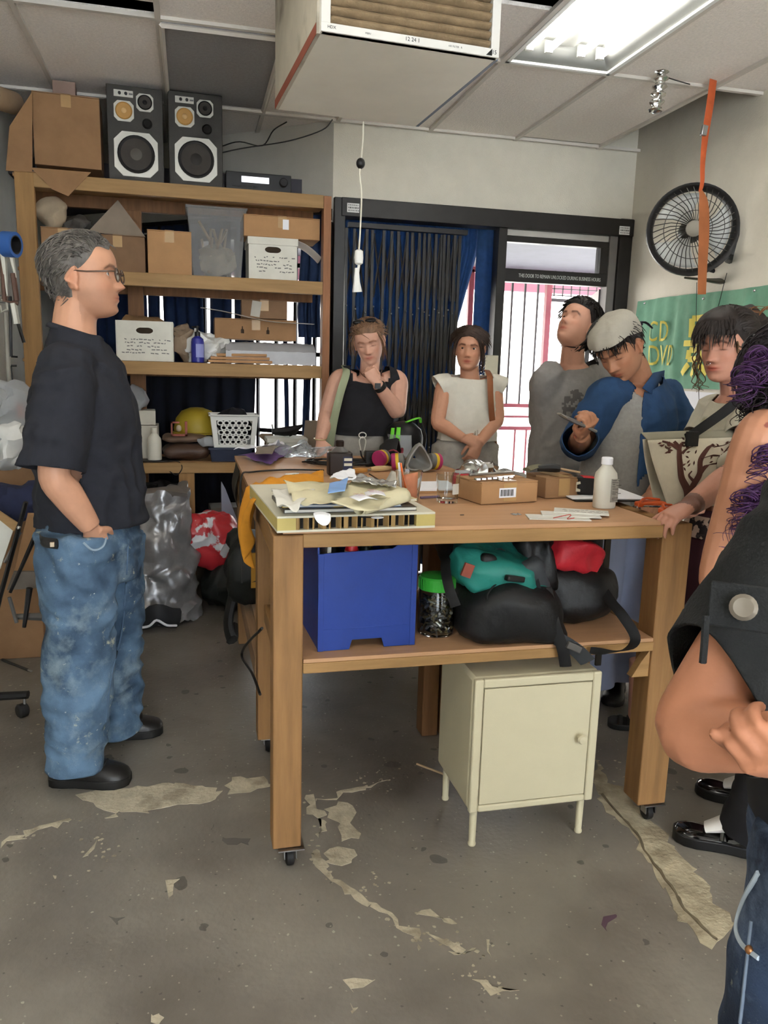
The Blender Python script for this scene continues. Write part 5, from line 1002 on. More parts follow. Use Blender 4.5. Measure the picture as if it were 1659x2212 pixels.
t = thing('olive_strap', 'folded olive strap on the left of the closed brown box', 'strap', (1.20, 2.57, TZ+.082), math.radians(15)); mb = MB(); mb.tube([(-.06, 0, .01), (.0, .01, .02), (.03, -.02, .012)], [(.02, .007)]*3, 6, smooth=3); mb.out('webbing', mat('olive_cloth', '#6b6650', .8), t)
# red thing and silver packets
t = thing('red_tin', 'small red tin behind the glass tumbler', 'tin', T1p(1002, 1062)+Vector((0, 0.02, 0))); mb = MB(); mb.box((0, 0, .032), (.055, .04, .064)); mb.out('body', mat('red_tin', '#a82c33', .35, var=.15), t, bevel=.006); mb = MB(); mb.box((0, 0, .069), (.05, .036, .009)); mb.out('lid', M_clear, t, bevel=.003)
mb = blob((1.06, 2.78, TZ+.03), (.085, .07, .055), .045, 16, 4, 30, 18); mb.v = [(a, b, max(c, TZ+.001)) for a, b, c in mb.v]; tag(mb.out('silver_packet', mat('crinkled_foil', '#d5d5d2', .22, 1)), 'crumpled silver and black packet behind the tumbler', 'packet')
mb = blob((1.15, 2.83, TZ+.02), (.10, .05, .03), .03, 16, 9, 26, 14); mb.v = [(a, b, max(c, TZ+.001)) for a, b, c in mb.v]; tag(mb.out('grey_rag', mat('grey_rag', '#8c8a86', .9, var=.2)), 'grey crumpled rag right of the silver packet', 'rag')
# cards
for k, (px, rz_, lab) in enumerate((((1205, 1119), -14, 'lowest of three fanned white cards at the table front'), ((1232, 1115), -20, 'middle one of three fanned white cards at the table front'), ((1255, 1111), -27, 'topmost of three fanned white cards at the table front'))):
    p = T1p(*px); t = thing('paper_card', lab, 'card', (p.x, p.y, TZ+.0035*k), math.radians(rz_)); mb = MB(); mb.box((0, 0, .0015), (.185-.01*k, .075, .003)); mb.out('card', M_offw, t); 
    if k < 2: mb = MB(); mb.box((-.0, -.036, .0031), (.17, .001, .0002)); mb.out('edge_line', M_inkg, t)
    else: scribble(t, (.01, .0, .0033), (1, 0, 0), (0, 1, 0), .14, .05, 3, M_inkg, 4)
mb = MB(); mb.tube([T1p(1195, 1124)+Vector((0, 0, .007)), T1p(1232, 1120)+Vector((0, 0, .012)), T1p(1225, 1128)+Vector((0, 0, .010)), T1p(1240, 1126)+Vector((0, 0, .010))], .0013, 5, smooth=4); tag(mb.out('red_thread', mat('red_thread', '#b03326', .7)), 'tangled red thread lying on the fanned white cards', 'thread')
# clipboard + tape measure + alcohol bottle
t = thing('clipboard', 'black clipboard with white paper at the right rear of the table', 'clipboard', (1.405, 2.50, TZ), math.radians(-6)); mb = MB(); mb.bx((-.13, -.10, 0), (.13, .16, .006)); mb.out('backing', M_blk, t, bevel=.001); mb = MB(); mb.bx((-.135, -.085, .0062), (.14, .165, .009)); mb.out('paper', M_paperw, t)
t = thing('tape_measure', 'red and black tape measure standing on the clipboard', 'tool', (1.34, 2.515, TZ+.0095), math.radians(-12)); mb = MB(); mb.prism([(-.05, 0), (.05, 0), (.052, .04), (.042, .062), (-.03, .066), (-.05, .05)], (0, .022, 0), (1, 0, 0), (0, 0, 1), .044); mb.out('case', M_blk, t, bevel=.005); mb = MB(); mb.prism([(-.006, .004), (.0505, .004), (.053, .04), (.043, .0635), (-.006, .0665)], (0, .021, 0), (1, 0, 0), (0, 0, 1), .042); mb.out('red_cover', mat('red_plastic', '#c9262e', .35), t, bevel=.004); mb = MB(); mb.prism([(-.035, .012), (-.012, .012), (-.012, .02), (-.026, .024), (-.026, .036), (-.012, .040), (-.014, .048), (-.034, .044)], (0, -.0222, 0), (1, 0, 0), (0, 0, 1), .0015); mb.out('emblem', mat('cream_card', '#d8d2be', .7), t); mb = MB(); mb.bx((-.058, -.012, .002), (-.048, .012, .014)); mb.out('end_hook', M_steel, t)
p = T1p(1304, 1096); t = thing('alcohol_bottle', 'translucent white plastic bottle with a grey label on the table', 'bottle', p); M_lab = mat('grey_label', '#8f8a80', .6, var=.2, vs=90)
def rsq(r, n=28, k=.72): return [(r*math.copysign(abs(math.cos(a))**k, math.cos(a)), r*math.copysign(abs(math.sin(a))**k, math.sin(a))) for a in np.linspace(0, 2*math.pi, n, endpoint=False)]
def bott(t, prof, m, nm='body', k=.8, n=28):
    mb = MB(); V = []
    for r, z in prof: V += [(x, y*.8, z) for x, y in rsq(r, n, k if r > .022 else 1.)]
    Fs = [tuple(range(n-1, -1, -1)), tuple((len(prof)-1)*n+i for i in range(n))]+[(j*n+i, j*n+(i+1) % n, (j+1)*n+(i+1) % n, (j+1)*n+i) for j in range(len(prof)-1) for i in range(n)]
    mb.add(V, Fs); return mb.out(nm, m, t, ang=50)
bott(t, [(.034, 0), (.0365, .004), (.0365, .10), (.034, .115), (.018, .137), (.0165, .142)], M_hdpe); mb = MB(); mb.lathe([(.016, .142), (.0185, .143), (.0185, .163), (.016, .166), (.001, .166)], 20); mb.out('cap', M_paperw, t); mb = MB(); mb.bx((.004, -.0312, .022), (.030, -.0298, .098)); lb_ = mb.out('label_sticker', M_lab, t); scribble(t, (.017, -.0316, .06), (1, 0, 0), (0, 0, 1), .022, .07, 10, mat('dark_grey', '#4b4742', .7), 3)
# orange holders
M_os = mat('orange_plastic', '#cf5a2a', .4)
for k, (px, s_, rz_) in enumerate((((1398, 1094), 1.0, 8), ((1437, 1108), .75, 30))):
    p = T1p(*px); t = thing('spring_clamp', ['larger orange plastic clamp lying flat on the table corner', 'smaller orange plastic clamp next to the hand on the table'][k], 'clamp', p, math.radians(rz_)); mb = MB(); mb.prism([(-.055*s_, -.02*s_), (.055*s_, -.03*s_), (.06*s_, .005), (.01*s_, .03*s_), (-.045*s_, .012*s_)], (0, 0, .002), (1, 0, 0), (0, 1, 0), .016); mb.out('jaw', M_os, t, bevel=.004); mb = MB(); mb.tube([(-.05*s_, -.022*s_, .020), (.0, .012*s_, .026), (.05*s_, .0, .022)], [(.005, .004)]*3, 6, smooth=3); mb.out('rib', M_os, t); mb = MB(); mb.tube([(-.07*s_, -.035*s_, .006), (-.06*s_, -.012*s_, .006), (.03*s_, -.042*s_, .006), (.05*s_, -.05*s_, .006)], .0035, 6, smooth=3); mb.out('wire_arm', M_chr, t)
mb = MB(); mb.box(T1p(998, 1113)+Vector((0, 0, .001)), (.012, .003, .002)); tag(mb.out('wood_chip', M_blk), 'tiny dark chip lying on the table front', 'chip')
mb = MB(); p = T1p(1115, 1112); mb.grid(lambda u, v: p+Vector(((u-.5)*.03, (v-.5)*.022, .002+.004*nz((u*3, v*3, 0), 2))), 8, 6); tag(mb.out('clear_scrap', M_clear, solid=.0005), 'small clear plastic scrap on the bare tabletop', 'scrap')
# --- rear table things
p = T2p(733, 1026); t = thing('brown_bottle', 'dark brown rectangular bottle with a blue label on the rear table', 'bottle', p); M_bb = mat('brown_bottle', '#2a201b', .3, var=.15)
mb = MB(); mb.box((0, 0, .052), (.105, .065, .104)); mb.out('body', M_bb, t, bevel=.008); mb = MB(); mb.lathe([(.040, .104), (.02, .122), (.016, .128)], 20); mb.out('shoulder', mat('grey_plastic', '#55524f', .35), t); mb = MB(); mb.lathe([(.017, .126), (.019, .130), (.019, .15), (.014, .154), (.001, .154)], 16); mb.out('cap', M_bb, t)
mb = MB(); mb.bx((.01, -.0335, .008), (.0525, -.0325, .085)); mb.out('label_sticker', mat('navy_label', '#1d2346', .5), t); mb = MB()
for z in (.072, .05, .02): mb.bx((.014, -.0345, z-.006), (.049, -.0337, z+.006))
mb.out('print', mat('cream_card', '#d8d2be', .7), t)
mb = MB(); r_ = random.Random(4); P = []
for k in range(60): a = k*.42; q = T2p(735, 1003); P.append(q+Vector(((.16+.03*math.sin(k*.7))*math.cos(a), (.10+.03*math.cos(k*.9))*math.sin(a), .006+.012*(k/60)+.004*math.sin(k))))
mb.tube(P, .0042, 6, smooth=3); tag(mb.out('cable_coil', M_blk), 'coiled black cable on the rear table behind the brown bottle', 'cable')
mb = MB(); mb.tube([T2p(700, 1018)+Vector((0, 0, .005)), T2p(620, 1017)+Vector((0, 0, .005)), T2p(545, 1022)+Vector((0, 0, .005)), Vector((.20, 3.35, UZ-.002)), Vector((.195, 3.3, .8)), Vector((.19, 3.2, .55))], .0042, 6, smooth=6); tag(mb.out('power_cable', M_blk), 'black cable running across the rear table and down its left side', 'cable')
mb = MB(); mb.tube([fx(566, 1357, .19), fx(530, 1395, .17), fx(523, 1420, .165), fx(545, 1455, .18), fx(562, 1500, .19)], .0045, 6, smooth=6); tag(mb.out('dangling_cable', M_blk), 'black cable looping out from the left side under the tables', 'cable')
p = T2p(801, 1006); t = thing('power_adaptor', 'small black power adaptor box on the rear table', 'adaptor', p); mb = MB(); mb.box((0, 0, .036), (.062, .05, .072)); mb.out('case', M_blk, t, bevel=.005); mb = MB(); mb.tube([(-.03, 0, .02), (-.05, -.01, .05), (-.055, -.01, .075)], .004, 6); mb.out('lead', M_blk, t)
for k, (A, B, m_, lb) in enumerate((((757, 1024), (792, 1022), mat('orange_wood', '#b8813f', .5, var=.1), 'orange wooden tool handle lying by the brown bottle'), ((800, 1020), (846, 1017), mat('pale_wood', '#c4a878', .6, var=.1), 'pale wooden tool handle right of the orange one'))):
    a, b = T2p(*A)+Vector((0, 0, .014)), T2p(*B)+Vector((0, 0, .014)); t = thing('tool_handle', lb, 'tool', (a+b)/2-Vector((0, 0, .014))); mb = MB(); mb.tube([a, a.lerp(b, .3), a.lerp(b, .7), b], [.009, .0135, .012, .008], 10, smooth=3); mb.out('handle', m_, t, world=True); mb = MB(); mb.tube([b, b+(b-a)*.25], [.006, .003], 6); mb.out('blade', M_steel, t, world=True)
def respirator(label, p, rz_, mface, straps=False):
    t = thing('respirator', label, 'mask', p, rz_)
    mb = MB(); prof = []
    # facepiece opening: rounded triangle, hollow cup
    def tri(s_, dz=0.): 
        P = [(-.062, .030), (-.050, .008), (0, -.002), (.050, .008), (.062, .030), (.045, .070), (.018, .112), (0, .128), (-.018, .112), (-.045, .070)]
        return [((x)*s_, z*s_+.055*(1-s_)+dz) for x, z in P]
    rings = [(1.0, -.030, 0), (1.06, -.018, 0), (1.0, -.004, 0), (.9, .03, 0), (.55, .055, 0), (.12, .065, 0)]
    rin = [(.12, .058, 0), (.5, .045, 0), (.78, .02, 0), (.80, -.015, 0), (.86, -.030, 0)]
    V = []; n = 30
    for s_, y, dz in rings+rin+[rings[0]]:
        P = crom([(*q, 0) for q in tri(s_)]+[(*tri(s_)[0], 0)], 3)[:-1]; V += [(q[0], y, q[1]+.006) for q in P]
    n = len(V)//(len(rings)+len(rin)+1); mb.add(V, [(j*n+i, j*n+(i+1) % n, (j+1)*n+(i+1) % n, (j+1)*n+i) for j in range(len(rings)+len(rin)) for i in range(n)]); mb.out('facepiece', mface, t, ang=60)
    for s_ in (-1, 1):
        q = MB(); c = Vector((s_*.055, .02, .05)); d = Vector((s_*.85, .25, -.1)); q.lathe([(.02, 0), (.036, .006), (.038, .03)], 20, c, d); hb = q.out('cartridge', mat('grey_rubber', '#6c6a66', .6), t)
        q = MB(); q.lathe([(.0385, .028), (.039, .030), (.039, .042), (.0385, .043)], 20, c, d); q.out('yellow_band', mat('yellow_band', '#d9b32c', .5), hb); q = MB(); q.lathe([(.0385, .042), (.039, .043), (.039, .058), (.036, .062), (.001, .062)], 20, c, d); q.out('magenta_band', mat('magenta_band', '#a02a5c', .5), hb)
    q = MB(); q.tube([(-.06, .0, .06), (-.085, .06, .05), (-.02, .10, .03), (.06, .09, .04), (.07, .02, .06)], [(.007, .002)]*5, 6, smooth=4); q.out('strap', M_blk, t); return t
respirator('grey half face respirator standing upright on the rear table', T2p(904, 1021)+Vector((0, .02, 0)), 0, mat('grey_silicone', '#8f8d88', .55))
t = respirator('dark respirator with tangled red straps left of the grey one', T2p(850, 1008)+Vector((0, .03, .0)), math.radians(60), M_rub)
mb = MB(); P = [Vector((.055*math.cos(k*.9)+.01*math.sin(k), .05*math.sin(k*.9), .05+.035*math.sin(k*1.3))) for k in range(22)]; mb.tube(P, [(.007, .0025)]*22, 6, smooth=3); mb.out('red_strap', mat('red_black_strap', '#7a2a36', .7, var=.4), t)
# headgear, black with green
p = T2p(872, 985); hg = thing('face_shield', 'black protective headgear with bright green patches on the rear table', 'headgear', (p.x, p.y+.02, UZ)); M_grn = mat('lime_green', '#6fd43a', .45)
mb = MB(); mb.lathe([(.085, .012), (.098, .05), (.10, .10), (.088, .145), (.055, .178), (.001, .19)], 26, sx=1.08); mb.out('shell', mat('black_shell', '#161718', .45, var=.15), hg, ang=50)
mb = MB(); mb.grid(lambda u, v: Vector((.112*math.cos(-2.9+1.5*u)*(1.02-.15*v), .105*math.sin(-2.9+1.5*u)*(1.02-.15*v)-.012, .0+.12*v)), 14, 8); mb.out('visor', M_clear, hg, solid=.003)
for a0, z0, h_ in ((-2.55, .055, .10), (-2.2, .09, .07)): mb = MB(); mb.grid(lambda u, v: Vector((.1125*math.cos(a0+.22*u)*(1.0-.12*v), .107*math.sin(a0+.22*u)*(1-.12*v), z0+h_*v)), 5, 5); mb.out('green_patch', M_grn, hg, solid=.003)
mb = MB(); mb.tube([(.0, -.05, .185), (.05, -.03, .20), (.085, -.01, .205), (.095, .0, .18)], [(.012, .004), (.014, .005), (.012, .005), (.008, .004)], 8, smooth=4); mb.out('green_strap', M_grn, hg)
mb = MB(); mb.tube([(.09, -.03, .18), (.12, -.02, .10), (.115, 0, .02)], .007, 6, smooth=4); mb.out('side_strap', M_blk, hg); mb = MB(); mb.ell((-.10, -.05, .05), (.022, .03, .045)); mb.out('ear_cup', M_rub, hg)
mb = MB(); mb.lathe([(.001, 0), (.03, 0), (.033, .02), (.02, .045), (.001, .05)], 16, (-.135, -.11, .045), (.4, -.7, .3)); tag(mb.out('dark_cup', M_rub), None); o_ = bpy.data.objects['dark_cup']; o_.parent = hg; o_.name = 'filter_cup'
# purple cloth, white paper, plastic film at rear left corner
W = [T2p(520, 980), T2p(585, 1012), T2p(632, 975), T2p(560, 968)]
sheet('purple_cloth', 'purple cloth lying over the rear left corner of the rear table', 'cloth', None, 0, mat('purple_cloth', '#6a4a80', .85, var=.1), .02, 9, 3, 20, 14, W=[Vector((.225, 4.02, UZ+.01)), T2p(584, 1008)+Vector((0, 0, .003)), T2p(634, 978)+Vector((0, 0, .004)), Vector((.40, 4.10, UZ+.02))])
sheet('white_cloth', 'crumpled white paper on top of the purple cloth', 'paper', None, 0, M_paperw, .05, 13, 7, 26, 18, W=[Vector((.20, 3.98, UZ+.02)), T2p(560, 983)+Vector((0, .03, .02)), T2p(622, 975)+Vector((0, .03, .02)), Vector((.42, 4.12, UZ+.04))])
sheet('brown_scrap', 'grey brown paper scrap between the purple cloth and the white paper', 'paper', [(550, 985), (588, 982), (596, 966), (556, 968)], UZ+.05, mat('grey_card', '#857768', .85), .01, 9, 2)
mb = blob(T2p(655, 985)+Vector((0, 0, .02)), (.13, .08, .05), .05, 15, 4, 34, 20); mb.v = [(a, b, max(c, UZ+.001)) for a, b, c in mb.v]; tag(mb.out('plastic_film', M_clear), 'crumpled clear plastic film on the rear table by the standing woman', 'film')
mb = MB(); mb.grid(lambda u, v: Vector((.205-.01*math.sin(v*5), 3.75+.30*u+.02*math.sin(v*4), UZ-.20*(1-v)-.002+.0*u)), 12, 10); tag(mb.out('dark_cloth', mat('dark_olive', '#3a352c', .85, var=.2), solid=.003), 'dark cloth hanging off the left rear corner of the rear table', 'cloth')
# --- under the front table
M_cr = mat('blue_crate', '#203a86', .45, var=.10, vs=6, bump=.05, bs=60)
cr = thing('blue_crate', 'big blue plastic crate of paint things on the lower shelf', 'crate', (.475, 2.25, SHZ+.001), math.radians(2.5)); cw, cd, ch, T = .141, .135, .305, .005
mb = MB(); mb.prism([(-cw, 0), (-.052, 0), (-.044, .028), (.044, .028), (.052, 0), (cw, 0), (cw+.006, ch*.96), (cw+.006, ch), (.09, ch), (.07, ch-.012), (-cw-.006, ch-.02)], (0, -cd+T, 0), (1, 0, 0), (0, 0, 1), T); mb.out('front_wall', M_cr, cr, bevel=.001)
mb = MB(); mb.prism([(-cw, 0), (-.052, 0), (-.044, .028), (.044, .028), (.052, 0), (cw, 0), (cw+.006, ch), (-cw-.006, ch)], (0, cd, 0), (1, 0, 0), (0, 0, 1), T); mb.out('back_wall', M_cr, cr)
for s_ in (-1, 1): mb = MB(); mb.box((s_*(cw+.001), 0, ch/2), (T, 2*cd-.002, ch), rot(0, s_*1.1, 0)); mb.out('side_wall', M_cr, cr)
mb = MB(); mb.bx((-cw+.003, -cd+.006, .03), (cw-.003, cd-.006, .036)); mb.out('floor_panel', M_cr, cr)
mb = MB(); mb.bx((-cw, -cd-.0012, .062), (cw, -cd+.0005, .065)); mb.bx((-cw-.004, -cd-.002, .0), (-cw+.012, -cd+.004, ch-.02)); mb.bx((cw-.012, -cd-.002, 0), (cw+.005, -cd+.004, ch)); mb.out('corner_rib', M_cr, cr, bevel=.002)
def incrate(name, label, cat, x, y, h, r_, m, m2=None):
    t = thing(name, label, cat, (.475+x, 2.25+y, SHZ+.038)); q = MB(); q.lathe([(r_, 0), (r_, h*.85), (r_*.8, h*.9), (r_*.8, h)], 18); q.out('body', m, t); q = MB(); q.lathe([(r_*.82, h*.93), (r_*.82, h*1.02), (.001, h*1.02)], 18); q.out('cap', m2 or m, t); return t
t = incrate('spray_can', 'red and white spray can standing in the blue crate', 'can', -.035, -.09, .285, .021, mat('red_plastic', '#c9262e', .35), mat('pale_metal', '#b9b6aa', .4, .4)); mb = MB(); mb.lathe([(.0213, .225), (.0213, .245)], 18); mb.out('white_band', M_paperw, t)
incrate('spray_can', 'dark green can standing in the middle of the blue crate', 'can', .02, -.03, .26, .024, mat('dark_green_can', '#2a3a30', .4)); incrate('spray_can', 'black can standing at the right in the blue crate', 'can', .075, -.06, .265, .022, M_blk); incrate('spray_can', 'dark can at the back of the blue crate', 'can', -.07, .03, .25, .024, M_rub)
mb = MB(); mb.box((.475-.108, 2.25-.06, SHZ+.20), (.012, .12, .33), rot(0, 2, 0)); tag(mb.out('pale_slab', mat('pale_slab', '#b9b7ac', .7, var=.06), bevel=.003), 'pale thin slab standing upright at the left in the blue crate', 'slab')
# jar of screws
p = fz(940, 1366, SHZ+.001); jt = thing('screw_jar', 'clear plastic jar of metal bits with a green lid', 'jar', p); mb = MB(); mb.lathe([(.001, 0), (.05, 0), (.056, .006), (.056, .135), (.050, .148), (.048, .148), (.0535, .134), (.0535, .009), (.001, .005)], 30); mb.out('jar', M_cglass, jt); mb = MB(); mb.lathe([(.054, .142), (.056, .146), (.056, .178), (.052, .183), (.001, .184)], 30); 
for k in range(30): a = k*2*math.pi/30; mb.box((.056*math.cos(a), .056*math.sin(a), .161), (.003, .004, .03), rotz(a))
mb.out('lid', mat('green_lid', '#3aa63a', .4), jt)
mb = MB(); r_ = random.Random(6); q = MB()
for k in range(260):
    a, rr_ = r_.random()*6.283, .050*math.sqrt(r_.random()); c = Vector((rr_*math.cos(a), rr_*math.sin(a), .010+.105*r_.random())); d = Vector((r_.gauss(0, 1), r_.gauss(0, 1), r_.gauss(0, .6))).normalized()
    if math.hypot(c.x, c.y) > .043: d = Vector((-math.sin(a), math.cos(a), r_.gauss(0, .5))).normalized()
    mb.cur = k % 3; mb.tube([c-d*.009, c+d*.009], [r_.uniform(.003, .006), r_.uniform(.002, .004)], 5)
mb.out('metal_bits', [M_steel, mat('dull_brass', '#8d7d5c', .4, .8), mat('dark_steel', '#4d4944', .45, .7)], jt, kind='stuff')
t = incrate('small_tin', 'small dark tin behind the jar on the lower shelf', 'tin', .0, 0, .07, .03, M_blk); t.location = (.70, 2.50, SHZ+.001)
# bags
M_nyl = mat('black_nylon_bag', '#151516', .5, var=.25, vs=11, bump=.25, bs=45); M_teal = mat('teal_nylon', '#24796f', .5, var=.12, vs=12, bump=.2, bs=40); M_rednyl = mat('red_nylon', '#bd2530', .5, var=.14, vs=12, bump=.2, bs=40); M_strap = mat('black_webbing', '#171718', .75)
def lump(c, size, sx, seed, amp, n=46, m=22, zfun=None, k=.6, R=None):
    mb = MB(); V = []
    for j in range(1, m):
        th = math.pi*j/m
        for i in range(n):
            a = 2*math.pi*i/n; f = lambda q: math.copysign(abs(q)**k, q); p = Vector((f(math.cos(a))*abs(math.sin(th))**k*size[0]/2, f(math.sin(a))*abs(math.sin(th))**k*size[1]/2, -f(math.cos(th))*size[2]/2)); V.append(p)
    V += [Vector((0, 0, -size[2]/2)), Vector((0, 0, size[2]/2))]; Fs = [(j*n+i, j*n+(i+1) % n, (j+1)*n+(i+1) % n, (j+1)*n+i) for j in range(m-2) for i in range(n)]; b = (m-1)*n
    for i in range(n): Fs += [(b, (i+1) % n, i), (b+1, (m-2)*n+i, (m-2)*n+(i+1) % n)]
    V = [zfun(p) if zfun else p for p in V]; V = [(R @ p if R is not None else p)+Vector(c) for p in V]; mb.add(V, Fs); return crumple(mb, amp, sx, seed)
b1 = thing('duffel_bag', 'black and teal backpack lying on the lower shelf beside the jar', 'bag', (.93, 2.24, SHZ+.001)); SH1 = SHZ+.002
def fl(mb, z=SH1): mb.v = [(a, b, max(c, z)) for a, b, c in mb.v]; return mb
fl(lump((.935, 2.20, SHZ+.088), (.30, .34, .20), 7, 4, .02, zfun=lambda p: Vector((p.x*(1.0+.35*max(0, -p.z/.1)), p.y, p.z-.02*(p.x > 0)*p.x/.15)))).out('lower_body', M_nyl, b1, world=True, ang=60)
lump((.90, 2.22, SHZ+.200), (.27, .28, .15), 8, 9, .030, zfun=lambda p: Vector((p.x, p.y, p.z-.25*p.x)), R=rot(6, 0, -8)).out('teal_panel', M_teal, b1, world=True, ang=60)
lump((.93, 2.36, SHZ+.245), (.34, .18, .18), 8, 14, .030).out('upper_body', M_nyl, b1, world=True, ang=60)
lump((.845, 2.135, SHZ+.205), (.06, .05, .13), 9, 3, .010, n=20, m=12, R=rot(0, 8, 0)).out('side_pad', M_nyl, b1, world=True)
lump((1.00, 2.13, SHZ+.185), (.08, .06, .15), 9, 5, .010, n=20, m=12, R=rot(20, -30, 0)).out('grey_flap', mat('charcoal_nylon', '#3c3f42', .6, var=.2), b1, world=True)
def strap(pts, wd=.025, nm='strap', t=b1, m=None): q = MB(); q.tube(pts, [(wd/2, .0022)]*len(pts), 6, side=(.8, -.5, .3), smooth=4); return q.out(nm, m or M_strap, t, world=True)
strap([fy(985, 1310, 2.04), fy(970, 1270, 2.06), fy(962, 1220, 2.15), fy(975, 1195, 2.25), fy(1040, 1180, 2.3)], .03); strap([fy(1060, 1312, 2.06), fy(1052, 1285, 2.065), fy(1080, 1255, 2.10), fy(1110, 1245, 2.15)], .008)
strap([fy(1040, 1215, 2.22), fy(1070, 1190, 2.22), fy(1100, 1210, 2.2)], .03); 
mb = MB(); mb.box(fy(1112, 1250, 2.07), (.065, .02, .018), rot(0, 10, 15)); mb.box(fy(1080, 1205, 2.18), (.04, .02, .02)); mb.out('buckle', M_blk, b1, world=True, bevel=.004)
mb = MB(); mb.box(fy(1010, 1232, 2.10), (.03, .01, .04), rot(0, 20, 0)); mb.out('red_badge', mat('dull_red', '#8c4434', .5), b1, world=True)
b2 = thing('backpack', 'black and red backpack lying on the lower shelf at the right', 'bag', (1.20, 2.33, SHZ+.001))
fl(lump((1.21, 2.36, SHZ+.10), (.30, .34, .21), 7, 8, .025, zfun=lambda p: Vector((p.x, p.y, p.z+.15*p.x*(p.z > 0)*-1)))).out('lower_body', M_nyl, b2, world=True, ang=60)
lump((1.19, 2.30, SHZ+.215), (.20, .20, .12), 9, 6, .03, zfun=lambda p: Vector((p.x, p.y, p.z-.12*p.x))).out('red_panel', M_rednyl, b2, world=True, ang=60)
lump((1.10, 2.42, SHZ+.255), (.20, .20, .09), 9, 16, .03).out('red_panel', mat('dark_red_nylon', '#8a1f2a', .55, var=.15), b2, world=True, ang=60)
lump((1.05, 2.30, SHZ+.20), (.14, .22, .20), 9, 26, .03).out('black_pocket', M_nyl, b2, world=True, ang=60)
lump((1.265, 2.36, SHZ+.235), (.12, .20, .14), 9, 21, .025).out('upper_body', M_nyl, b2, world=True, ang=60)
strap([fy(1300, 1270, 2.22), fy(1320, 1300, 2.15), fy(1345, 1330, 2.08), fy(1372, 1375, 2.045), fy(1360, 1400, 2.02), fy(1320, 1408, 2.02), fy(1275, 1405, 2.04)], .032, 'strap', b2)
strap([fy(1180, 1270, 2.1), fy(1195, 1340, 2.05), fy(1215, 1400, 2.03), fy(1222, 1440, 2.035)], .035, 'strap', b2); strap([fy(1205, 1380, 2.045), fy(1245, 1405, 2.03), fy(1270, 1430, 2.03)], .05, 'strap', b2, mat('charcoal_nylon', '#3c3f42', .6))
mb = MB(); mb.box(fy(1240, 1398, 2.02), (.05, .014, .022), rot(0, 25, 0)); mb.out('buckle', mat('grey_plastic', '#55524f', .35), b2, world=True, bevel=.003)
strap([fy(1140, 1215, 2.12), fy(1155, 1260, 2.1), fy(1165, 1300, 2.1), fy(1182, 1330, 2.07)], .03, 'strap', b2)
sheet('cream_cloth', 'cream folded cloth hanging at the right end of the lower shelf', 'cloth', None, 0, M_cream2, .006, 9, 2, 16, 12, W=[Vector((1.335, 2.40, SHZ+.105)), Vector((1.385, 2.30, SHZ+.012)), Vector((1.387, 2.48, SHZ+.012)), Vector((1.345, 2.55, SHZ+.105))])
slab('black_bag', 'black bag with an ochre patch on the rear table lower shelf, seen at the left', (.255, 3.55, .362), (.22, .45, .30), 7, mat('black_nylon', '#1b1d1c', .55), .035); ob = bpy.data.objects['black_bag']; tg = thing('black_bag', ob['label'], 'bag', (0, 0, 0)); 
for k_ in ('label', 'category'): del ob[k_]
ob.name = 'bag_body'; ob.parent = tg; mb = MB(); mb.box((.262, 3.32, .57), (.05, .012, .16), rot(8, 0, 0)); mb.out('ochre_patch', mat('ochre_cloth', '#a87a2c', .8), tg); tg.name = 'black_bag'
mb = MB(); mb.tube([(.18, 3.62, .40), (.15, 3.6, .25), (.165, 3.55, .18), (.17, 3.66, .21)], [(.03, .02)]*4, 8, smooth=4); mb.out('hanging_strap', M_rub, tg)
# clamps hanging from the table's back rail
for k, (x, y0, ln, m_, lab) in enumerate(((1.27, 2.60, .18, M_brn, 'leftmost brown handled clamp hanging under the table at right'), (1.33, 2.58, .22, mat('walnut_handle', '#6d4a32', .5), 'second dark handled clamp hanging beside the right table leg'), (1.41, 2.50, .30, mat('amber_handle', '#b98443', .45, var=.12), 'clamp with an amber wooden handle closest to the right table leg'), (1.375, 2.56, .24, mat('olive_handle', '#8a7440', .5), 'olive handled clamp hanging between the other clamps'))):
    t = thing('bar_clamp', lab, 'clamp', (x, y0, .93)); 
    mb = MB(); mb.box((0, 0, -.005), (.07, .02, .025)); mb.box((-.03, 0, -.03), (.012, .02, .06)); mb.out('jaw', mat('dark_red_iron', '#5a2622', .5, var=.3) if k < 2 else M_os, t, bevel=.003)
    mb = MB(); mb.tube([(0, 0, -.015), (0, 0, -ln*.55)], .006, 8); mb.out('screw', M_steel, t); mb = MB(); mb.tube([(0, 0, -ln*.5), (0, 0, -ln*.62), (0, 0, -ln*.9), (0, 0, -ln)], [.010, .0165, .0155, .010], 10, smooth=3); mb.out('handle', m_, t)
    if k in (1, 2): mb = MB(); mb.bx((.028, -.006, -.55 if k == 2 else -.46), (.05, .004, .03)); mb.out('bar', mat('dark_steel', '#4d4944', .45, .7), t)
t = thing('long_bar_clamp', 'long steel bar clamp standing on the floor behind the right leg', 'clamp', (1.43, 2.74, 0)); mb = MB(); mb.bx((-.012, -.005, 0.002), (.012, .005, .95)); mb.out('bar', mat('dark_steel', '#4d4944', .45, .7), t); mb = MB(); mb.box((-.02, 0, .02), (.07, .03, .04)); mb.out('foot_jaw', M_blk, t, bevel=.003); mb = MB(); mb.box((-.02, 0, .93), (.07, .03, .04)); mb.out('head_jaw', M_blk, t, bevel=.003)
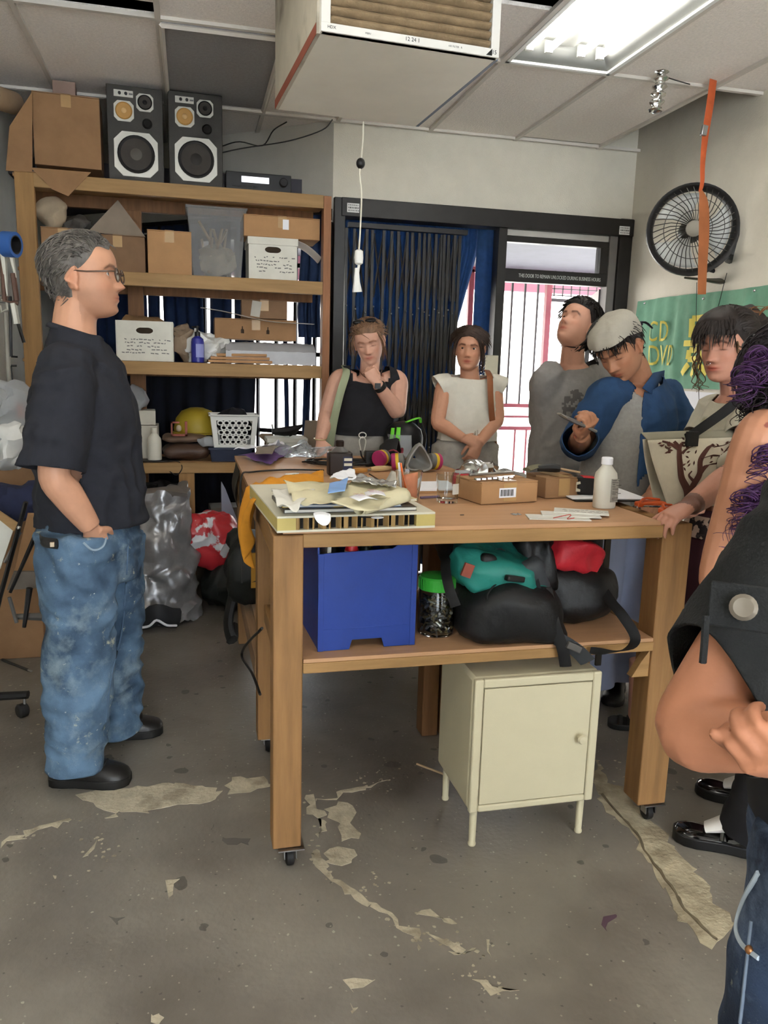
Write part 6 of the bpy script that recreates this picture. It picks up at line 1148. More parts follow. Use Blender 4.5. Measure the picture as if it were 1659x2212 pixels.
# ================================================================= PEOPLE
def skin(name, col, vs=30): return mat(name, col, .5, var=.05, vs=vs, bump=.03, bs=200, vcol='tint', spec=.35)
HZ = [-.116, -.113, -.107, -.098, -.086, -.072, -.058, -.042, -.025, -.008, .008, .024, .045, .066, .085, .100, .110, .116]
HF = [.050, .066, .076, .082, .083, .086, .087, .087, .087, .085, .087, .094, .095, .089, .077, .058, .034, .005]
HB = [-.030, -.018, -.002, .016, .036, .054, .068, .079, .088, .095, .099, .101, .101, .097, .087, .069, .045, .012]
HW = [.012, .022, .034, .044, .052, .058, .062, .066, .070, .0725, .074, .0755, .0755, .072, .064, .049, .029, .004]
def _it(z, T): return float(np.interp(z, HZ, T))
def hs(a, z):
    sa, ca = math.sin(a), math.cos(a); f, b, w_ = _it(z, HF), _it(z, HB), _it(z, HW)
    x = w_*math.copysign(abs(sa)**.92, sa); y = (f if ca > 0 else b)*math.copysign(abs(ca)**(.85 if ca > 0 else .95), ca)
    if ca > 0:
        g = lambda x0, sx, z0, sz: math.exp(-((x-x0)/sx)**2-((z-z0)/sz)**2)
        ax = abs(x)
        if -.05 < z < .022:
            t = (.014-z)/.050; nh = .027*max(0, min(1, t))**1.25 if z > -.036 else .027*max(0, (z+.048)/.012)
            y += nh*math.exp(-(x/(.0075+.0085*max(0, min(1, t))))**2)
            y += .006*math.exp(-((ax-.012)/.007)**2-((z+.036)/.008)**2)
        y -= .012*math.exp(-((ax-.031)/.015)**2-((z-.003)/.011)**2)
        y += .004*math.exp(-((ax-.028)/.020)**2-((z-.020)/.007)**2)
        y += .005*math.exp(-((ax-.043)/.016)**2-((z+.026)/.016)**2)
        y += math.exp(-(x/.021)**2)*(.0055*math.exp(-((z+.0595)/.0045)**2)+.0055*math.exp(-((z+.0705)/.005)**2)-.004*math.exp(-((z+.065)/.0022)**2)-.003*math.exp(-((z+.081)/.006)**2)+.004*math.exp(-((z+.099)/.008)**2))
    return Vector((x, y, z))
def headM(c, fwd, up=(0, 0, 1), s=1.):
    y = Vector(fwd).normalized(); x = y.cross(Vector(up)).normalized(); z = x.cross(y)
    return Matrix(((x.x*s, y.x*s, z.x*s, c[0]), (x.y*s, y.y*s, z.y*s, c[1]), (x.z*s, y.z*s, z.z*s, c[2]), (0, 0, 0, 1)))
_hz = sorted(set([round(z, 4) for z in np.concatenate([np.linspace(-.116, .116, 44), np.linspace(-.09, .022, 40)])]))
_ha = [math.pi*2*(i/72) for i in range(72)]
HEADV = [hs(math.copysign(abs(((a/math.pi+1) % 2)-1)**1.25, ((a/math.pi+1) % 2)-1)*math.pi, z) for z in _hz for a in _ha]
HEADF = [(j*72+i, j*72+(i+1) % 72, (j+1)*72+(i+1) % 72, (j+1)*72+i) for j in range(len(_hz)-1) for i in range(72)]+[tuple(range(71, -1, -1)), tuple((len(_hz)-1)*72+i for i in range(72))]
def add_head(mb, M, lids='open'):
    mb.add([M @ v for v in HEADV], HEADF); s = M.col[0].to_3d().length; R = M.to_3x3().normalized()
    for sx in (-1, 1):
        e = M @ Vector((sx*.076, -.012, -.008)); mb.ell(e, (.008*s, .019*s, .031*s), R @ rot(-12, 0, sx*-22), 14, 9)
        mb.tube([M @ Vector((sx*(.080+.006*math.sin(t*2.2)), -.010-.020*math.sin(t*4.4-.6), -.034+.056*t+.004*math.sin(t*9))) for t in np.linspace(0, 1, 9)], .0042*s, 6)
        mb.ell(M @ Vector((sx*.078, -.004, -.034)), (.006*s, .008*s, .009*s))
        o = Vector((sx*.031, .0655, .003))
        if lids != 'open': mb.ell(M @ (o+Vector((0, .001, .0))), (.0155*s, .0135*s, .0125*s), R)
        else:
            for el, th in ((.62, .0034), (-.55, .0028)):
                mb.tube([M @ (o+Vector((.0150*math.sin(t), .0145*math.cos(t)*math.cos(el*math.cos(t*1.05)), .0145*math.sin(el*math.cos(t*1.15))))) for t in np.linspace(-1.25, 1.25, 9)], th*s, 6)
def eyes(t, M, iris='#4a3626', look=(0, 0)):
    s = M.col[0].to_3d().length; R = M.to_3x3().normalized()
    mm = [mat('eye_white', '#d9d2cc', .2, var=.03), mat('iris_'+iris.strip('#'), iris, .2, var=.2, vs=200), mat('pupil', '#0a0808', .1)]
    for sx in (-1, 1):
        d = R @ Vector((look[0], 1, look[1])); mb = MB(); c = M @ Vector((sx*.031, .0655, .003)); r = .0128*s
        for a0, a1, k in ((0, .22, 2), (.22, .5, 1), (.5, 1.6, 0)):
            mb.cur = k; mb.lathe([(r*math.sin(a), r*math.cos(a)) for a in np.linspace(max(a0, 1e-4), a1, 5)], 18, c, d)
        mb.out('eye', mm, t, world=True)
def hand(mb, w_, d, n, side, curl=(.5,)*4, s=1., thumb=.5, spread=.0):
    w_ = Vector(w_); d = Vector(d).normalized(); n = Vector(n); n = (n-d*n.dot(d)).normalized(); l = d.cross(n)*(1 if side == 'r' else -1); k = w_+d*.088*s
    mb.tube([w_-d*.02*s, w_+d*.02*s, w_+d*.055*s, k+d*.006*s], [(.024*s, .019*s), (.030*s, .018*s), (.040*s, .0165*s), (.039*s, .0125*s)], 12, side=l, smooth=3)
    for i in range(4):
        b = w_+d*(.084-.004*abs(i-1.2))*s+l*(.029-.0193*i)*s; L = [.074, .083, .076, .058][i]*s; c = curl[i if i < len(curl) else -1]; P = [b-d*.012*s, b]; a = 0; dd = d+l*spread*(1.5-i)
        for fr_, bd_ in ((.44, 1.0), (.31, 1.25), (.25, .8)): a += c*bd_; dr = (dd*math.cos(a)+n*math.sin(a)).normalized(); P.append(P[-1]+dr*L*fr_)
        r = [.0090, .0094, .0084, .0078, .0066][:5]; mb.tube(P, [q*s*(.92 if i == 3 else 1) for q in r], 8, smooth=2)
        mb.ell(P[-1], .0064*s, n=8, m=6)
    b = w_+d*.022*s+l*.024*s; d1 = (d*.62+l*(.75-.5*thumb)+n*(.25+.5*thumb)).normalized(); d2 = (d*.9+l*(.25-.5*thumb)+n*.35*thumb).normalized()
    P = [b-d1*.01*s, b+d1*.022*s, b+d1*.046*s, b+d1*.046*s+d2*.030*s, b+d1*.046*s+d2*.052*s]; mb.tube(P, [.014*s, .0135*s, .0108*s, .0098*s, .0078*s], 8, smooth=2); mb.ell(P[-1], .0076*s, n=8, m=6)
def remesh(mb, vox, smooth=2, name='m'):
    me = bpy.data.meshes.new(name); me.from_pydata(mb.v, [], mb.f); bm = bmesh.new(); bm.from_mesh(me); bmesh.ops.recalc_face_normals(bm, faces=bm.faces); bm.to_mesh(me); bm.free()
    o = bpy.data.objects.new(name, me); COL.objects.link(o)
    q = o.modifiers.new('r', 'REMESH'); q.mode = 'VOXEL'; q.voxel_size = vox; q.adaptivity = 0
    if smooth: q = o.modifiers.new('s', 'SMOOTH'); q.iterations = smooth; q.factor = .5
    dg = bpy.context.evaluated_depsgraph_get(); r = bpy.data.meshes.new_from_object(o.evaluated_get(dg)); bpy.data.objects.remove(o); bpy.data.meshes.remove(me); return r
def place(me, name, m, t, **k):
    me.transform(Matrix.Translation(-t.location)); me.materials.clear(); me.materials.append(m); me.shade_smooth(); me.name = name
    o = bpy.data.objects.new(name, me); COL.objects.link(o); o.parent = t; return o
def tint(me, M, brow=(.30, .25, .22), lip=(.80, .52, .52), stubble=0., closed=False, extra=None):
    n = len(me.vertices); co = np.empty(n*3); me.vertices.foreach_get('co', co); co = co.reshape(-1, 3)
    Mi = np.array(M.inverted()); L = co @ Mi[:3, :3].T+Mi[:3, 3]; x, y, z = L.T; ax = np.abs(x); c = np.ones((n, 4)); front = (y > .045) & (ax < .08) & (np.abs(z) < .13)
    def mul(mask, col): 
        for k in range(3): c[:, k] *= 1-mask*(1-col[k])
    g = lambda v, m, s: np.exp(-((v-m)/s)**2)
    mul(front*np.clip(1.5*g(x, 0, .020)*g(z, -.0645, .0085), 0, 1), lip); mul(front*.9*g(x, 0, .020)*g(z, -.065, .0016), (.45, .3, .3))
    mul(front*.6*(g(ax, .045, .018)*g(z, -.030, .018)), (1, .84, .80)); mul(front*.6*g(x, 0, .014)*g(z, -.034, .012), (1, .82, .78)); mul(.6*g(ax, .082, .009)*g(y, -.01, .03)*g(z, -.01, .04), (1, .80, .76))
    arch = .021+.004*np.clip((ax-.015)/.02, 0, 1)-.010*np.clip((ax-.038)/.014, 0, 1); mul(front*np.clip(1.6*g(z, arch, .0042)*(1/(1+np.exp(-(ax-.013)/.0012)))*(1/(1+np.exp((ax-.050)/.0015))), 0, 1), brow)
    mul(front*.35*g(ax, .031, .014)*g(z, -.006, .007), (.85, .75, .75)); mul(front*.5*g(ax, .009, .004)*g(z, -.044, .003), (.45, .3, .3))
    if closed: mul(front*np.clip(1.5*g(ax, .031, .0125)*g(z, -.0045-.10*np.abs(ax-.031)**1.2, .0016), 0, 1), (.2, .16, .15))
    if stubble: mul(stubble*(y > -.01)*(1/(1+np.exp((z+.038)/.006)))*(1/(1+np.exp(-(z+.125)/.006)))*(ax < .075), (.72, .70, .70))
    if extra is not None: extra(co, L, c)
    a = me.color_attributes.new('tint', 'FLOAT_COLOR', 'POINT'); a.data.foreach_set('color', c.ravel().astype(np.float32))
def folds(me, amp, seed, fv=(13, 13, 4), fh=(5, 5, 15), mixh=.45, only=None):
    n = len(me.vertices); me.update(); 
    no = np.empty(n*3); me.vertices.foreach_get('normal', no); no = no.reshape(-1, 3)
    for v, q in zip(me.vertices, no):
        p = v.co; a = noise.noise(Vector((p.x*fv[0]+seed, p.y*fv[1], p.z*fv[2]+.8*noise.noise(p*6)))); b = noise.noise(Vector((p.x*fh[0], p.y*fh[1]-seed, p.z*fh[2]+1.5*noise.noise(p*5))))
        d = (1-abs(a)*2.4)*(1-mixh)+(1-abs(b)*2.4)*mixh-.35; v.co = p+Vector(q)*amp*d
def part_trees(parts):
    from mathutils.bvhtree import BVHTree
    o = []
    for p in parts: q = MB(); p(q); o.append(BVHTree.FromPolygons([Vector(v) for v in q.v], q.f))
    return o
def near_part(T, i, c):
    d = [t.find_nearest(c)[3] for t in T]; return d[i] <= min(d)+.004
def cutm(me, cuts, parts=None):
    bm = bmesh.new(); bm.from_mesh(me); T = part_trees(parts) if parts and any(len(k) > 3 for k in cuts) else None
    for cc in cuts:
        c, n, r = cc[:3]; c = Vector(c); n = Vector(n).normalized(); fs = [f for f in bm.faces if (f.calc_center_median()-c).length < r and (len(cc) < 4 or near_part(T, cc[3], f.calc_center_median()))]
        if not fs: continue
        g_ = list(set(fs) | {e for f in fs for e in f.edges} | {v for f in fs for v in f.verts}); bmesh.ops.bisect_plane(bm, geom=g_, plane_co=c, plane_no=n)
        rm = [f for f in bm.faces if (f.calc_center_median()-c).length < r+.012 and (f.calc_center_median()-c).dot(n) > 1e-5 and (len(cc) < 4 or near_part(T, cc[3], f.calc_center_median()))]; bmesh.ops.delete(bm, geom=rm, context='FACES')
    bm.to_mesh(me); bm.free()
def garment(t, name, parts, m, vox=.010, smooth=4, amp=.007, seed=0., cuts=(), thick=.003, mixh=.45, fv=(13, 13, 4), label=None):
    mb = MB(); [p(mb) for p in parts]; me = remesh(mb, vox, smooth, name); cutm(me, cuts, parts); folds(me, amp, seed, fv=fv, mixh=mixh); o = place(me, name, m, t)
    q = o.modifiers.new('t', 'SOLIDIFY'); q.thickness = thick; q.offset = -1
    if label: o['label'] = label
    return o
def arms(mb, nb, A, r0, r1, r2, r3, r4):
    for a, b, c in A: mb.tube([a.lerp(nb, .5)-Vector((0, 0, .02)), a.lerp(nb, .12), a.lerp(b, .12), a.lerp(b, .45), b, b.lerp(c, .3), c], [r0*.85, r0, r0*1.02, r1, r2, r3, r4], 14, smooth=4)
def tubep(pts, r, side=None, n=16, smooth=4): return lambda mb: mb.tube([Vector(p) for p in pts], r, n, side=side, smooth=smooth)
def ellp(c, r, R=None): return lambda mb: mb.ell(c, r, R, 18, 12)
# --- hair
def hairmat(name, col, var=.35): return mat(name, col, .6, var=var, vs=60, spec=.4, stretch=(1, 1, .4))
def hair(t, M, m, line, thick, n=900, L=.04, comb=None, seed=1, r=.0022, name='hair', lift=.25, wave=0., top=.0):
    mb = MB(); rnd = random.Random(seed); ctr = Vector((0, -.012, .015)); R = M.to_3x3(); s = M.col[0].to_3d().length
    def pt(a, z, extra=0.): 
        p = hs(a, z); o = (p-ctr).normalized(); return p+o*extra, o
    na, nv = 56, 16; V = []
    for i in range(na):
        a = -math.pi+2*math.pi*i/na; z0 = line(a)
        for j in range(nv):
            v = j/(nv-1); z = z0+(.1155-z0)*(1-(1-v)**1.6); p, o = pt(a, z, .001+thick*min(1, v*2.6)**.8*(1+.22*nz((math.cos(a)*2, math.sin(a)*2, z*14), 2.2, seed))+top*v*v); V.append(M @ p)
    mb.add(V, [(i*nv+j, (i+1) % na*nv+j, (i+1) % na*nv+j+1, i*nv+j+1) for i in range(na) for j in range(nv-1)]); mb.add([V[i*nv+nv-1] for i in range(na)], [tuple(range(na))])
    for k in range(n):
        a = rnd.uniform(-math.pi, math.pi); z0 = line(a); z = z0+(.1155-z0)*(rnd.random()**.6) if rnd.random() > .3 else .1153-.03*rnd.random()**2; p, o = pt(a, z, thick*(.4 if z-z0 < .02 else .85)+top*((z-z0)/(.1155-z0))**2); q = Vector(comb(a, z, p)) if comb else Vector((0, -1, -.2)); q += Vector((rnd.gauss(0, .28), rnd.gauss(0, .28), rnd.gauss(0, .28))); q = (q-o*q.dot(o)).normalized()
        l = L*rnd.uniform(.6, 1.25); P = []; ph = rnd.random()*6
        for j in range(5):
            u = j/4; P.append(M @ (p+q*l*u+o*(lift*l*math.sin(u*1.8)-l*.10*u*u)+Vector((0, 0, -.25*l*u*u))+o.cross(q)*wave*math.sin(u*7+ph)))
        mb.tube(P, [r*s, r*s*1.1, r*s, r*s*.7, r*s*.2], 3, cap=False)
    return mb.out(name, m, t, world=True, ang=80)
def locks(t, pts_list, m, r=.004, name='hair_lock', per=7, spread=.01, seed=1, curl=0.):
    mb = MB(); rnd = random.Random(seed)
    for pts in pts_list:
        pts = [Vector(p) for p in pts]
        for k in range(per):
            off = Vector((rnd.gauss(0, 1), rnd.gauss(0, 1), rnd.gauss(0, .6)))*spread; ph = rnd.random()*6.28; D = [Vector(q) for q in crom([list(p) for p in pts], 18 if curl else 6)]; P = []
            for i, p in enumerate(D):
                u = i/(len(D)-1); d = (D[min(i+1, len(D)-1)]-D[max(i-1, 0)]); x, y, _ = frame(d) if d.length > 1e-6 else frame(Vector((0, 0, -1))); P.append(p+off*(.35+.9*u)+(x*math.cos(u*16+ph)+y*math.sin(u*16+ph))*curl*min(1, u*3))
            mb.tube(P, [r*(1.05-.75*i/(len(P)-1)) for i in range(len(P))], 5, cap=False)
    return mb.out(name, m, t, world=True, ang=80, kind='stuff')
def surf(o, px, py, lift=.001):
    from mathutils.bvhtree import BVHTree
    if 'bv' not in _bv.get(o.name, {}): L = o.parent.location; _bv[o.name] = {'bv': BVHTree.FromPolygons([v.co+L for v in o.data.vertices], [tuple(p.vertices) for p in o.data.polygons])}
    d = ray(px, py).normalized(); h = _bv[o.name]['bv'].ray_cast(EYE, d)
    return (h[0]+h[1]*lift*(1 if h[1].dot(d) < 0 else -1)) if h[0] is not None else None
_bv = {}
def stitch(o, t, pts, r, m, name, k=5):      # a seam or edge sewn on a garment
    P = [surf(o, *q) for q in [tuple(c) for c in crom([list(p) for p in pts], k)]]; P = [p for p in P if p is not None]
    if len(P) > 2: mb = MB(); mb.tube(P, r, 6); return mb.out(name, m, t, world=True)
def decal(o, t, test, m, name, lift=.0015):   # printed or worn area lying on a garment
    V = {}; mb = MB(); L = o.parent.location
    for p in o.data.polygons:
        c = p.center+L
        if test(c, p.normal):
            f = []
            for i in p.vertices:
                if i not in V: v = o.data.vertices[i]; V[i] = len(mb.v); mb.v.append(tuple(v.co+L+v.normal*lift))
                f.append(V[i])
            mb.f.append(tuple(f)); mb.mi.append(0)
    if mb.f: return mb.out(name, m, t, world=True, ang=80)
# --- shoes
def shoe(t, heel, toe, m, sole_m, name='shoe', w_=.048, h=.075, low=False, sole_h=.022):
    heel, toe = Vector(heel), Vector(toe); heel.z = toe.z = 0; d = (toe-heel); L = d.length; d.normalize(); s_ = Vector((-d.y, d.x, 0)); mb = MB()
    U = [0, .06, .18, .35, .52, .70, .85, .95, 1.0]; Wd = [.55, .74, .80, .76, .86, 1.0, .95, .70, .34]; Hh = [.85, 1.0, 1.02, .98, .80, .60, .50, .42, .30] if not low else [.75, .85, .80, .55, .50, .52, .50, .42, .28]
    V = []; n = 18
    for u, wd, hh in zip(crom([[q] for q in U], 2), crom([[q] for q in Wd], 2), crom([[q] for q in Hh], 2)):
        c = heel+d*(L*u[0])
        for k in range(n): a = 2*math.pi*k/n; sx = math.copysign(abs(math.cos(a))**.7, math.cos(a)); sz = math.sin(a); V.append(c+s_*(w_*wd[0]*sx)+Vector((0, 0, sole_h*.6+(h*hh[0]-sole_h*.6)*(max(0, sz)**.8))))
    m_ = len(V)//n; mb.add(V, [(j*n+k, j*n+(k+1) % n, (j+1)*n+(k+1) % n, (j+1)*n+k) for j in range(m_-1) for k in range(n)]+[tuple(range(n)), tuple((m_-1)*n+k for k in range(n))])
    o = mb.out(name, m, t, world=True, ang=60); q = MB(); P = []
    for u, wd in zip(U, Wd): P.append((L*u, w_*wd*1.06))
    poly = [(a, b) for a, b in P]+[(a, -b) for a, b in reversed(P)]; q.prism(poly, heel+Vector((0, 0, .001)), d, s_, sole_h); q.out('sole', sole_m, o, world=True, bevel=.004); return o, heel, d, s_, L
M_shoeb = mat('black_shoe_leather', '#1c1a19', .38, var=.25, vs=18, bump=.1, bs=60); M_sole = mat('black_sole', '#161514', .6, var=.2)
def V3(p): return Vector(p) if len(p) == 3 and not isinstance(p[0], int) else p
def J(px, py, Y): return fy(px, py, Y)
def limb_legs(t, hips, knees, ankles, r, m, name='trousers', vox=.011, amp=.010, seed=3, pelvis=None, pr=(.17, .125, .12), side=None, fv=(9, 9, 7), mixh=.6, extra_cuts=(), waist=None):
    parts = []
    for h, k, a in zip(hips, knees, ankles):
        h, k, a = Vector(h), Vector(k), Vector(a); e = a+(a-k).normalized()*.03; parts.append(tubep([h+Vector((0, 0, .06)), h.lerp(k, .25), k, k.lerp(a, .5), a, e], [r[0], r[0]*.98, r[1], r[1]*.96, r[2], r[2]], None))
    if pelvis is not None: parts.append(lambda mb: mb.tube([Vector(pelvis)+Vector((0, 0, .14)), Vector(pelvis)+Vector((0, 0, .04)), Vector(pelvis)-Vector((0, 0, .08))], [(pr[0]*.92, pr[1]*.92), (pr[0], pr[1]), (pr[0]*.9, pr[1]*.95)], 20, side=side, smooth=3))
    cuts = [(Vector(a), (Vector(a)-Vector(k)), .16) for k, a in zip(knees, ankles)]
    if waist is not None: cuts.append((waist, (0, 0, 1), .4))
    return garment(t, name, parts, m, vox, 4, amp, seed, cuts+list(extra_cuts), .003, mixh, fv)
# ----------------------------------------------------------------- 1. the man on the left
M_sk1 = skin('skin_man', '#bd8c70'); M_tee = mat('charcoal_tee', '#27282e', .9, var=.08, vs=60, bump=.08, bs=400, spec=.2)
def denim(name, col, stain='#8fa3ae', dirt='#2f4358'):
    m = mat(name, col, .85, var=.16, vs=9, col2=dirt, thr=(.42, .64), bump=.2, bs=300); nt = m.node_tree; N = nt.nodes; L = nt.links; b = N['Principled BSDF']; src = b.inputs['Base Color'].links[0].from_socket; tc = [n for n in N if n.type == 'TEX_COORD'][0]
    for sc, lo, hi, col_, off, fac in ((5, .52, .68, stain, 3, .6), (13, .61, .68, '#c9c7a8', 9, .6), (38, .66, .70, '#d5d5cc', 15, .6)):
        n1 = N.new('ShaderNodeTexNoise'); n1.inputs['Scale'].default_value = sc; n1.inputs['Detail'].default_value = 7; n1.inputs['Roughness'].default_value = .7; ad = N.new('ShaderNodeVectorMath'); ad.inputs[1].default_value = (off, off*.3, -off); L.new(tc.outputs['Object'], ad.inputs[0]); L.new(ad.outputs[0], n1.inputs['Vector'])
        r = N.new('ShaderNodeMapRange'); r.inputs[1].default_value = lo; r.inputs[2].default_value = hi; r.inputs[4].default_value = fac; L.new(n1.outputs['Fac'], r.inputs[0]); mx = N.new('ShaderNodeMix'); mx.data_type = 'RGBA'; L.new(r.outputs[0], mx.inputs[0]); L.new(src, mx.inputs[6]); mx.inputs[7].default_value = (*lin(col_), 1); src = mx.outputs[2]
    L.new(src, b.inputs['Base Color']); return m
M_jean = denim('stained_denim', '#587189', '#8c9ca2', '#2d4054')
man = thing('person', 'grey haired man in glasses, charcoal t-shirt and paint stained jeans, standing at left in profile', 'person', (-.32, 2.82, 0))
Mh = headM(J(181, 600, 2.82), (.97, -.13, .10), (-.08, 0, 1), 1.13)
nb1 = J(158, 722, 2.82); mb = MB(); add_head(mb, Mh)
shR, shL = J(140, 808, 2.63), J(205, 795, 3.02); sd = (shR-shL).normalized(); pel = J(195, 1150, 2.83); che = J(178, 880, 2.83)
mb.tube([pel, J(190, 1000, 2.83), che, J(170, 790, 2.83), nb1+Vector((.0, 0, -.02))], [(.15, .12), (.145, .125), (.165, .125), (.15, .095), (.075, .075)], 20, side=sd, smooth=4)
mb.tube([nb1-Vector((0, 0, .03)), nb1.lerp(Mh @ Vector((0, -.03, -.07)), .5), Mh @ Vector((0, -.02, -.05))], [.074, .068, .068], 18, smooth=4)
elR, wrR = J(118, 1030, 2.56), J(196, 1138, 2.61)
mb.tube([shR.lerp(nb1, .5)-Vector((0, 0, .03)), shR, shR.lerp(elR, .35), shR.lerp(elR, .75), elR, elR.lerp(wrR, .3), elR.lerp(wrR, .7), wrR], [.045, .050, .054, .051, .048, .050, .042, .033], 16, smooth=4)
hand(mb, wrR, J(226, 1215, 2.70)-wrR, (0, 1, 0), 'r', (.3,)*4, 1.0, .6)
elL, wrL = J(205, 1010, 3.06), J(245, 1120, 3.03); mb.tube([shL, shL.lerp(elL, .5), elL, wrL], [.06, .055, .048, .033], 14, smooth=4); hand(mb, wrL, J(270, 1180, 3.0)-wrL, (0, -1, 0), 'l', (.25,)*4, 1.1, .3)
me = remesh(mb, .0042, 2, 'body'); tint(me, Mh, (.32, .29, .27), (.82, .60, .60), .85); place(me, 'body', M_sk1, man); eyes(man, Mh, '#5a6a72', (0, .05))
def line1(a):
    c = math.cos(a); f = .078-.012*abs(math.sin(a*1.0)); side = -.005; back = -.075
    if c > .55: return f-.006*math.sin(6*a)
    if c > -.05: t = (.55-c)/.60; return f*(1-t)**1.3+(.012)*(1-(1-t)**1.3)
    t = min(1, (-.05-c)/.35); return .012*(1-t)+back*t
hair(man, Mh, hairmat('grey_hair', '#5f5a55', .5), line1, .011, 1900, .028, lambda a, z, p: (0, -.6, .35 if math.cos(a) > 0 else -.4), 4, .0018, lift=.32)
# glasses
gl = MB(); M_frame = mat('brown_glasses_frame', '#4a3527', .3, var=.2)
for sx in (-1, 1): gl.tube([Mh @ Vector((sx*.033+.023*math.cos(a), .101, -.002+.0185*math.sin(a))) for a in np.linspace(0, 2*math.pi, 24, endpoint=False)], .0021*1.2, 6, closed=True)
gl.tube([Mh @ Vector((-.010, .103, .003)), Mh @ Vector((0, .108, .006)), Mh @ Vector((.010, .103, .003))], .0024, 6, smooth=3)
gf = gl.out('glasses_frame', M_frame, man, world=True)
for sx in (-1, 1):
    q = MB(); q.tube([Mh @ Vector((sx*.056, .100, .006)), Mh @ Vector((sx*.073, .085, .006)), Mh @ Vector((sx*.080, .03, .008)), Mh @ Vector((sx*.081, -.01, .012)), Mh @ Vector((sx*.078, -.03, -.008))], [(.0025, .005)]*5, 6, smooth=3, side=(0, 0, 1)); q.out('temple', M_frame, gf, world=True)
    q = MB(); q.add([Mh @ Vector((sx*.033+.0225*math.cos(a), .1015, -.002+.018*math.sin(a))) for a in np.linspace(0, 2*math.pi, 24, endpoint=False)], [tuple(range(24))]); q.out('lens', mat('lens_glass', '#f2f5f5', .03, var=0, trans=1., ior=1.02, spec=.7), gf, world=True, ang=0)
slv = shR.lerp(elR, .93)+Vector((-.01, 0, .0))
garment(man, 'shirt', [tubep([J(200, 1165, 2.83), J(200, 1105, 2.83), J(190, 990, 2.83), J(180, 880, 2.83), J(172, 800, 2.83), J(160, 742, 2.82), J(157, 705, 2.82)], [(.195, .180), (.195, .178), (.19, .172), (.19, .168), (.168, .135), (.10, .092), (.085, .082)], sd, 26),
   tubep([shR.lerp(nb1, .6)-Vector((0, 0, .05)), shR+Vector((0, .012, -.01)), shR.lerp(elR, .45), slv, slv+(elR-shR).normalized()*.05], [.08, .086, .092, .096, .096]), tubep([shL, shL.lerp(elL, .5), shL.lerp(elL, .85), elL], [.09, .095, .095, .09])],
   M_tee, .010, 5, .018, 2.2, [(J(200, 1128, 2.83), (0.03, 0, -1), .6), (slv, (elR-shR), .2, 1), (shL.lerp(elL, .85), (elL-shL), .15, 2), (nb1+Vector((.01, 0, .012)), Vector((.25, 0, 1)), .16)], .004)
mb = MB(); nc = nb1+Vector((.008, 0, .010)); mb.tube([nc+Vector((.088*math.cos(a)*.95, .083*math.sin(a), -.024*math.cos(a)-.004)) for a in np.linspace(0, 2*math.pi, 30, endpoint=False)], [(.004, .010)]*30, 8, closed=True); 
mb.out('collar', M_tee, man, world=True)
hpR, knR, anR = J(165, 1190, 2.71), J(170, 1420, 2.67), J(162, 1655, 2.655); hpL, knL, anL = J(232, 1190, 2.94), J(240, 1400, 2.97), J(250, 1575, 2.99)
jn1 = limb_legs(man, [hpR, hpL], [knR, knL], [anR, anL], [.128, .110, .092], M_jean, 'jeans', .010, .020, 5, J(195, 1195, 2.83), (.185, .165, .12), sd, (7, 7, 9), .55, waist=J(195, 1110, 2.83))
M_seam = mat('worn_denim_edge', '#8798a6', .9)
stitch(jn1, man, [(277, 1165), (272, 1260), (262, 1370), (240, 1460), (228, 1560)], .003, mat('denim_seam', '#4b6076', .9), 'seam'); stitch(jn1, man, [(180, 1172), (200, 1188), (222, 1180), (232, 1150)], .004, M_seam, 'pocket_edge')
mb = MB(); a, b = J(86, 1163, 2.66), J(124, 1175, 2.57); mb.tube([a, a.lerp(b, .5)+Vector((-.012, -.012, 0)), b], [(.017, .006)]*3, 6, side=(0, 0, 1), smooth=3); mb.out('belt_tool_pouch', M_blk, man, world=True); mb = MB(); mb.box(J(113, 1176, 2.565), (.012, .01, .014)); mb.out('pouch_badge', mat('pale_badge', '#b5a48c', .5), man, world=True)
o, he, d_, s_, L_ = shoe(man, fz(112, 1690), fz(282, 1690), M_shoeb, M_sole, w_=.056, h=.128, sole_h=.032)
mb = MB()
for k in range(4): c = he+d_*(L_*(.42+.09*k))+Vector((0, 0, .112-.013*k)); mb.tube([c-s_*.026, c+Vector((0, 0, .004)), c+s_*.026], .004, 6, smooth=3)
mb.out('laces', M_sole, o, world=True)
o, he, d_, s_, L_ = shoe(man, fz(205, 1597), fz(352, 1580), M_shoeb, M_sole, w_=.054, h=.124, sole_h=.032)
mb = MB()
for k in range(4): c = he+d_*(L_*(.42+.09*k))+Vector((0, 0, .112-.013*k)); mb.tube([c-s_*.026, c+Vector((0, 0, .004)), c+s_*.026], .004, 6, smooth=3)
mb.out('laces', M_sole, o, world=True)
def simple_legs(t, pel, hw, m, r=(.10, .085, .08), side=(1, 0, 0), shoes=True, z0=.09, pr=(.17, .12, .12), amp=.010, seed=3, fwd=(0, -1, 0)):
    s = Vector(side).normalized(); pel = Vector(pel); h = [pel+s*k*hw for k in (-1, 1)]; kn = [Vector((p.x, p.y, pel.z*.53)) for p in h]; an = [Vector((p.x, p.y, z0)) for p in h]
    limb_legs(t, h, kn, an, r, m, 'trousers', .014, amp, seed, pel, pr, s, waist=pel+Vector((0, 0, .10)))
    f = Vector(fwd).normalized()
    for p in an: shoe(t, Vector((p.x, p.y, 0))-f*.07, Vector((p.x, p.y, 0))+f*.18, M_shoeb, M_sole)
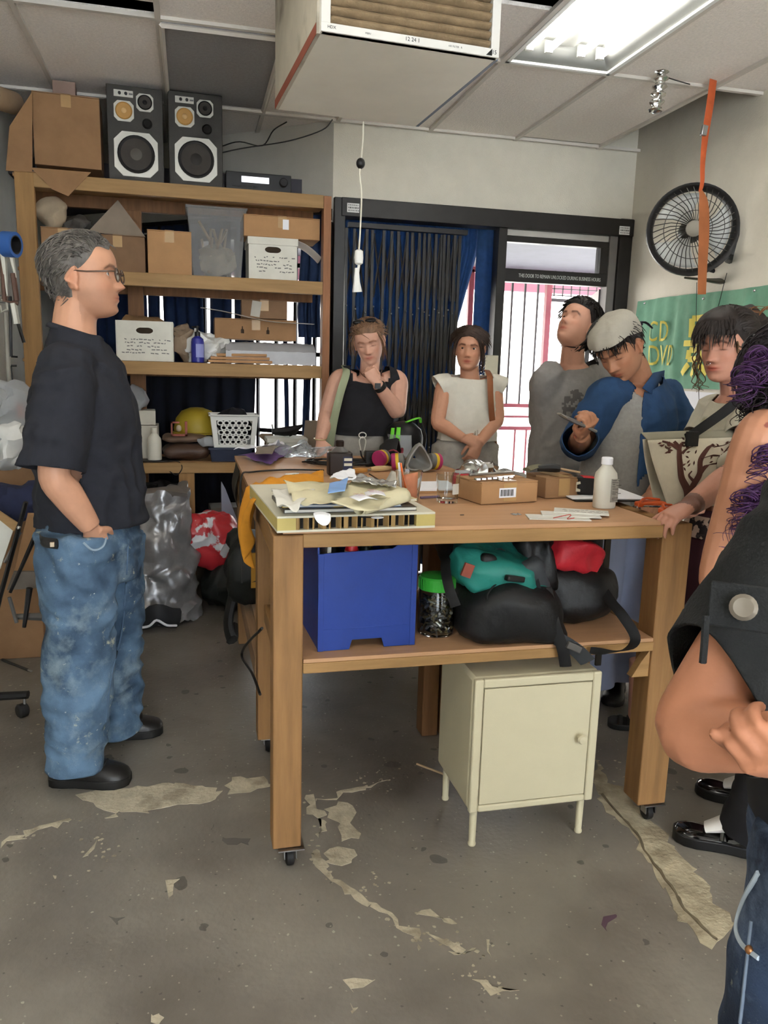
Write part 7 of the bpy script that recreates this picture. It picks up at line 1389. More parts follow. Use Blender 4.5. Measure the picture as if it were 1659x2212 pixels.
# ----------------------------------------------------------------- 2. woman in the dark sleeveless top
M_sk2 = skin('skin_fair', '#c99a84'); Yw = 4.33
w1 = thing('person', 'woman in a dark sleeveless top and pale trousers, hand at her collar, behind the tables', 'person', (1.02, Yw, 0))
Mh = headM(J(797, 738, Yw-.02), (-.30, -.90, -.30), (-.20, -.1, 1), 1.02); mb = MB(); add_head(mb, Mh, 'shut')
nb2 = J(797, 812, Yw); sR, sL = J(733, 818, Yw-.01), J(860, 820, Yw-.01); sd = Vector((-1, 0, 0)); pel = J(790, 1000, Yw+.02)
mb.tube([pel, J(790, 950, Yw+.01), J(795, 870, Yw), J(797, 828, Yw), nb2], [(.16, .12), (.145, .115), (.155, .115), (.14, .085), (.062, .062)], 20, side=sd, smooth=4)
mb.tube([nb2-Vector((0, 0, .03)), nb2+Vector((0, -.015, .04)), Mh @ Vector((0, -.02, -.05))], [.060, .054, .056], 16, smooth=4)
eR, wR = J(707, 892, Yw-.04), J(692, 952, 4.17); eL, wL = J(858, 888, Yw-.10), J(815, 830, Yw-.17)
arms(mb, nb2, ((sR, eR, wR), (sL, eL, wL)), .056, .054, .046, .044, .029)
hand(mb, wR, J(697, 985, 4.10)-wR, (.2, .1, -1), 'r', (.35,)*4, .92, .2); hand(mb, wL, J(793, 792, Yw-.15)-wL, (-.3, .9, .3), 'l', (.75,)*4, .92, .5)
me = remesh(mb, .0045, 2, 'body'); tint(me, Mh, (.55, .45, .38), (.85, .55, .55), 0, True); place(me, 'body', M_sk2, w1); eyes(w1, Mh)
def line_up(f=.070, b=-.055, s=.0):
    def fn(a):
        c = math.cos(a); 
        if c > .5: return f-.010*abs(math.sin(a*1.3))
        if c > -.1: t = (.5-c)/.6; return f*(1-t)+s*t
        t = min(1, (-.1-c)/.4); return s*(1-t)+b*t
    return fn
M_h2 = hairmat('light_brown_hair', '#7a5c45'); hair(w1, Mh, M_h2, line_up(.070, -.06, -.005), .010, 900, .06, lambda a, z, p: (0, -1, -.1), 3, .002, lift=.08)
locks(w1, [[Mh @ Vector((.060, .058, .060)), Mh @ Vector((.078, .060, .02)), Mh @ Vector((.080, .05, -.05))], [Mh @ Vector((-.060, .055, .060)), Mh @ Vector((-.080, .05, .01)), Mh @ Vector((-.078, .03, -.07))], [Mh @ Vector((-.05, -.08, .0)), Mh @ Vector((-.06, -.08, -.07)), Mh @ Vector((-.055, -.07, -.13))], [Mh @ Vector((.0, -.10, .0)), Mh @ Vector((0, -.11, -.08)), Mh @ Vector((0, -.09, -.15))]], M_h2, .003, seed=2, per=9, spread=.006)
mb = MB()
for sx in (-1, 1): mb.tube([Mh @ Vector((sx*.033+.026*math.cos(a), .045, .122+.010*math.sin(a))) for a in np.linspace(0, 6.283, 16, endpoint=False)], .004, 6, closed=True); mb.ell(Mh @ Vector((sx*.033, .043, .120)), (.024, .010, .010))
mb.tube([Mh @ Vector((-.06, .04, .11)), Mh @ Vector((-.088, -.02, .07))], .003, 6); mb.tube([Mh @ Vector((.06, .04, .11)), Mh @ Vector((.088, -.02, .07))], .003, 6); mb.out('sunglasses', M_blk, w1, world=True, kind='stuff')
M_top = mat('dark_tank', '#1d1d21', .9, var=.10, vs=50, bump=.06, bs=300)
garment(w1, 'top', [tubep([J(790, 965, Yw+.01), J(790, 940, Yw+.01), J(795, 880, Yw), J(797, 835, Yw), J(797, 800, Yw)], [(.185, .145), (.18, .142), (.172, .135), (.152, .10), (.10, .08)], sd, 24), tubep([sR+Vector((.11, 0, .015)), sR+Vector((.05, 0, .005)), sR+Vector((-.03, 0, -.02))], [.058, .066, .066]), tubep([sL+Vector((-.11, 0, .015)), sL+Vector((-.05, 0, .005)), sL+Vector((.03, 0, -.02))], [.058, .066, .066])], M_top, .010, 4, .008, 6, [(J(790, 938, Yw), (0, 0, -1), .5), (sR+Vector((.005, 0, 0)), (-1, 0, .25), .14, 1), (sL+Vector((-.005, 0, 0)), (1, 0, .25), .14, 2), (J(797, 812, Yw-.02), (0, -.55, 1), .105)], .003)
simple_legs(w1, J(790, 962, Yw+.02), .085, mat('pale_linen', '#9a968f', .9, var=.1, vs=30, bump=.1, bs=200), (.115, .10, .10), (1, 0, 0), pr=(.18, .135, .12))
mb = MB(); 
for k in (-1, 1): mb.tube([J(783, 943, Yw-.15), J(783+7*k, 952, Yw-.155), J(783+3*k, 975, Yw-.15)], .003, 5, smooth=4)
mb.tube([J(783+8*math.cos(a), 940+6*math.sin(a), Yw-.153) for a in np.linspace(0, 6.28, 12)], .003, 5); mb.out('drawstring', M_offw, w1, world=True)
mb = MB(); mb.tube([J(744, 790, Yw+.02), J(748, 806, Yw-.09), J(735, 850, Yw-.13), J(722, 905, Yw-.12), J(712, 960, Yw-.08), J(706, 1000, Yw-.02)], [(.018, .004), (.02, .004), (.021, .004), (.022, .005), (.025, .006), (.03, .008)], 6, side=(1, .1, 0), smooth=4); mb.out('bag_strap', mat('sage_canvas', '#8f9679', .9, var=.08), w1, world=True)
mb = MB(); mb.lathe([(.034, -.012), (.036, 0), (.034, .012)], 20, J(821, 836, Yw-.165), wL-eL); mb.box(J(816, 834, Yw-.20), (.03, .012, .03)); mb.out('watch', M_blk, w1, world=True); mb = MB(); c = wR+Vector((0, 0, .01)); mb.tube([c+Vector((.034*math.cos(a), .034*math.sin(a), .003*math.sin(a))) for a in np.linspace(0, 6.283, 20, endpoint=False)], .003, 6, closed=True); mb.out('bracelet', mat('pale_gold', '#c9b98c', .3, .8), w1, world=True)
mb = MB(); mb.tube([J(770, 790, Yw-.02), J(785, 812, Yw-.105), J(805, 818, Yw-.115), J(822, 806, Yw-.10), J(828, 790, Yw-.03)], .002, 5, smooth=5); mb.out('necklace', M_brn, w1, world=True)
# ----------------------------------------------------------------- 3. woman in the cream top
Yg = 4.06; M_sk3 = skin('skin_tan', '#c08c70'); w2 = thing('person', 'young woman in a cream cap sleeve top with hands clasped, smiling beside the scissor gate', 'person', (1.5, Yg, 0))
Mh = headM(J(1014, 754, Yg-.02), (-.42, -.90, -.02), (.04, 0, 1), .97); mb = MB(); add_head(mb, Mh)
nb3 = J(1016, 818, Yg); sR, sL = J(960, 832, Yg), J(1066, 832, Yg); pel = J(1005, 1010, Yg+.02); sd = (sR-sL).normalized()
mb.tube([pel, J(1008, 950, Yg), J(1012, 880, Yg), J(1014, 835, Yg), nb3], [(.15, .11), (.125, .10), (.14, .105), (.125, .08), (.055, .055)], 20, side=sd, smooth=4); mb.tube([nb3-Vector((0, 0, .03)), Mh @ Vector((0, -.02, -.05))], [.053, .050], 16, smooth=4)
eR, wR = J(946, 912, Yg-.05), J(1002, 948, Yg-.17); eL, wL = J(1074, 905, Yg-.06), J(1035, 958, Yg-.19)
arms(mb, nb3, ((sR, eR, wR), (sL, eL, wL)), .046, .045, .038, .037, .025)
hand(mb, wR, J(1046, 958, Yg-.19)-wR, (.3, .8, -.5), 'r', (.7,)*4, .88, .4); hand(mb, wL, J(1012, 1000, Yg-.18)-wL, (.1, .9, .2), 'l', (.45,)*4, .88, .4)
me = remesh(mb, .0043, 2, 'body'); tint(me, Mh, (.28, .22, .2), (.82, .45, .45)); place(me, 'body', M_sk3, w2); eyes(w2, Mh, '#3a281c')
M_h3 = hairmat('dark_brown_hair', '#38281f'); hair(w2, Mh, M_h3, line_up(.066, -.07, -.035), .010, 900, .06, lambda a, z, p: (.5 if p.x > 0 else -.5, -.8, -.5), 5, .002, lift=.08)
locks(w2, [[Mh @ Vector((sx*.02, .075, .085)), Mh @ Vector((sx*.058, .078, .045)), Mh @ Vector((sx*.077, .055, -.01)), Mh @ Vector((sx*.080, .035, -.07)), Mh @ Vector((sx*.074, .025, -.12))] for sx in (-1, 1)]+[[Mh @ Vector((.02*k, -.10, .02)), Mh @ Vector((.025*k, -.12, -.06)), Mh @ Vector((.02*k, -.11, -.16))] for k in (-1, 0, 1)], M_h3, .0032, seed=6, per=12, spread=.006)
M_ctop = mat('cream_cotton', '#cfcabd', .9, var=.04, vs=30, bump=.08, bs=200)
capR, capL = sR+(sR-sL).normalized()*.035+Vector((0, 0, -.01)), sL-(sR-sL).normalized()*.045+Vector((0, 0, -.015))
garment(w2, 'top', [tubep([J(1008, 975, Yg), J(1008, 945, Yg), J(1012, 890, Yg), J(1014, 840, Yg), J(1015, 812, Yg), J(1015, 800, Yg)], [(.155, .13), (.165, .14), (.158, .13), (.14, .098), (.085, .07), (.06, .06)], sd, 24), tubep([sR+Vector((.05, 0, 0)), sR, capR, capR+(capR-sR)*1.2], [.06, .062, .062, .06]), tubep([sL-Vector((.05, 0, 0)), sL, capL, capL+(capL-sL)*1.2], [.06, .062, .062, .06])], M_ctop, .009, 4, .008, 9, [(J(1008, 950, Yg), (0, 0, -1), .5), (capR, capR-sR+Vector((0, 0, -.01)), .12, 1), (capL, capL-sL+Vector((0, 0, -.01)), .12, 2), (J(1015, 813, Yg), (0, -.2, 1), .11)], .003)
simple_legs(w2, J(1005, 982, Yg+.02), .08, mat('grey_linen', '#a39d94', .9, var=.12, vs=30, bump=.1, bs=200), (.115, .11, .11), (1, .2, 0), pr=(.165, .125, .12), seed=8)
mb = MB(); mb.tube([J(1052, 800, Yg+.02), J(1058, 815, Yg-.09), J(1060, 860, Yg-.13), J(1064, 915, Yg-.11), J(1068, 960, Yg-.02)], [(.017, .003)]*5, 6, side=(1, .1, 0), smooth=4); mb.out('bag_strap', mat('tan_leather', '#8a5433', .5, var=.12), w2, world=True)
mb = MB(); mb.tube([J(1024, 940, Yg-.15), J(1030, 930, Yg-.165), J(1028, 950, Yg-.16), J(1024, 962, Yg-.15)], [(.008, .005)]*4, 6, smooth=3); mb.out('tie_knot', M_ctop, w2, world=True)
# ----------------------------------------------------------------- 4. boy in the grey tee
Yb_ = 3.52; M_sk4 = skin('skin_light', '#c29078'); p4 = thing('person', 'dark haired young man in a grey t-shirt looking up at the ceiling by the doorway', 'person', (1.83, Yb_, 0))
Mh = headM(J(1246, 706, Yb_-.03), (-.74, -.40, .52), (.45, .2, .85), 1.0); mb = MB(); add_head(mb, Mh)
nb4 = J(1236, 785, Yb_); sR, sL = J(1182, 822, Yb_-.05), J(1296, 815, Yb_+.05); pel = J(1210, 1075, Yb_+.02); sd = (sR-sL).normalized()
mb.tube([pel, J(1215, 980, Yb_), J(1228, 880, Yb_), J(1236, 820, Yb_), nb4], [(.15, .11), (.14, .11), (.155, .115), (.14, .085), (.060, .060)], 20, side=sd, smooth=4); mb.tube([nb4-Vector((0, 0, .03)), nb4.lerp(Mh @ Vector((0, -.02, -.06)), .5), Mh @ Vector((0, -.015, -.045))], [.060, .055, .055], 16, smooth=4)
eR, wR = J(1178, 930, Yb_+.06), J(1215, 1010, Yb_+.16); eL, wL = J(1300, 930, Yb_+.12), J(1250, 1010, Yb_+.17)
arms(mb, nb4, ((sR, eR, wR), (sL, eL, wL)), .048, .047, .042, .04, .028)
hand(mb, wR, Vector((.6, .2, -.6)), (0, 1, 0), 'r', (.6,)*4, .95); hand(mb, wL, Vector((-.6, .2, -.6)), (0, 1, 0), 'l', (.6,)*4, .95)
me = remesh(mb, .0043, 2, 'body'); tint(me, Mh, (.22, .18, .17), (.80, .50, .50)); place(me, 'body', M_sk4, p4); eyes(p4, Mh, '#3a281c')
M_h4 = hairmat('black_hair', '#1d1816'); hair(p4, Mh, M_h4, line_up(.072, -.10, -.002), .020, 1100, .05, lambda a, z, p: (0, -.3, -1) if math.cos(a) < .45 else (.5, -.6, .2), 7, .0026, lift=.22)
M_gt = mat('grey_tee', '#84807d', .9, var=.08, vs=40, bump=.06, bs=300)
sv, svL = sR.lerp(eR, .85), sL.lerp(eL, .85)
sh4 = garment(p4, 'shirt', [tubep([J(1205, 1095, Yb_), J(1208, 1060, Yb_), J(1216, 970, Yb_), J(1228, 880, Yb_), J(1236, 825, Yb_), J(1237, 792, Yb_), J(1237, 775, Yb_)], [(.185, .145), (.185, .145), (.182, .142), (.18, .135), (.155, .10), (.085, .075), (.066, .066)], sd, 24), tubep([nb4.lerp(sR, .45)+Vector((0, 0, -.03)), sR+Vector((0, 0, .012)), sR.lerp(eR, .4), sv, eR], [.06, .076, .080, .082, .08]), tubep([nb4.lerp(sL, .45)+Vector((0, 0, -.03)), sL+Vector((0, 0, .012)), sL.lerp(eL, .4), svL, eL], [.06, .076, .080, .082, .08])], M_gt, .010, 4, .010, 13, [(J(1205, 1075, Yb_), (0, 0, -1), .5), (sv, eR-sR, .13, 1), (svL, eL-sL, .13, 2), (J(1237, 790, Yb_), (-.1, -.2, 1), .12)], .003)
simple_legs(p4, J(1210, 1095, Yb_+.02), .09, mat('dark_trousers', '#2d2c2f', .9, var=.1), (.105, .09, .085), sd, seed=4)
pc4 = surf(sh4, 1252, 880) or J(1252, 880, Yb_-.13)
decal(sh4, p4, lambda c, n: (c-pc4).length < .085 and nz(c, 28, 3)+.8*nz(c, 60, 8) > .05 and n.dot(EYE-c) > 0, mat('charcoal_print_cloth', '#5c5957', .9), 'shirt_print')
# ----------------------------------------------------------------- 5. man with the bandana
Yc = 2.99; M_sk5 = skin('skin_olive', '#b07d60'); p5 = thing('person', 'man in pale bandana and open blue shirt looking down at a small tool', 'person', (1.9, Yc, 0))
Mh = headM(J(1338, 752, Yc-.05), (-.66, -.45, -.58), (-.55, -.1, .85), 1.06); mb = MB(); add_head(mb, Mh, 'shut')
nb5 = J(1384, 822, Yc+.02); sR, sL = J(1312, 856, Yc-.06), J(1444, 862, Yc+.08); pel = J(1335, 1080, Yc+.03); sd = (sR-sL).normalized()
mb.tube([pel, J(1345, 990, Yc), J(1368, 900, Yc), J(1380, 850, Yc+.02), nb5], [(.15, .115), (.14, .11), (.16, .12), (.14, .09), (.062, .062)], 20, side=sd, smooth=4); mb.tube([nb5-Vector((0, 0, .03)), nb5.lerp(Mh @ Vector((0, -.03, -.06)), .5), Mh @ Vector((0, -.02, -.045))], [.063, .058, .060], 16, smooth=4)
eR, wR = J(1252, 955, Yc-.03), J(1256, 940, Yc-.27); eL, wL = J(1468, 985, Yc+.02), J(1410, 1068, Yc-.22)
arms(mb, nb5, ((sR, eR, wR), (sL, eL, wL)), .052, .050, .045, .044, .030)
hand(mb, wR, J(1275, 918, Yc-.33)-wR, (-.5, .3, .8), 'r', (.85,)*4, .98, .6); hand(mb, wL, Vector((-.5, -.7, -.35)), (0, .2, -1), 'l', (.4,)*4, .98)
me = remesh(mb, .0040, 2, 'body'); tint(me, Mh, (.2, .16, .15), (.82, .52, .52), .2, True); place(me, 'body', M_sk5, p5); eyes(p5, Mh, '#2a1c14')
hair(p5, Mh, hairmat('black_hair2', '#211b18'), line_up(.052, -.07, -.012), .009, 800, .035, lambda a, z, p: (0, .3 if math.cos(a) > 0 else -.3, -.9), 9, .002, lift=.2)
M_bnd = mat('bandana_cloth', '#a39d90', .85, var=.05, vs=20, bump=.12, bs=120); mb = MB(); V = []; na, nv = 60, 18
for i in range(na):
    a = -math.pi+2*math.pi*i/na; z0 = .056 if math.cos(a) > .3 else .056-.050*min(1, (.3-math.cos(a))/1.0)
    for j in range(nv): v = j/(nv-1); z = z0+(.1158-z0)*(1-(1-v)**1.7); p = hs(a, z); o = (p-Vector((0, -.012, .015))).normalized(); V.append(Mh @ (p+o*(.016+.009*math.sin(v*math.pi)+.003*math.sin(a*9+v*4)*(1-v)+.004*nz(p, 30))))
mb.add(V, [(i*nv+j, (i+1) % na*nv+j, (i+1) % na*nv+j+1, i*nv+j+1) for i in range(na) for j in range(nv-1)]); mb.add([V[i*nv+nv-1] for i in range(na)], [tuple(range(na))]); bnd = mb.out('bandana', M_bnd, p5, world=True, ang=70)
mb = MB(); mb.tube([Mh @ Vector((-.05, -.10, .03)), Mh @ Vector((0, -.135, .03)), Mh @ Vector((.05, -.10, .03))], [(.02, .012)]*3, 8, smooth=3); mb.ell(Mh @ Vector((.0, -.135, .025)), (.022, .018, .018)); 
for sx in (-1, 1): mb.tube([Mh @ Vector((0, -.14, .02)), Mh @ Vector((sx*.035, -.165, .0)), Mh @ Vector((sx*.05, -.17, -.035))], [(.012, .004), (.022, .004), (.012, .003)], 6, smooth=3)
mb.out('bandana_knot', mat('dark_navy_cloth', '#1f2330', .8), bnd, world=True)
mb = MB(); r_ = random.Random(3)
for k in range(26):
    a = 1.0+r_.random()*1.1; z = .075+.034*r_.random(); P = []
    for j in range(4): q = hs(a+.10*j*r_.uniform(-1, 1), min(.112, z+.006*j*r_.uniform(-1, 1))); o = (q-Vector((0, -.012, .015))).normalized(); P.append(Mh @ (q+o*.0275))
    mb.tube(P, .0017, 4, smooth=2)
mb.out('bandana_print', mat('charcoal_print', '#3f3d3a', .8), bnd, world=True, kind='stuff')
M_gray = mat('heather_tee', '#96938f', .9, var=.10, vs=70, bump=.06, bs=300); M_blue = mat('blue_overshirt', '#27456a', .85, var=.14, vs=24, bump=.12, bs=240)
garment(p5, 'shirt', [tubep([J(1320, 1100, Yc), J(1328, 1050, Yc), J(1345, 970, Yc), J(1366, 900, Yc), J(1380, 850, Yc+.02), J(1383, 828, Yc+.02), J(1384, 815, Yc+.02)], [(.175, .15), (.172, .148), (.168, .14), (.17, .135), (.145, .10), (.08, .07), (.065, .062)], sd, 24)], M_gray, .010, 4, .007, 21, [(J(1322, 1085, Yc), (0, 0, -1), .5), (J(1378, 836, Yc), (-.30, -.42, .85), .115)], .003)
cuR = eR.lerp(wR, .55); cuL = eL.lerp(wL, .82)
ovp = [tubep([J(1340, 1115, Yc+.02), J(1345, 1060, Yc+.02), J(1358, 970, Yc+.02), J(1374, 900, Yc+.02), J(1383, 850, Yc+.03), J(1386, 820, Yc+.03), J(1388, 805, Yc+.03)], [(.205, .175), (.20, .172), (.195, .165), (.195, .16), (.165, .118), (.098, .088), (.088, .08)], sd, 26), tubep([nb5.lerp(sR, .45)-Vector((0, 0, .03)), sR, sR.lerp(eR, .5), eR, cuR, cuR+(wR-eR)*.2], [.065, .078, .082, .076, .068, .066]), tubep([nb5.lerp(sL, .45)-Vector((0, 0, .03)), sL, sL.lerp(eL, .5), eL, eL.lerp(wL, .5), cuL, wL], [.065, .082, .088, .082, .072, .066, .06])]
ov = garment(p5, 'overshirt', ovp, M_blue, .010, 4, .012, 31, [(J(1345, 1095, Yc), (0, 0, -1), .6), (cuR, wR-eR, .13, 1), (cuL, wL-eL, .12, 2), (J(1385, 818, Yc+.03), (-.2, -.35, 1), .13)], .004, .5)
# open front: cut two clean slanted edges and take out the strip between them
bm = bmesh.new(); bm.from_mesh(ov.data); fwd5 = Vector((-.62, -.78, 0)).normalized(); lat = Vector((fwd5.y, -fwd5.x, 0)); loc = p5.location
A0, A1 = J(1316, 1085, Yc)-loc, J(1372, 850, Yc)-loc; ax_ = (A1-A0).normalized(); pl = []; T5 = part_trees(ovp)
for s_, tl_ in ((1, .16), (-1, -.16)): n_ = (lat-lat.dot(ax_)*ax_).normalized(); n_ = (n_+ax_*tl_).normalized(); pl.append((A0.lerp(A1, .5)+n_*s_*.085, n_*s_))
for co_, n_ in pl: bmesh.ops.bisect_plane(bm, geom=bm.verts[:]+bm.edges[:]+bm.faces[:], plane_co=co_, plane_no=n_)
rm = []
for f in bm.faces:
    c = f.calc_center_median(); q = c-A0.lerp(A1, .5); d_sl = near_part(T5, 0, c+loc)
    if q.dot(fwd5) > -.03 and all((c-co_).dot(n_) < 0 for co_, n_ in pl) and d_sl: rm.append(f)
bmesh.ops.delete(bm, geom=rm, context='FACES'); bm.to_mesh(ov.data); bm.free()
mb = MB(); a, b, c = J(1392, 812, Yc-.02), J(1408, 800, Yc+.08), J(1440, 828, Yc+.02); mb.add([J(1388, 838, Yc-.10), J(1412, 770+35, Yc-.03), J(1435, 800, Yc+.06), J(1432, 838, Yc+.0), J(1408, 852, Yc-.10)], [(0, 1, 2, 3, 4)]); mb.out('collar', M_blue, p5, world=True, solid=.004)
simple_legs(p5, J(1335, 1105, Yc+.04), .09, mat('pale_blue_trousers', '#8f96ad', .9, var=.06), (.105, .095, .10), sd, seed=14, fwd=(-.6, -.8, 0))
tl = thing('hand_tool', 'small grey metal tool held in the hand of the man with the bandana', 'tool', J(1262, 915, Yc-.36)); mb = MB(); a, b = J(1212, 897, Yc-.36), J(1288, 932, Yc-.34); mb.tube([a, a.lerp(b, .35), a.lerp(b, .55), b], [(.012, .006), (.014, .008), (.008, .007), (.007, .006)], 8, smooth=3); mb.out('body', M_steel, tl, world=True); mb = MB(); mb.tube([J(1207, 893, Yc-.36), J(1222, 903, Yc-.36)], [(.018, .004)]*2, 6); mb.out('blade', M_pale, tl, world=True)
# ----------------------------------------------------------------- 6. woman in the pale shirt with the tote
Yd = 2.62; M_sk6 = skin('skin_rosy', '#b98570'); p6 = thing('person', 'woman with dark bangs, bun and pale shirt, tattooed arm resting on the table corner', 'person', (2.05, Yd, 0))
Mh = headM(J(1570, 748, Yd), (-.90, -.36, -.14), (-.10, 0, 1), 1.10); mb = MB(); add_head(mb, Mh, 'shut')
nb6 = J(1594, 852, Yd+.02); sN, sF = J(1632, 900, Yd-.18), J(1545, 895, Yd+.17); pel = J(1590, 1130, Yd+.02); sd = (sF-sN).normalized()
mb.tube([pel, J(1590, 1040, Yd), J(1588, 950, Yd), J(1588, 890, Yd+.02), nb6], [(.16, .13), (.15, .125), (.155, .125), (.14, .09), (.060, .060)], 20, side=sd, smooth=4); mb.tube([nb6-Vector((0, 0, .03)), nb6.lerp(Mh @ Vector((0, -.03, -.06)), .5), Mh @ Vector((0, -.02, -.045))], [.060, .056, .058], 16, smooth=4)
eN, wN = J(1598, 1018, Yd-.34), fz(1492, 1092, 1.055); eF, wF = J(1500, 985, Yd+.15), J(1520, 1060, Yd-.02)
arms(mb, nb6, ((sN, eN, wN), (sF, eF, wF)), .056, .055, .050, .050, .032)
hand(mb, wN, fz(1462, 1108, 1.035)-wN, (-.1, .1, -1), 'l', (.45,)*4, .98, .3); hand(mb, wF, (-.3, -.2, -.8), (-1, 0, 0), 'r', (.6,)*4, .98)
def tat6(co, L, c):
    w_ = np.array(wN); e_ = np.array(eN); ax_ = (w_-e_)/np.linalg.norm(w_-e_); u = (co-e_) @ ax_; ln = np.linalg.norm(w_-e_); d = np.linalg.norm(co-e_-np.outer(u, ax_), axis=1); on = d < .09
    s_ = on & (u > ln*.93) & (u < ln*1.06); c[s_, :3] *= (.35, .36, .38)
    tt = on & (u > -.02) & (u < ln*.30); k = np.sin(co[:, 0]*70+co[:, 2]*90); c[tt & (k > .45), :3] *= (.10, .12, .12); c[tt & (k < -.55), :3] *= (.75, 1.0, .45); c[tt & (np.abs(k) < .16), :3] *= (1.05, .35, .22)
    f_ = np.array(eF); g = np.linalg.norm(co-f_, axis=1) < .10; c[g & (np.sin(co[:, 2]*120)+np.sin(co[:, 0]*90) > .1), :3] *= (.4, .4, .42)
me = remesh(mb, .0040, 2, 'body'); tint(me, Mh, (.22, .18, .17), (.85, .45, .45), 0, True, tat6); place(me, 'body', M_sk6, p6); eyes(p6, Mh)
M_h6 = hairmat('dark_hair', '#241c18'); hair(p6, Mh, M_h6, line_up(.050, -.06, -.02), .020, 1500, .045, lambda a, z, p: (0, .5, -1) if math.cos(a) > .45 else (0, -1, .35), 12, .0024, lift=.1)
locks(p6, [[Mh @ Vector((-.05, .055, .04)), Mh @ Vector((-.076, .04, -.02)), Mh @ Vector((-.078, .03, -.10))], [Mh @ Vector((.045, .07, .04)), Mh @ Vector((.07, .06, -.03)), Mh @ Vector((.076, .05, -.11)), Mh @ Vector((.07, .05, -.14))]], hairmat('brown_lock', '#5c4630'), .003, seed=3, per=8, spread=.007, curl=.008)
mb = blob(Mh @ Vector((0, -.125, .075)), (.062, .055, .050), .025, 22, 6, 26, 16); mb.out('hair_bun', M_h6, p6, world=True)
r_ = random.Random(8); locks(p6, [[Mh @ Vector((.04*math.cos(k), -.13+.03*math.sin(k), .09)), Mh @ Vector((.06*math.cos(k), -.14+.05*math.sin(k), .11)), Mh @ Vector((.075*math.cos(k+.5), -.15+.06*math.sin(k+.5), .10))] for k in range(7)], hairmat('rust_hair', '#7a4f2c'), .002, seed=4, per=5, spread=.008)
mb = MB(); mb.tube([Mh @ Vector((.008*math.cos(a), .108+.004*math.sin(a), -.044-.006*abs(math.sin(a)))) for a in np.linspace(0, 3.14, 8)], .0013, 5); mb.out('nose_ring', M_chr, p6, world=True); mb = MB(); mb.tube([Mh @ Vector((-.085, -.008, -.04)), Mh @ Vector((-.088, -.008, -.075))], .0018, 5); mb.out('earring', M_chr, p6, world=True)
M_ps = mat('pale_khaki_shirt', '#b7b2a0', .9, var=.08, vs=20, bump=.08, bs=200, col2='#8f8a72', thr=(.6, .75)); slF, slN = sF.lerp(eF, .55), sN.lerp(eN, .5)
garment(p6, 'shirt', [tubep([J(1590, 1075, Yd), J(1590, 1040, Yd), J(1588, 960, Yd), J(1588, 895, Yd+.02), J(1588, 858, Yd+.02), J(1588, 842, Yd+.02)], [(.18, .165), (.18, .165), (.175, .155), (.155, .115), (.085, .08), (.068, .066)], sd, 24), tubep([nb6.lerp(sN, .5)+Vector((0, 0, -.03)), sN+Vector((0, 0, .01)), sN.lerp(eN, .3), slN, eN], [.06, .078, .084, .084, .08]), tubep([nb6.lerp(sF, .5)+Vector((0, 0, -.03)), sF+Vector((0, 0, .01)), sF.lerp(eF, .3), slF, eF], [.06, .078, .084, .086, .08])], M_ps, .010, 4, .010, 41, [(J(1590, 1062, Yd), (0, 0, -1), .5), (slN, eN-sN, .13, 1), (slF, eF-sF, .13, 2), (J(1588, 856, Yd+.02), (-.3, -.1, 1), .12)], .003)
# skirt: long maroon with a patterned band
M_mar = mat('maroon_skirt', '#35141b', .9, var=.2, vs=12); sk_c = J(1590, 1150, Yd+.02)
mb = MB(); mb.grid(lambda u, v: Vector((sk_c.x+(.185+.10*v)*math.cos(u*6.283)*(1+.05*math.sin(u*6.283*9)*v), sk_c.y+(.16+.10*v)*math.sin(u*6.283)*(1+.05*math.sin(u*6.283*9+1)*v), sk_c.z+.10-v*(sk_c.z+.10-.16))), 90, 14, wrap=True); mb.out('skirt', M_mar, p6, world=True, ang=70, solid=.003)
mb = MB(); mb.grid(lambda u, v: Vector((sk_c.x+(.197+.012*v)*math.cos(u*6.283), sk_c.y+(.172+.012*v)*math.sin(u*6.283), sk_c.z+.075-.085*v)), 60, 5, wrap=True); mb.out('patterned_band', mat('leopard_band', '#241a18', .8, var=.2, vs=40, col2='#b59a86', thr=(.50, .53)), p6, world=True, ang=70, solid=.004)
an = MB(); 
for (hx, hy), (tx, ty), sgn in (((1405, 1578), (1312, 1565), 1), ((1470, 1535), (1395, 1520), 1)):
    h_, t_ = fz(hx, hy), fz(tx, ty); o, he, d_, s_, L_ = shoe(p6, h_, t_, M_shoeb, M_sole, 'sandal', .046, .045, True, .026)
    q = MB()
    for u in (.25, .5, .72): c = he+d_*(L_*u); q.tube([c-s_*.042+Vector((0, 0, .025)), c+Vector((0, 0, .07-.03*u)), c+s_*.042+Vector((0, 0, .025))], [(.011, .003)]*3, 6, side=d_, smooth=4)
    q.out('strap', M_shoeb, o, world=True); a0 = he+d_*.06; q = MB(); q.tube([a0+Vector((0, 0, .02)), a0+Vector((0, 0, .10)), Vector((a0.x, a0.y, .30))], [.035, .036, .05], 12, smooth=3); m2_ = remesh(q, .008, 2, 'ankle'); tint(m2_, Mh); place(m2_, 'ankle', M_sk6, p6)
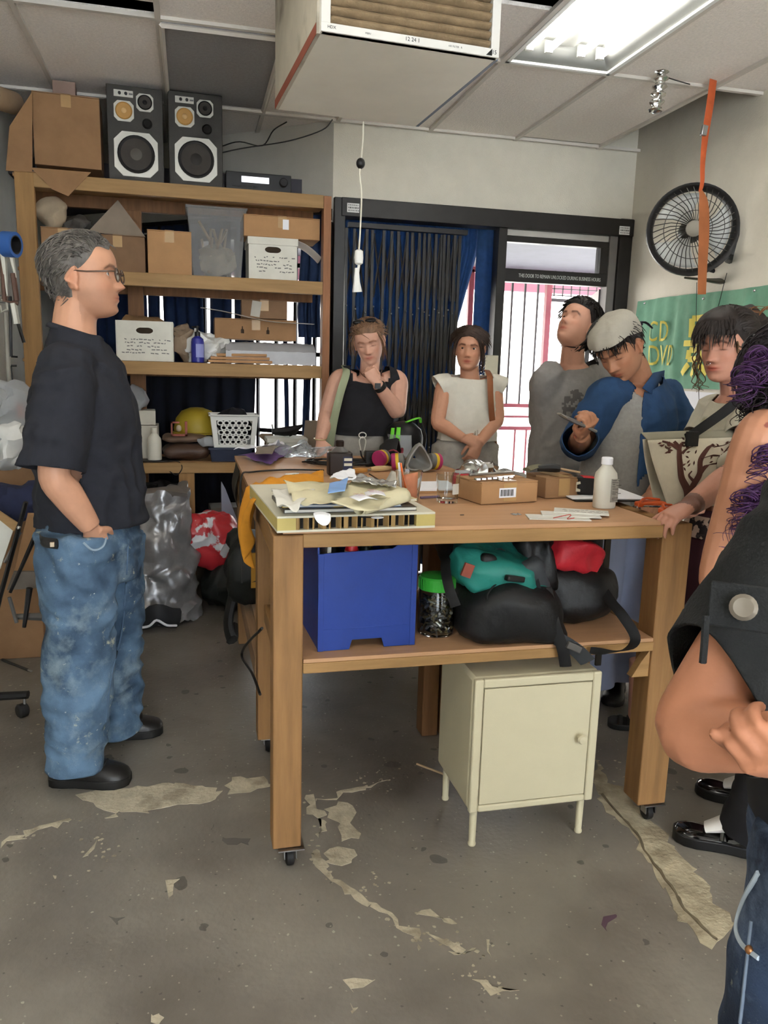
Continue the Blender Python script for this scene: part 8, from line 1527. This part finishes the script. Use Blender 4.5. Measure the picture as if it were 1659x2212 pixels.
# tote bag
tb_ = thing('tote_bag', 'cream canvas tote bag printed with a dark brown tree, hanging beside the table corner', 'bag', (1.72, 2.38, 1.0)); M_tote = mat('tote_canvas', '#c9c1ac', .9, var=.06, vs=30, bump=.1, bs=250); Yt = 2.36
C4 = [J(1399, 951, Yt), J(1600, 944, Yt+.02), J(1585, 1090, Yt), J(1432, 1092, Yt)]
def tq(u, v, off=0.): p = (C4[0]*(1-u)+C4[1]*u)*(1-v)+(C4[3]*(1-u)+C4[2]*u)*v; return p+Vector((0, -.055*math.sin(math.pi*min(1, max(0, v)))*math.sin(math.pi*u)*.6-.02*v+.006*math.sin(u*7+v*5)-off, 0))
mb = MB(); mb.grid(lambda u, v: tq(u, v), 28, 20); mb.grid(lambda u, v: tq(u, v)+Vector((0, .03+.10*math.sin(math.pi*v)*math.sin(math.pi*u)+.05*v, 0)), 28, 12); mb.out('bag_body', M_tote, tb_, world=True, ang=70, solid=.003)
M_tree = mat('brown_print', '#54332b', .85); mb = MB()
def br(pts, r0, r1):
    P = [tq(u, v, .0045) for u, v in [tuple(q) for q in crom([list(p) for p in pts], 6)]]; n_ = len(P); mb.tube(P, [(r0+(r1-r0)*i/(n_-1), .0012) for i in range(n_)], 4, side=None if False else (1, 0, .3))
for pts, r0, r1 in (([(.30, 1.0), (.27, .75), (.22, .55), (.25, .30), (.29, .12), (.27, .03)], .016, .006), ([(.30, .95), (.33, .70), (.42, .50), (.46, .30), (.58, .14), (.66, .08)], .016, .004), ([(.42, .50), (.52, .38), (.66, .36), (.78, .38)], .008, .002), ([(.47, .28), (.60, .24), (.74, .24), (.86, .12)], .006, .0015), ([(.74, .24), (.86, .24), (.93, .18)], .004, .001), ([(.66, .12), (.80, .10), (.92, .03)], .004, .001), ([(.29, .14), (.22, .06), (.15, .02)], .007, .003), ([(.29, .14), (.34, .06), (.42, .05)], .007, .002), ([(.30, .20), (.36, .14), (.44, .10)], .005, .002), ([(.66, .36), (.72, .30), (.80, .30)], .004, .001), ([(.36, .62), (.30, .52), (.34, .45)], .006, .002), ([(.40, .72), (.55, .68), (.70, .66)], .006, .004)): br(pts, r0, r1)
r_ = random.Random(9)
for k in range(46):
    u, v = r_.choice([(.16, .05), (.36, .07), (.20, .18), (.36, .30), (.34, .48), (.70, .12), (.80, .27), (.62, .28), (.88, .10), (.38, .18)]); u += r_.gauss(0, .035); v += r_.gauss(0, .035); a = r_.random()*6.28; P = tq(u, v, .005); d = Vector((math.cos(a), 0, math.sin(a)))*.009; n_ = Vector((-d.z, 0, d.x))*.4; mb.add([P-d, P+n_, P+d, P-n_], [(0, 1, 2, 3)])
for u in (.36, .44, .52, .60): mb.add([tq(u, .74, .004), tq(u+.035, .74, .004), tq(u+.04, .98, .004), tq(u+.005, .98, .004)], [(0, 1, 2, 3)])
mb.out('tree_print', M_tree, tb_, world=True, ang=0, kind='stuff')
mb = MB(); mb.tube([J(1482, 947, Yt-.01), J(1515, 925, Yt-.01), J(1560, 893, Yt-.02), J(1592, 868, Yt-.03), J(1625, 850, Yt+.02)], [(.017, .003)]*5, 6, side=(.3, 0, 1), smooth=4); mb.out('shoulder_strap', M_strap, tb_, world=True); mb = MB(); mb.box(J(1495, 948, Yt-.015), (.045, .012, .05)); mb.out('strap_tab', M_strap, tb_, world=True, bevel=.002)
mb = MB(); mb.grid(lambda u, v: tq(u, -.10*v)+Vector((0, .03*v, 0)), 20, 4); mb.out('rim_band', mat('olive_grey_rim', '#8f8a78', .9), tb_, world=True, solid=.003)
# ----------------------------------------------------------------- 7. woman with purple curls
Ye = 1.80; M_sk7 = skin('skin_warm', '#b57f62'); p7 = thing('person', 'woman with dark curls dyed purple and a tattooed bare arm, at the right edge', 'person', (1.5, Ye, 0))
Mh = headM(J(1708, 812, Ye), (-.70, .45, -.50), (-.4, .1, .9), 1.0); mb = MB(); add_head(mb, Mh)
nb7 = J(1712, 905, Ye); sN, sF = J(1640, 935, Ye-.10), J(1730, 935, Ye+.16); pel = J(1690, 1400, Ye+.05); sd = (sN-sF).normalized()
mb.tube([pel, J(1690, 1230, Ye+.03), J(1690, 1060, Ye+.02), J(1688, 960, Ye+.02), nb7], [(.155, .12), (.14, .11), (.15, .115), (.135, .085), (.06, .06)], 20, side=sd, smooth=4); mb.tube([nb7-Vector((0, 0, .03)), Mh @ Vector((0, -.02, -.05))], [.058, .054], 16, smooth=4)
eN, wN7 = J(1550, 1235, Ye-.06), J(1600, 1420, Ye-.22); eF, wF = J(1700, 1230, Ye+.2), J(1660, 1360, Ye+.05)
arms(mb, nb7, ((sN, eN, wN7), (sF, eF, wF)), .058, .055, .046, .045, .030)
hand(mb, wN7, (.2, -.2, -.9), (.8, .3, 0), 'l', (.5,)*4, .92); hand(mb, wF, (-.4, -.5, -.7), (0, -.5, .5), 'r', (.5,)*4, .92)
def tat7(co, L, c):
    P = [[J(1632, 912, Ye-.16), J(1660, 918, Ye-.14)], [J(1632, 912, Ye-.16), J(1630, 940, Ye-.17), J(1645, 960, Ye-.17)], [J(1590, 1047, Ye-.11), J(1625, 1045, Ye-.12)]]
    for k, l_ in enumerate(P):
        for a, b in zip(l_[:-1], l_[1:]):
            for t_ in np.linspace(0, 1, 14): q = np.array(a.lerp(b, t_)); s_ = np.linalg.norm(co-q, axis=1) < (.008 if k < 2 else .006); c[s_, :3] = np.minimum(c[s_, :3], np.array((.55, .35, .45)) if k < 2 else np.array((.8, .68, .62)))
me = remesh(mb, .0042, 2, 'body'); tint(me, Mh, extra=tat7); place(me, 'body', M_sk7, p7); eyes(p7, Mh)
M_h7 = hairmat('black_purple_hair', '#1c1519'); M_h7p = hairmat('purple_hair', '#40204a', .5)
hair(p7, Mh, M_h7, line_up(.060, -.10, -.02), .024, 1200, .06, lambda a, z, p: (0, -.5, -1), 15, .003, lift=.2, wave=.004, top=.0)
r_ = random.Random(5); ls = []; lp = []
for k in range(16):
    a = -2.9+3.6*k/15; p = hs(a, .02); p0 = Mh @ (p*1.25); e = J(1618+100*r_.random(), 885+45*r_.random(), Ye-.10+.2*r_.random()); ls.append([p0, p0.lerp(e, .5)+Vector((r_.gauss(0, .02), -.02, .02)), e])
locks(p7, ls, M_h7, .0030, seed=2, per=20, spread=.014, curl=.016)
for (sx, sy), (mx_, my_), (ex, ey) in (((1650, 800), (1610, 820), (1600, 870)), ((1650, 700+60), (1640, 780), (1650, 830)), ((1640, 1050), (1605, 1090), (1610, 1140)), ((1655, 1040), (1640, 1090), (1600, 1150)), ((1660, 1060), (1650, 1110), (1590, 1175)), ((1665, 960), (1650, 1000), (1655, 1080))):
    lp.append([J(sx, sy, Ye-.15), J(mx_, my_, Ye-.17), J(ex, ey, Ye-.16)])
locks(p7, lp, M_h7p, .0020, name='purple_lock', seed=7, per=13, spread=.013, curl=.024)
garment(p7, 'top', [tubep([J(1690, 1400, Ye+.05), J(1690, 1260, Ye+.03), J(1690, 1080, Ye+.02), J(1690, 985, Ye+.02)], [(.18, .14), (.165, .135), (.17, .14), (.12, .09)], sd, 22)], mat('cream_lace', '#c2b79c', .9, var=.2, vs=50, col2='#8a7d66', thr=(.5, .6), bump=.3, bs=90), .011, 4, .008, 4, [(J(1690, 1370, Ye+.04), (0, 0, -1), .5), (J(1690, 1000, Ye+.02), (0, 0, 1), .3)], .003)
h_ = [fz(1590, 1800)+Vector((.03, .02, 0)), fz(1615, 1690)+Vector((.06, .0, 0))]
an7 = []
for (hx, hy), (tx, ty) in (((1640, 1848), (1452, 1805)), ((1625, 1742), (1502, 1706))): a, b = fz(hx, hy), fz(tx, ty); q = b-(b-a).normalized()*.222; an7.append(Vector((q.x, q.y, .075)))
an7 = an7; hp7 = [Vector((pel.x, pel.y-.07, pel.z-.05)), Vector((pel.x, pel.y+.09, pel.z-.05))]
limb_legs(p7, hp7, [a.lerp(b, .5) for a, b in zip(hp7, an7)], an7, [.10, .088, .092], mat('black_trousers', '#161518', .9, var=.15), 'trousers', .013, .008, 4, pel, (.17, .13, .12), sd, waist=pel+Vector((0, 0, .10)))
M_pat = mat('black_patent', '#0d0c0c', .10, var=.1, coat=.6); M_sock = mat('white_sock', '#d2cdc6', .9, var=.05)
for (hx, hy), (tx, ty) in (((1640, 1848), (1452, 1805)), ((1625, 1742), (1502, 1706))):
    a, b = fz(hx, hy), fz(tx, ty); d0 = (b-a).normalized(); a = b-d0*.245; o, he, d_, s_, L_ = shoe(p7, a, b, M_pat, mat('dark_platform', '#100f0f', .45), 'mary_jane_shoe', .050, .098, True, .034)
    q = MB(); c = he+d_*(L_*.40); q.tube([he+d_*(L_*.62)+Vector((0, 0, .055)), he+d_*(L_*.45)+Vector((0, 0, .075)), he+d_*(L_*.26)+Vector((0, 0, .10)), he+d_*(L_*.22)+Vector((0, 0, .17))], [(.030, .012), (.036, .022), (.038, .036), (.036, .036)], 12, smooth=3, side=s_); q.out('sock', M_sock, p7, world=True)
    q = MB(); q.tube([c-s_*.043+Vector((0, 0, .045)), c+Vector((0, 0, .098)), c+s_*.043+Vector((0, 0, .045))], [(.011, .003)]*3, 6, side=d_, smooth=4); q.out('strap', M_pat, o, world=True)
# ----------------------------------------------------------------- 8. person in the black jacket, closest to the camera
Yn = .80; M_sk8 = skin('skin_close', '#a56e52'); p8 = thing('person', 'person in black short sleeved jacket and dark jeans, bare elbow bent, nearest the camera', 'person', (.85, Yn, 0))
Mh = headM(Vector((.90, Yn-.02, 1.50)), (-.6, .75, -.1), (0, 0, 1), .98); mb = MB(); add_head(mb, Mh)
nb8 = Vector((.86, Yn, 1.34)); sN = J(1785, 1140, Yn-.02); sF = Vector((.96, Yn+.12, 1.27)); sd = (sN-sF).normalized(); pel = Vector((.85, Yn+.02, .86))
mb.tube([pel, Vector((.85, Yn+.01, 1.0)), Vector((.85, Yn, 1.16)), Vector((.86, Yn, 1.27)), nb8], [(.11, .10), (.115, .10), (.14, .11), (.13, .08), (.056, .056)], 20, side=sd, smooth=4); mb.tube([nb8-Vector((0, 0, .03)), Mh @ Vector((0, -.02, -.05))], [.056, .052], 16, smooth=4)
eN, wN = J(1502, 1572, Yn-.055), J(1690, 1610, Yn-.16); eF, wF = Vector((1.06, Yn+.02, 1.02)), J(1760, 1640, Yn-.17)
mb.tube([sN, sN.lerp(eN, .35), sN.lerp(eN, .8), eN, eN.lerp(wN, .3), eN.lerp(wN, .8), wN], [.056, .056, .052, .046, .044, .034, .030], 18, smooth=5); mb.tube([sF, sF.lerp(eF, .5), eF, wF], [.05, .048, .042, .03], 14, smooth=4)
hand(mb, wN, J(1760, 1620, Yn-.17)-wN, (.1, .8, .3), 'l', (.8,)*4, .95, .4); hand(mb, wF, J(1680, 1630, Yn-.19)-wF, (.2, .9, .5), 'r', (.95,)*4, .95, .7)
me = remesh(mb, .0038, 3, 'body'); tint(me, Mh); place(me, 'body', M_sk8, p8); eyes(p8, Mh); hair(p8, Mh, M_h4, line_up(.06, -.09, -.01), .018, 500, .06, lambda a, z, p: (0, -.4, -1), 3, .003)
M_jack = mat('black_denim_jacket', '#111212', .85, var=.25, vs=16, bump=.25, bs=220); slN = sN.lerp(eN, .85)
garment(p8, 'jacket', [tubep([Vector((.85, Yn+.01, .90)), Vector((.85, Yn+.01, 1.0)), Vector((.85, Yn, 1.16)), Vector((.86, Yn, 1.27)), Vector((.86, Yn, 1.35))], [(.17, .15), (.17, .15), (.18, .155), (.15, .11), (.08, .08)], sd, 24), tubep([sN+Vector((.05, 0, .02)), sN+Vector((-.012, 0, .012)), sN.lerp(eN, .3), sN.lerp(eN, .66), sN.lerp(eN, 1.12)], [.066, .074, .077, .080, .085]), tubep([sF, sF.lerp(eF, .5), eF], [.08, .085, .08])], M_jack, .008, 4, .012, 17, [(Vector((.85, Yn, .96)), (0, 0, -1), .4), (slN, J(1400, 1445, Yn-.055)-J(1600, 1360, Yn-.055), .21, 1), (nb8, (0, 0, 1), .12)], .004, .5)
bp_ = J(1606, 1312, Yn-.125); dn = (EYE-bp_).normalized(); mb = MB(); mb.lathe([(.001, .006), (.010, .007), (.014, .004), (.014, -.02)], 20, bp_, dn); mb.out('button', mat('horn_button', '#6f675c', .3, .4), p8, world=True)
x_, y_, _ = frame(dn); mb = MB(); mb.prism([(-.034, -.024), (.026, -.024), (.036, 0), (.026, .024), (-.034, .024)], bp_-dn*.012, x_, y_, .006); mb.out('sleeve_tab', M_jack, p8, world=True, bevel=.002)
mb = MB(); mb.tube([J(1525, 1330, Yn-.11), J(1522, 1385, Yn-.115), J(1518, 1432, Yn-.115)], [(.004, .003)]*3, 6, smooth=3); mb.out('cord_end', M_jack, p8, world=True)
M_dj = denim('dark_denim', '#2d3c55', '#6f7f96', '#1c2638'); hp8 = [Vector((.81, Yn-.05, .80)), Vector((.95, Yn+.06, .80))]; an8 = [Vector((.735, Yn-.03, .09)), Vector((.94, Yn+.08, .09))]
jn8 = limb_legs(p8, hp8, [a.lerp(b, .47) for a, b in zip(hp8, an8)], an8, [.112, .092, .088], M_dj, 'jeans', .009, .008, 9, pel+Vector((.045, 0, -.03)), (.155, .135, .12), sd, waist=Vector((.85, Yn, .885)))
stitch(jn8, p8, [(1640, 1885), (1610, 1940), (1592, 2000), (1605, 2040), (1640, 2070)], .0035, mat('pale_worn_denim', '#a9b4bd', .9), 'pocket_edge'); stitch(jn8, p8, [(1625, 1990), (1615, 2080), (1600, 2210)], .0025, mat('seam_thread', '#6e7b8c', .9), 'seam')
bt8 = surf(jn8, 1622, 2052, .002)
if bt8: mb = MB(); mb.ell(bt8, .006, n=10, m=6); mb.out('rivet', mat('copper_rivet', '#9a6a44', .35, .9), p8, world=True)
for a in an8: shoe(p8, Vector((a.x+.05, a.y-.05, 0)), Vector((a.x-.14, a.y+.16, 0)), M_shoeb, M_sole)
mb = MB(); mb.tube([Vector((.88, Yn+.01, .872)), Vector((.872, Yn+.01, .95)), Vector((.865, Yn, 1.06))], [(.150, .134), (.155, .138), (.165, .14)], 24, side=sd, smooth=3, cap=False); mb.out('black_top', mat('black_cloth', '#17161a', .9), p8, world=True)
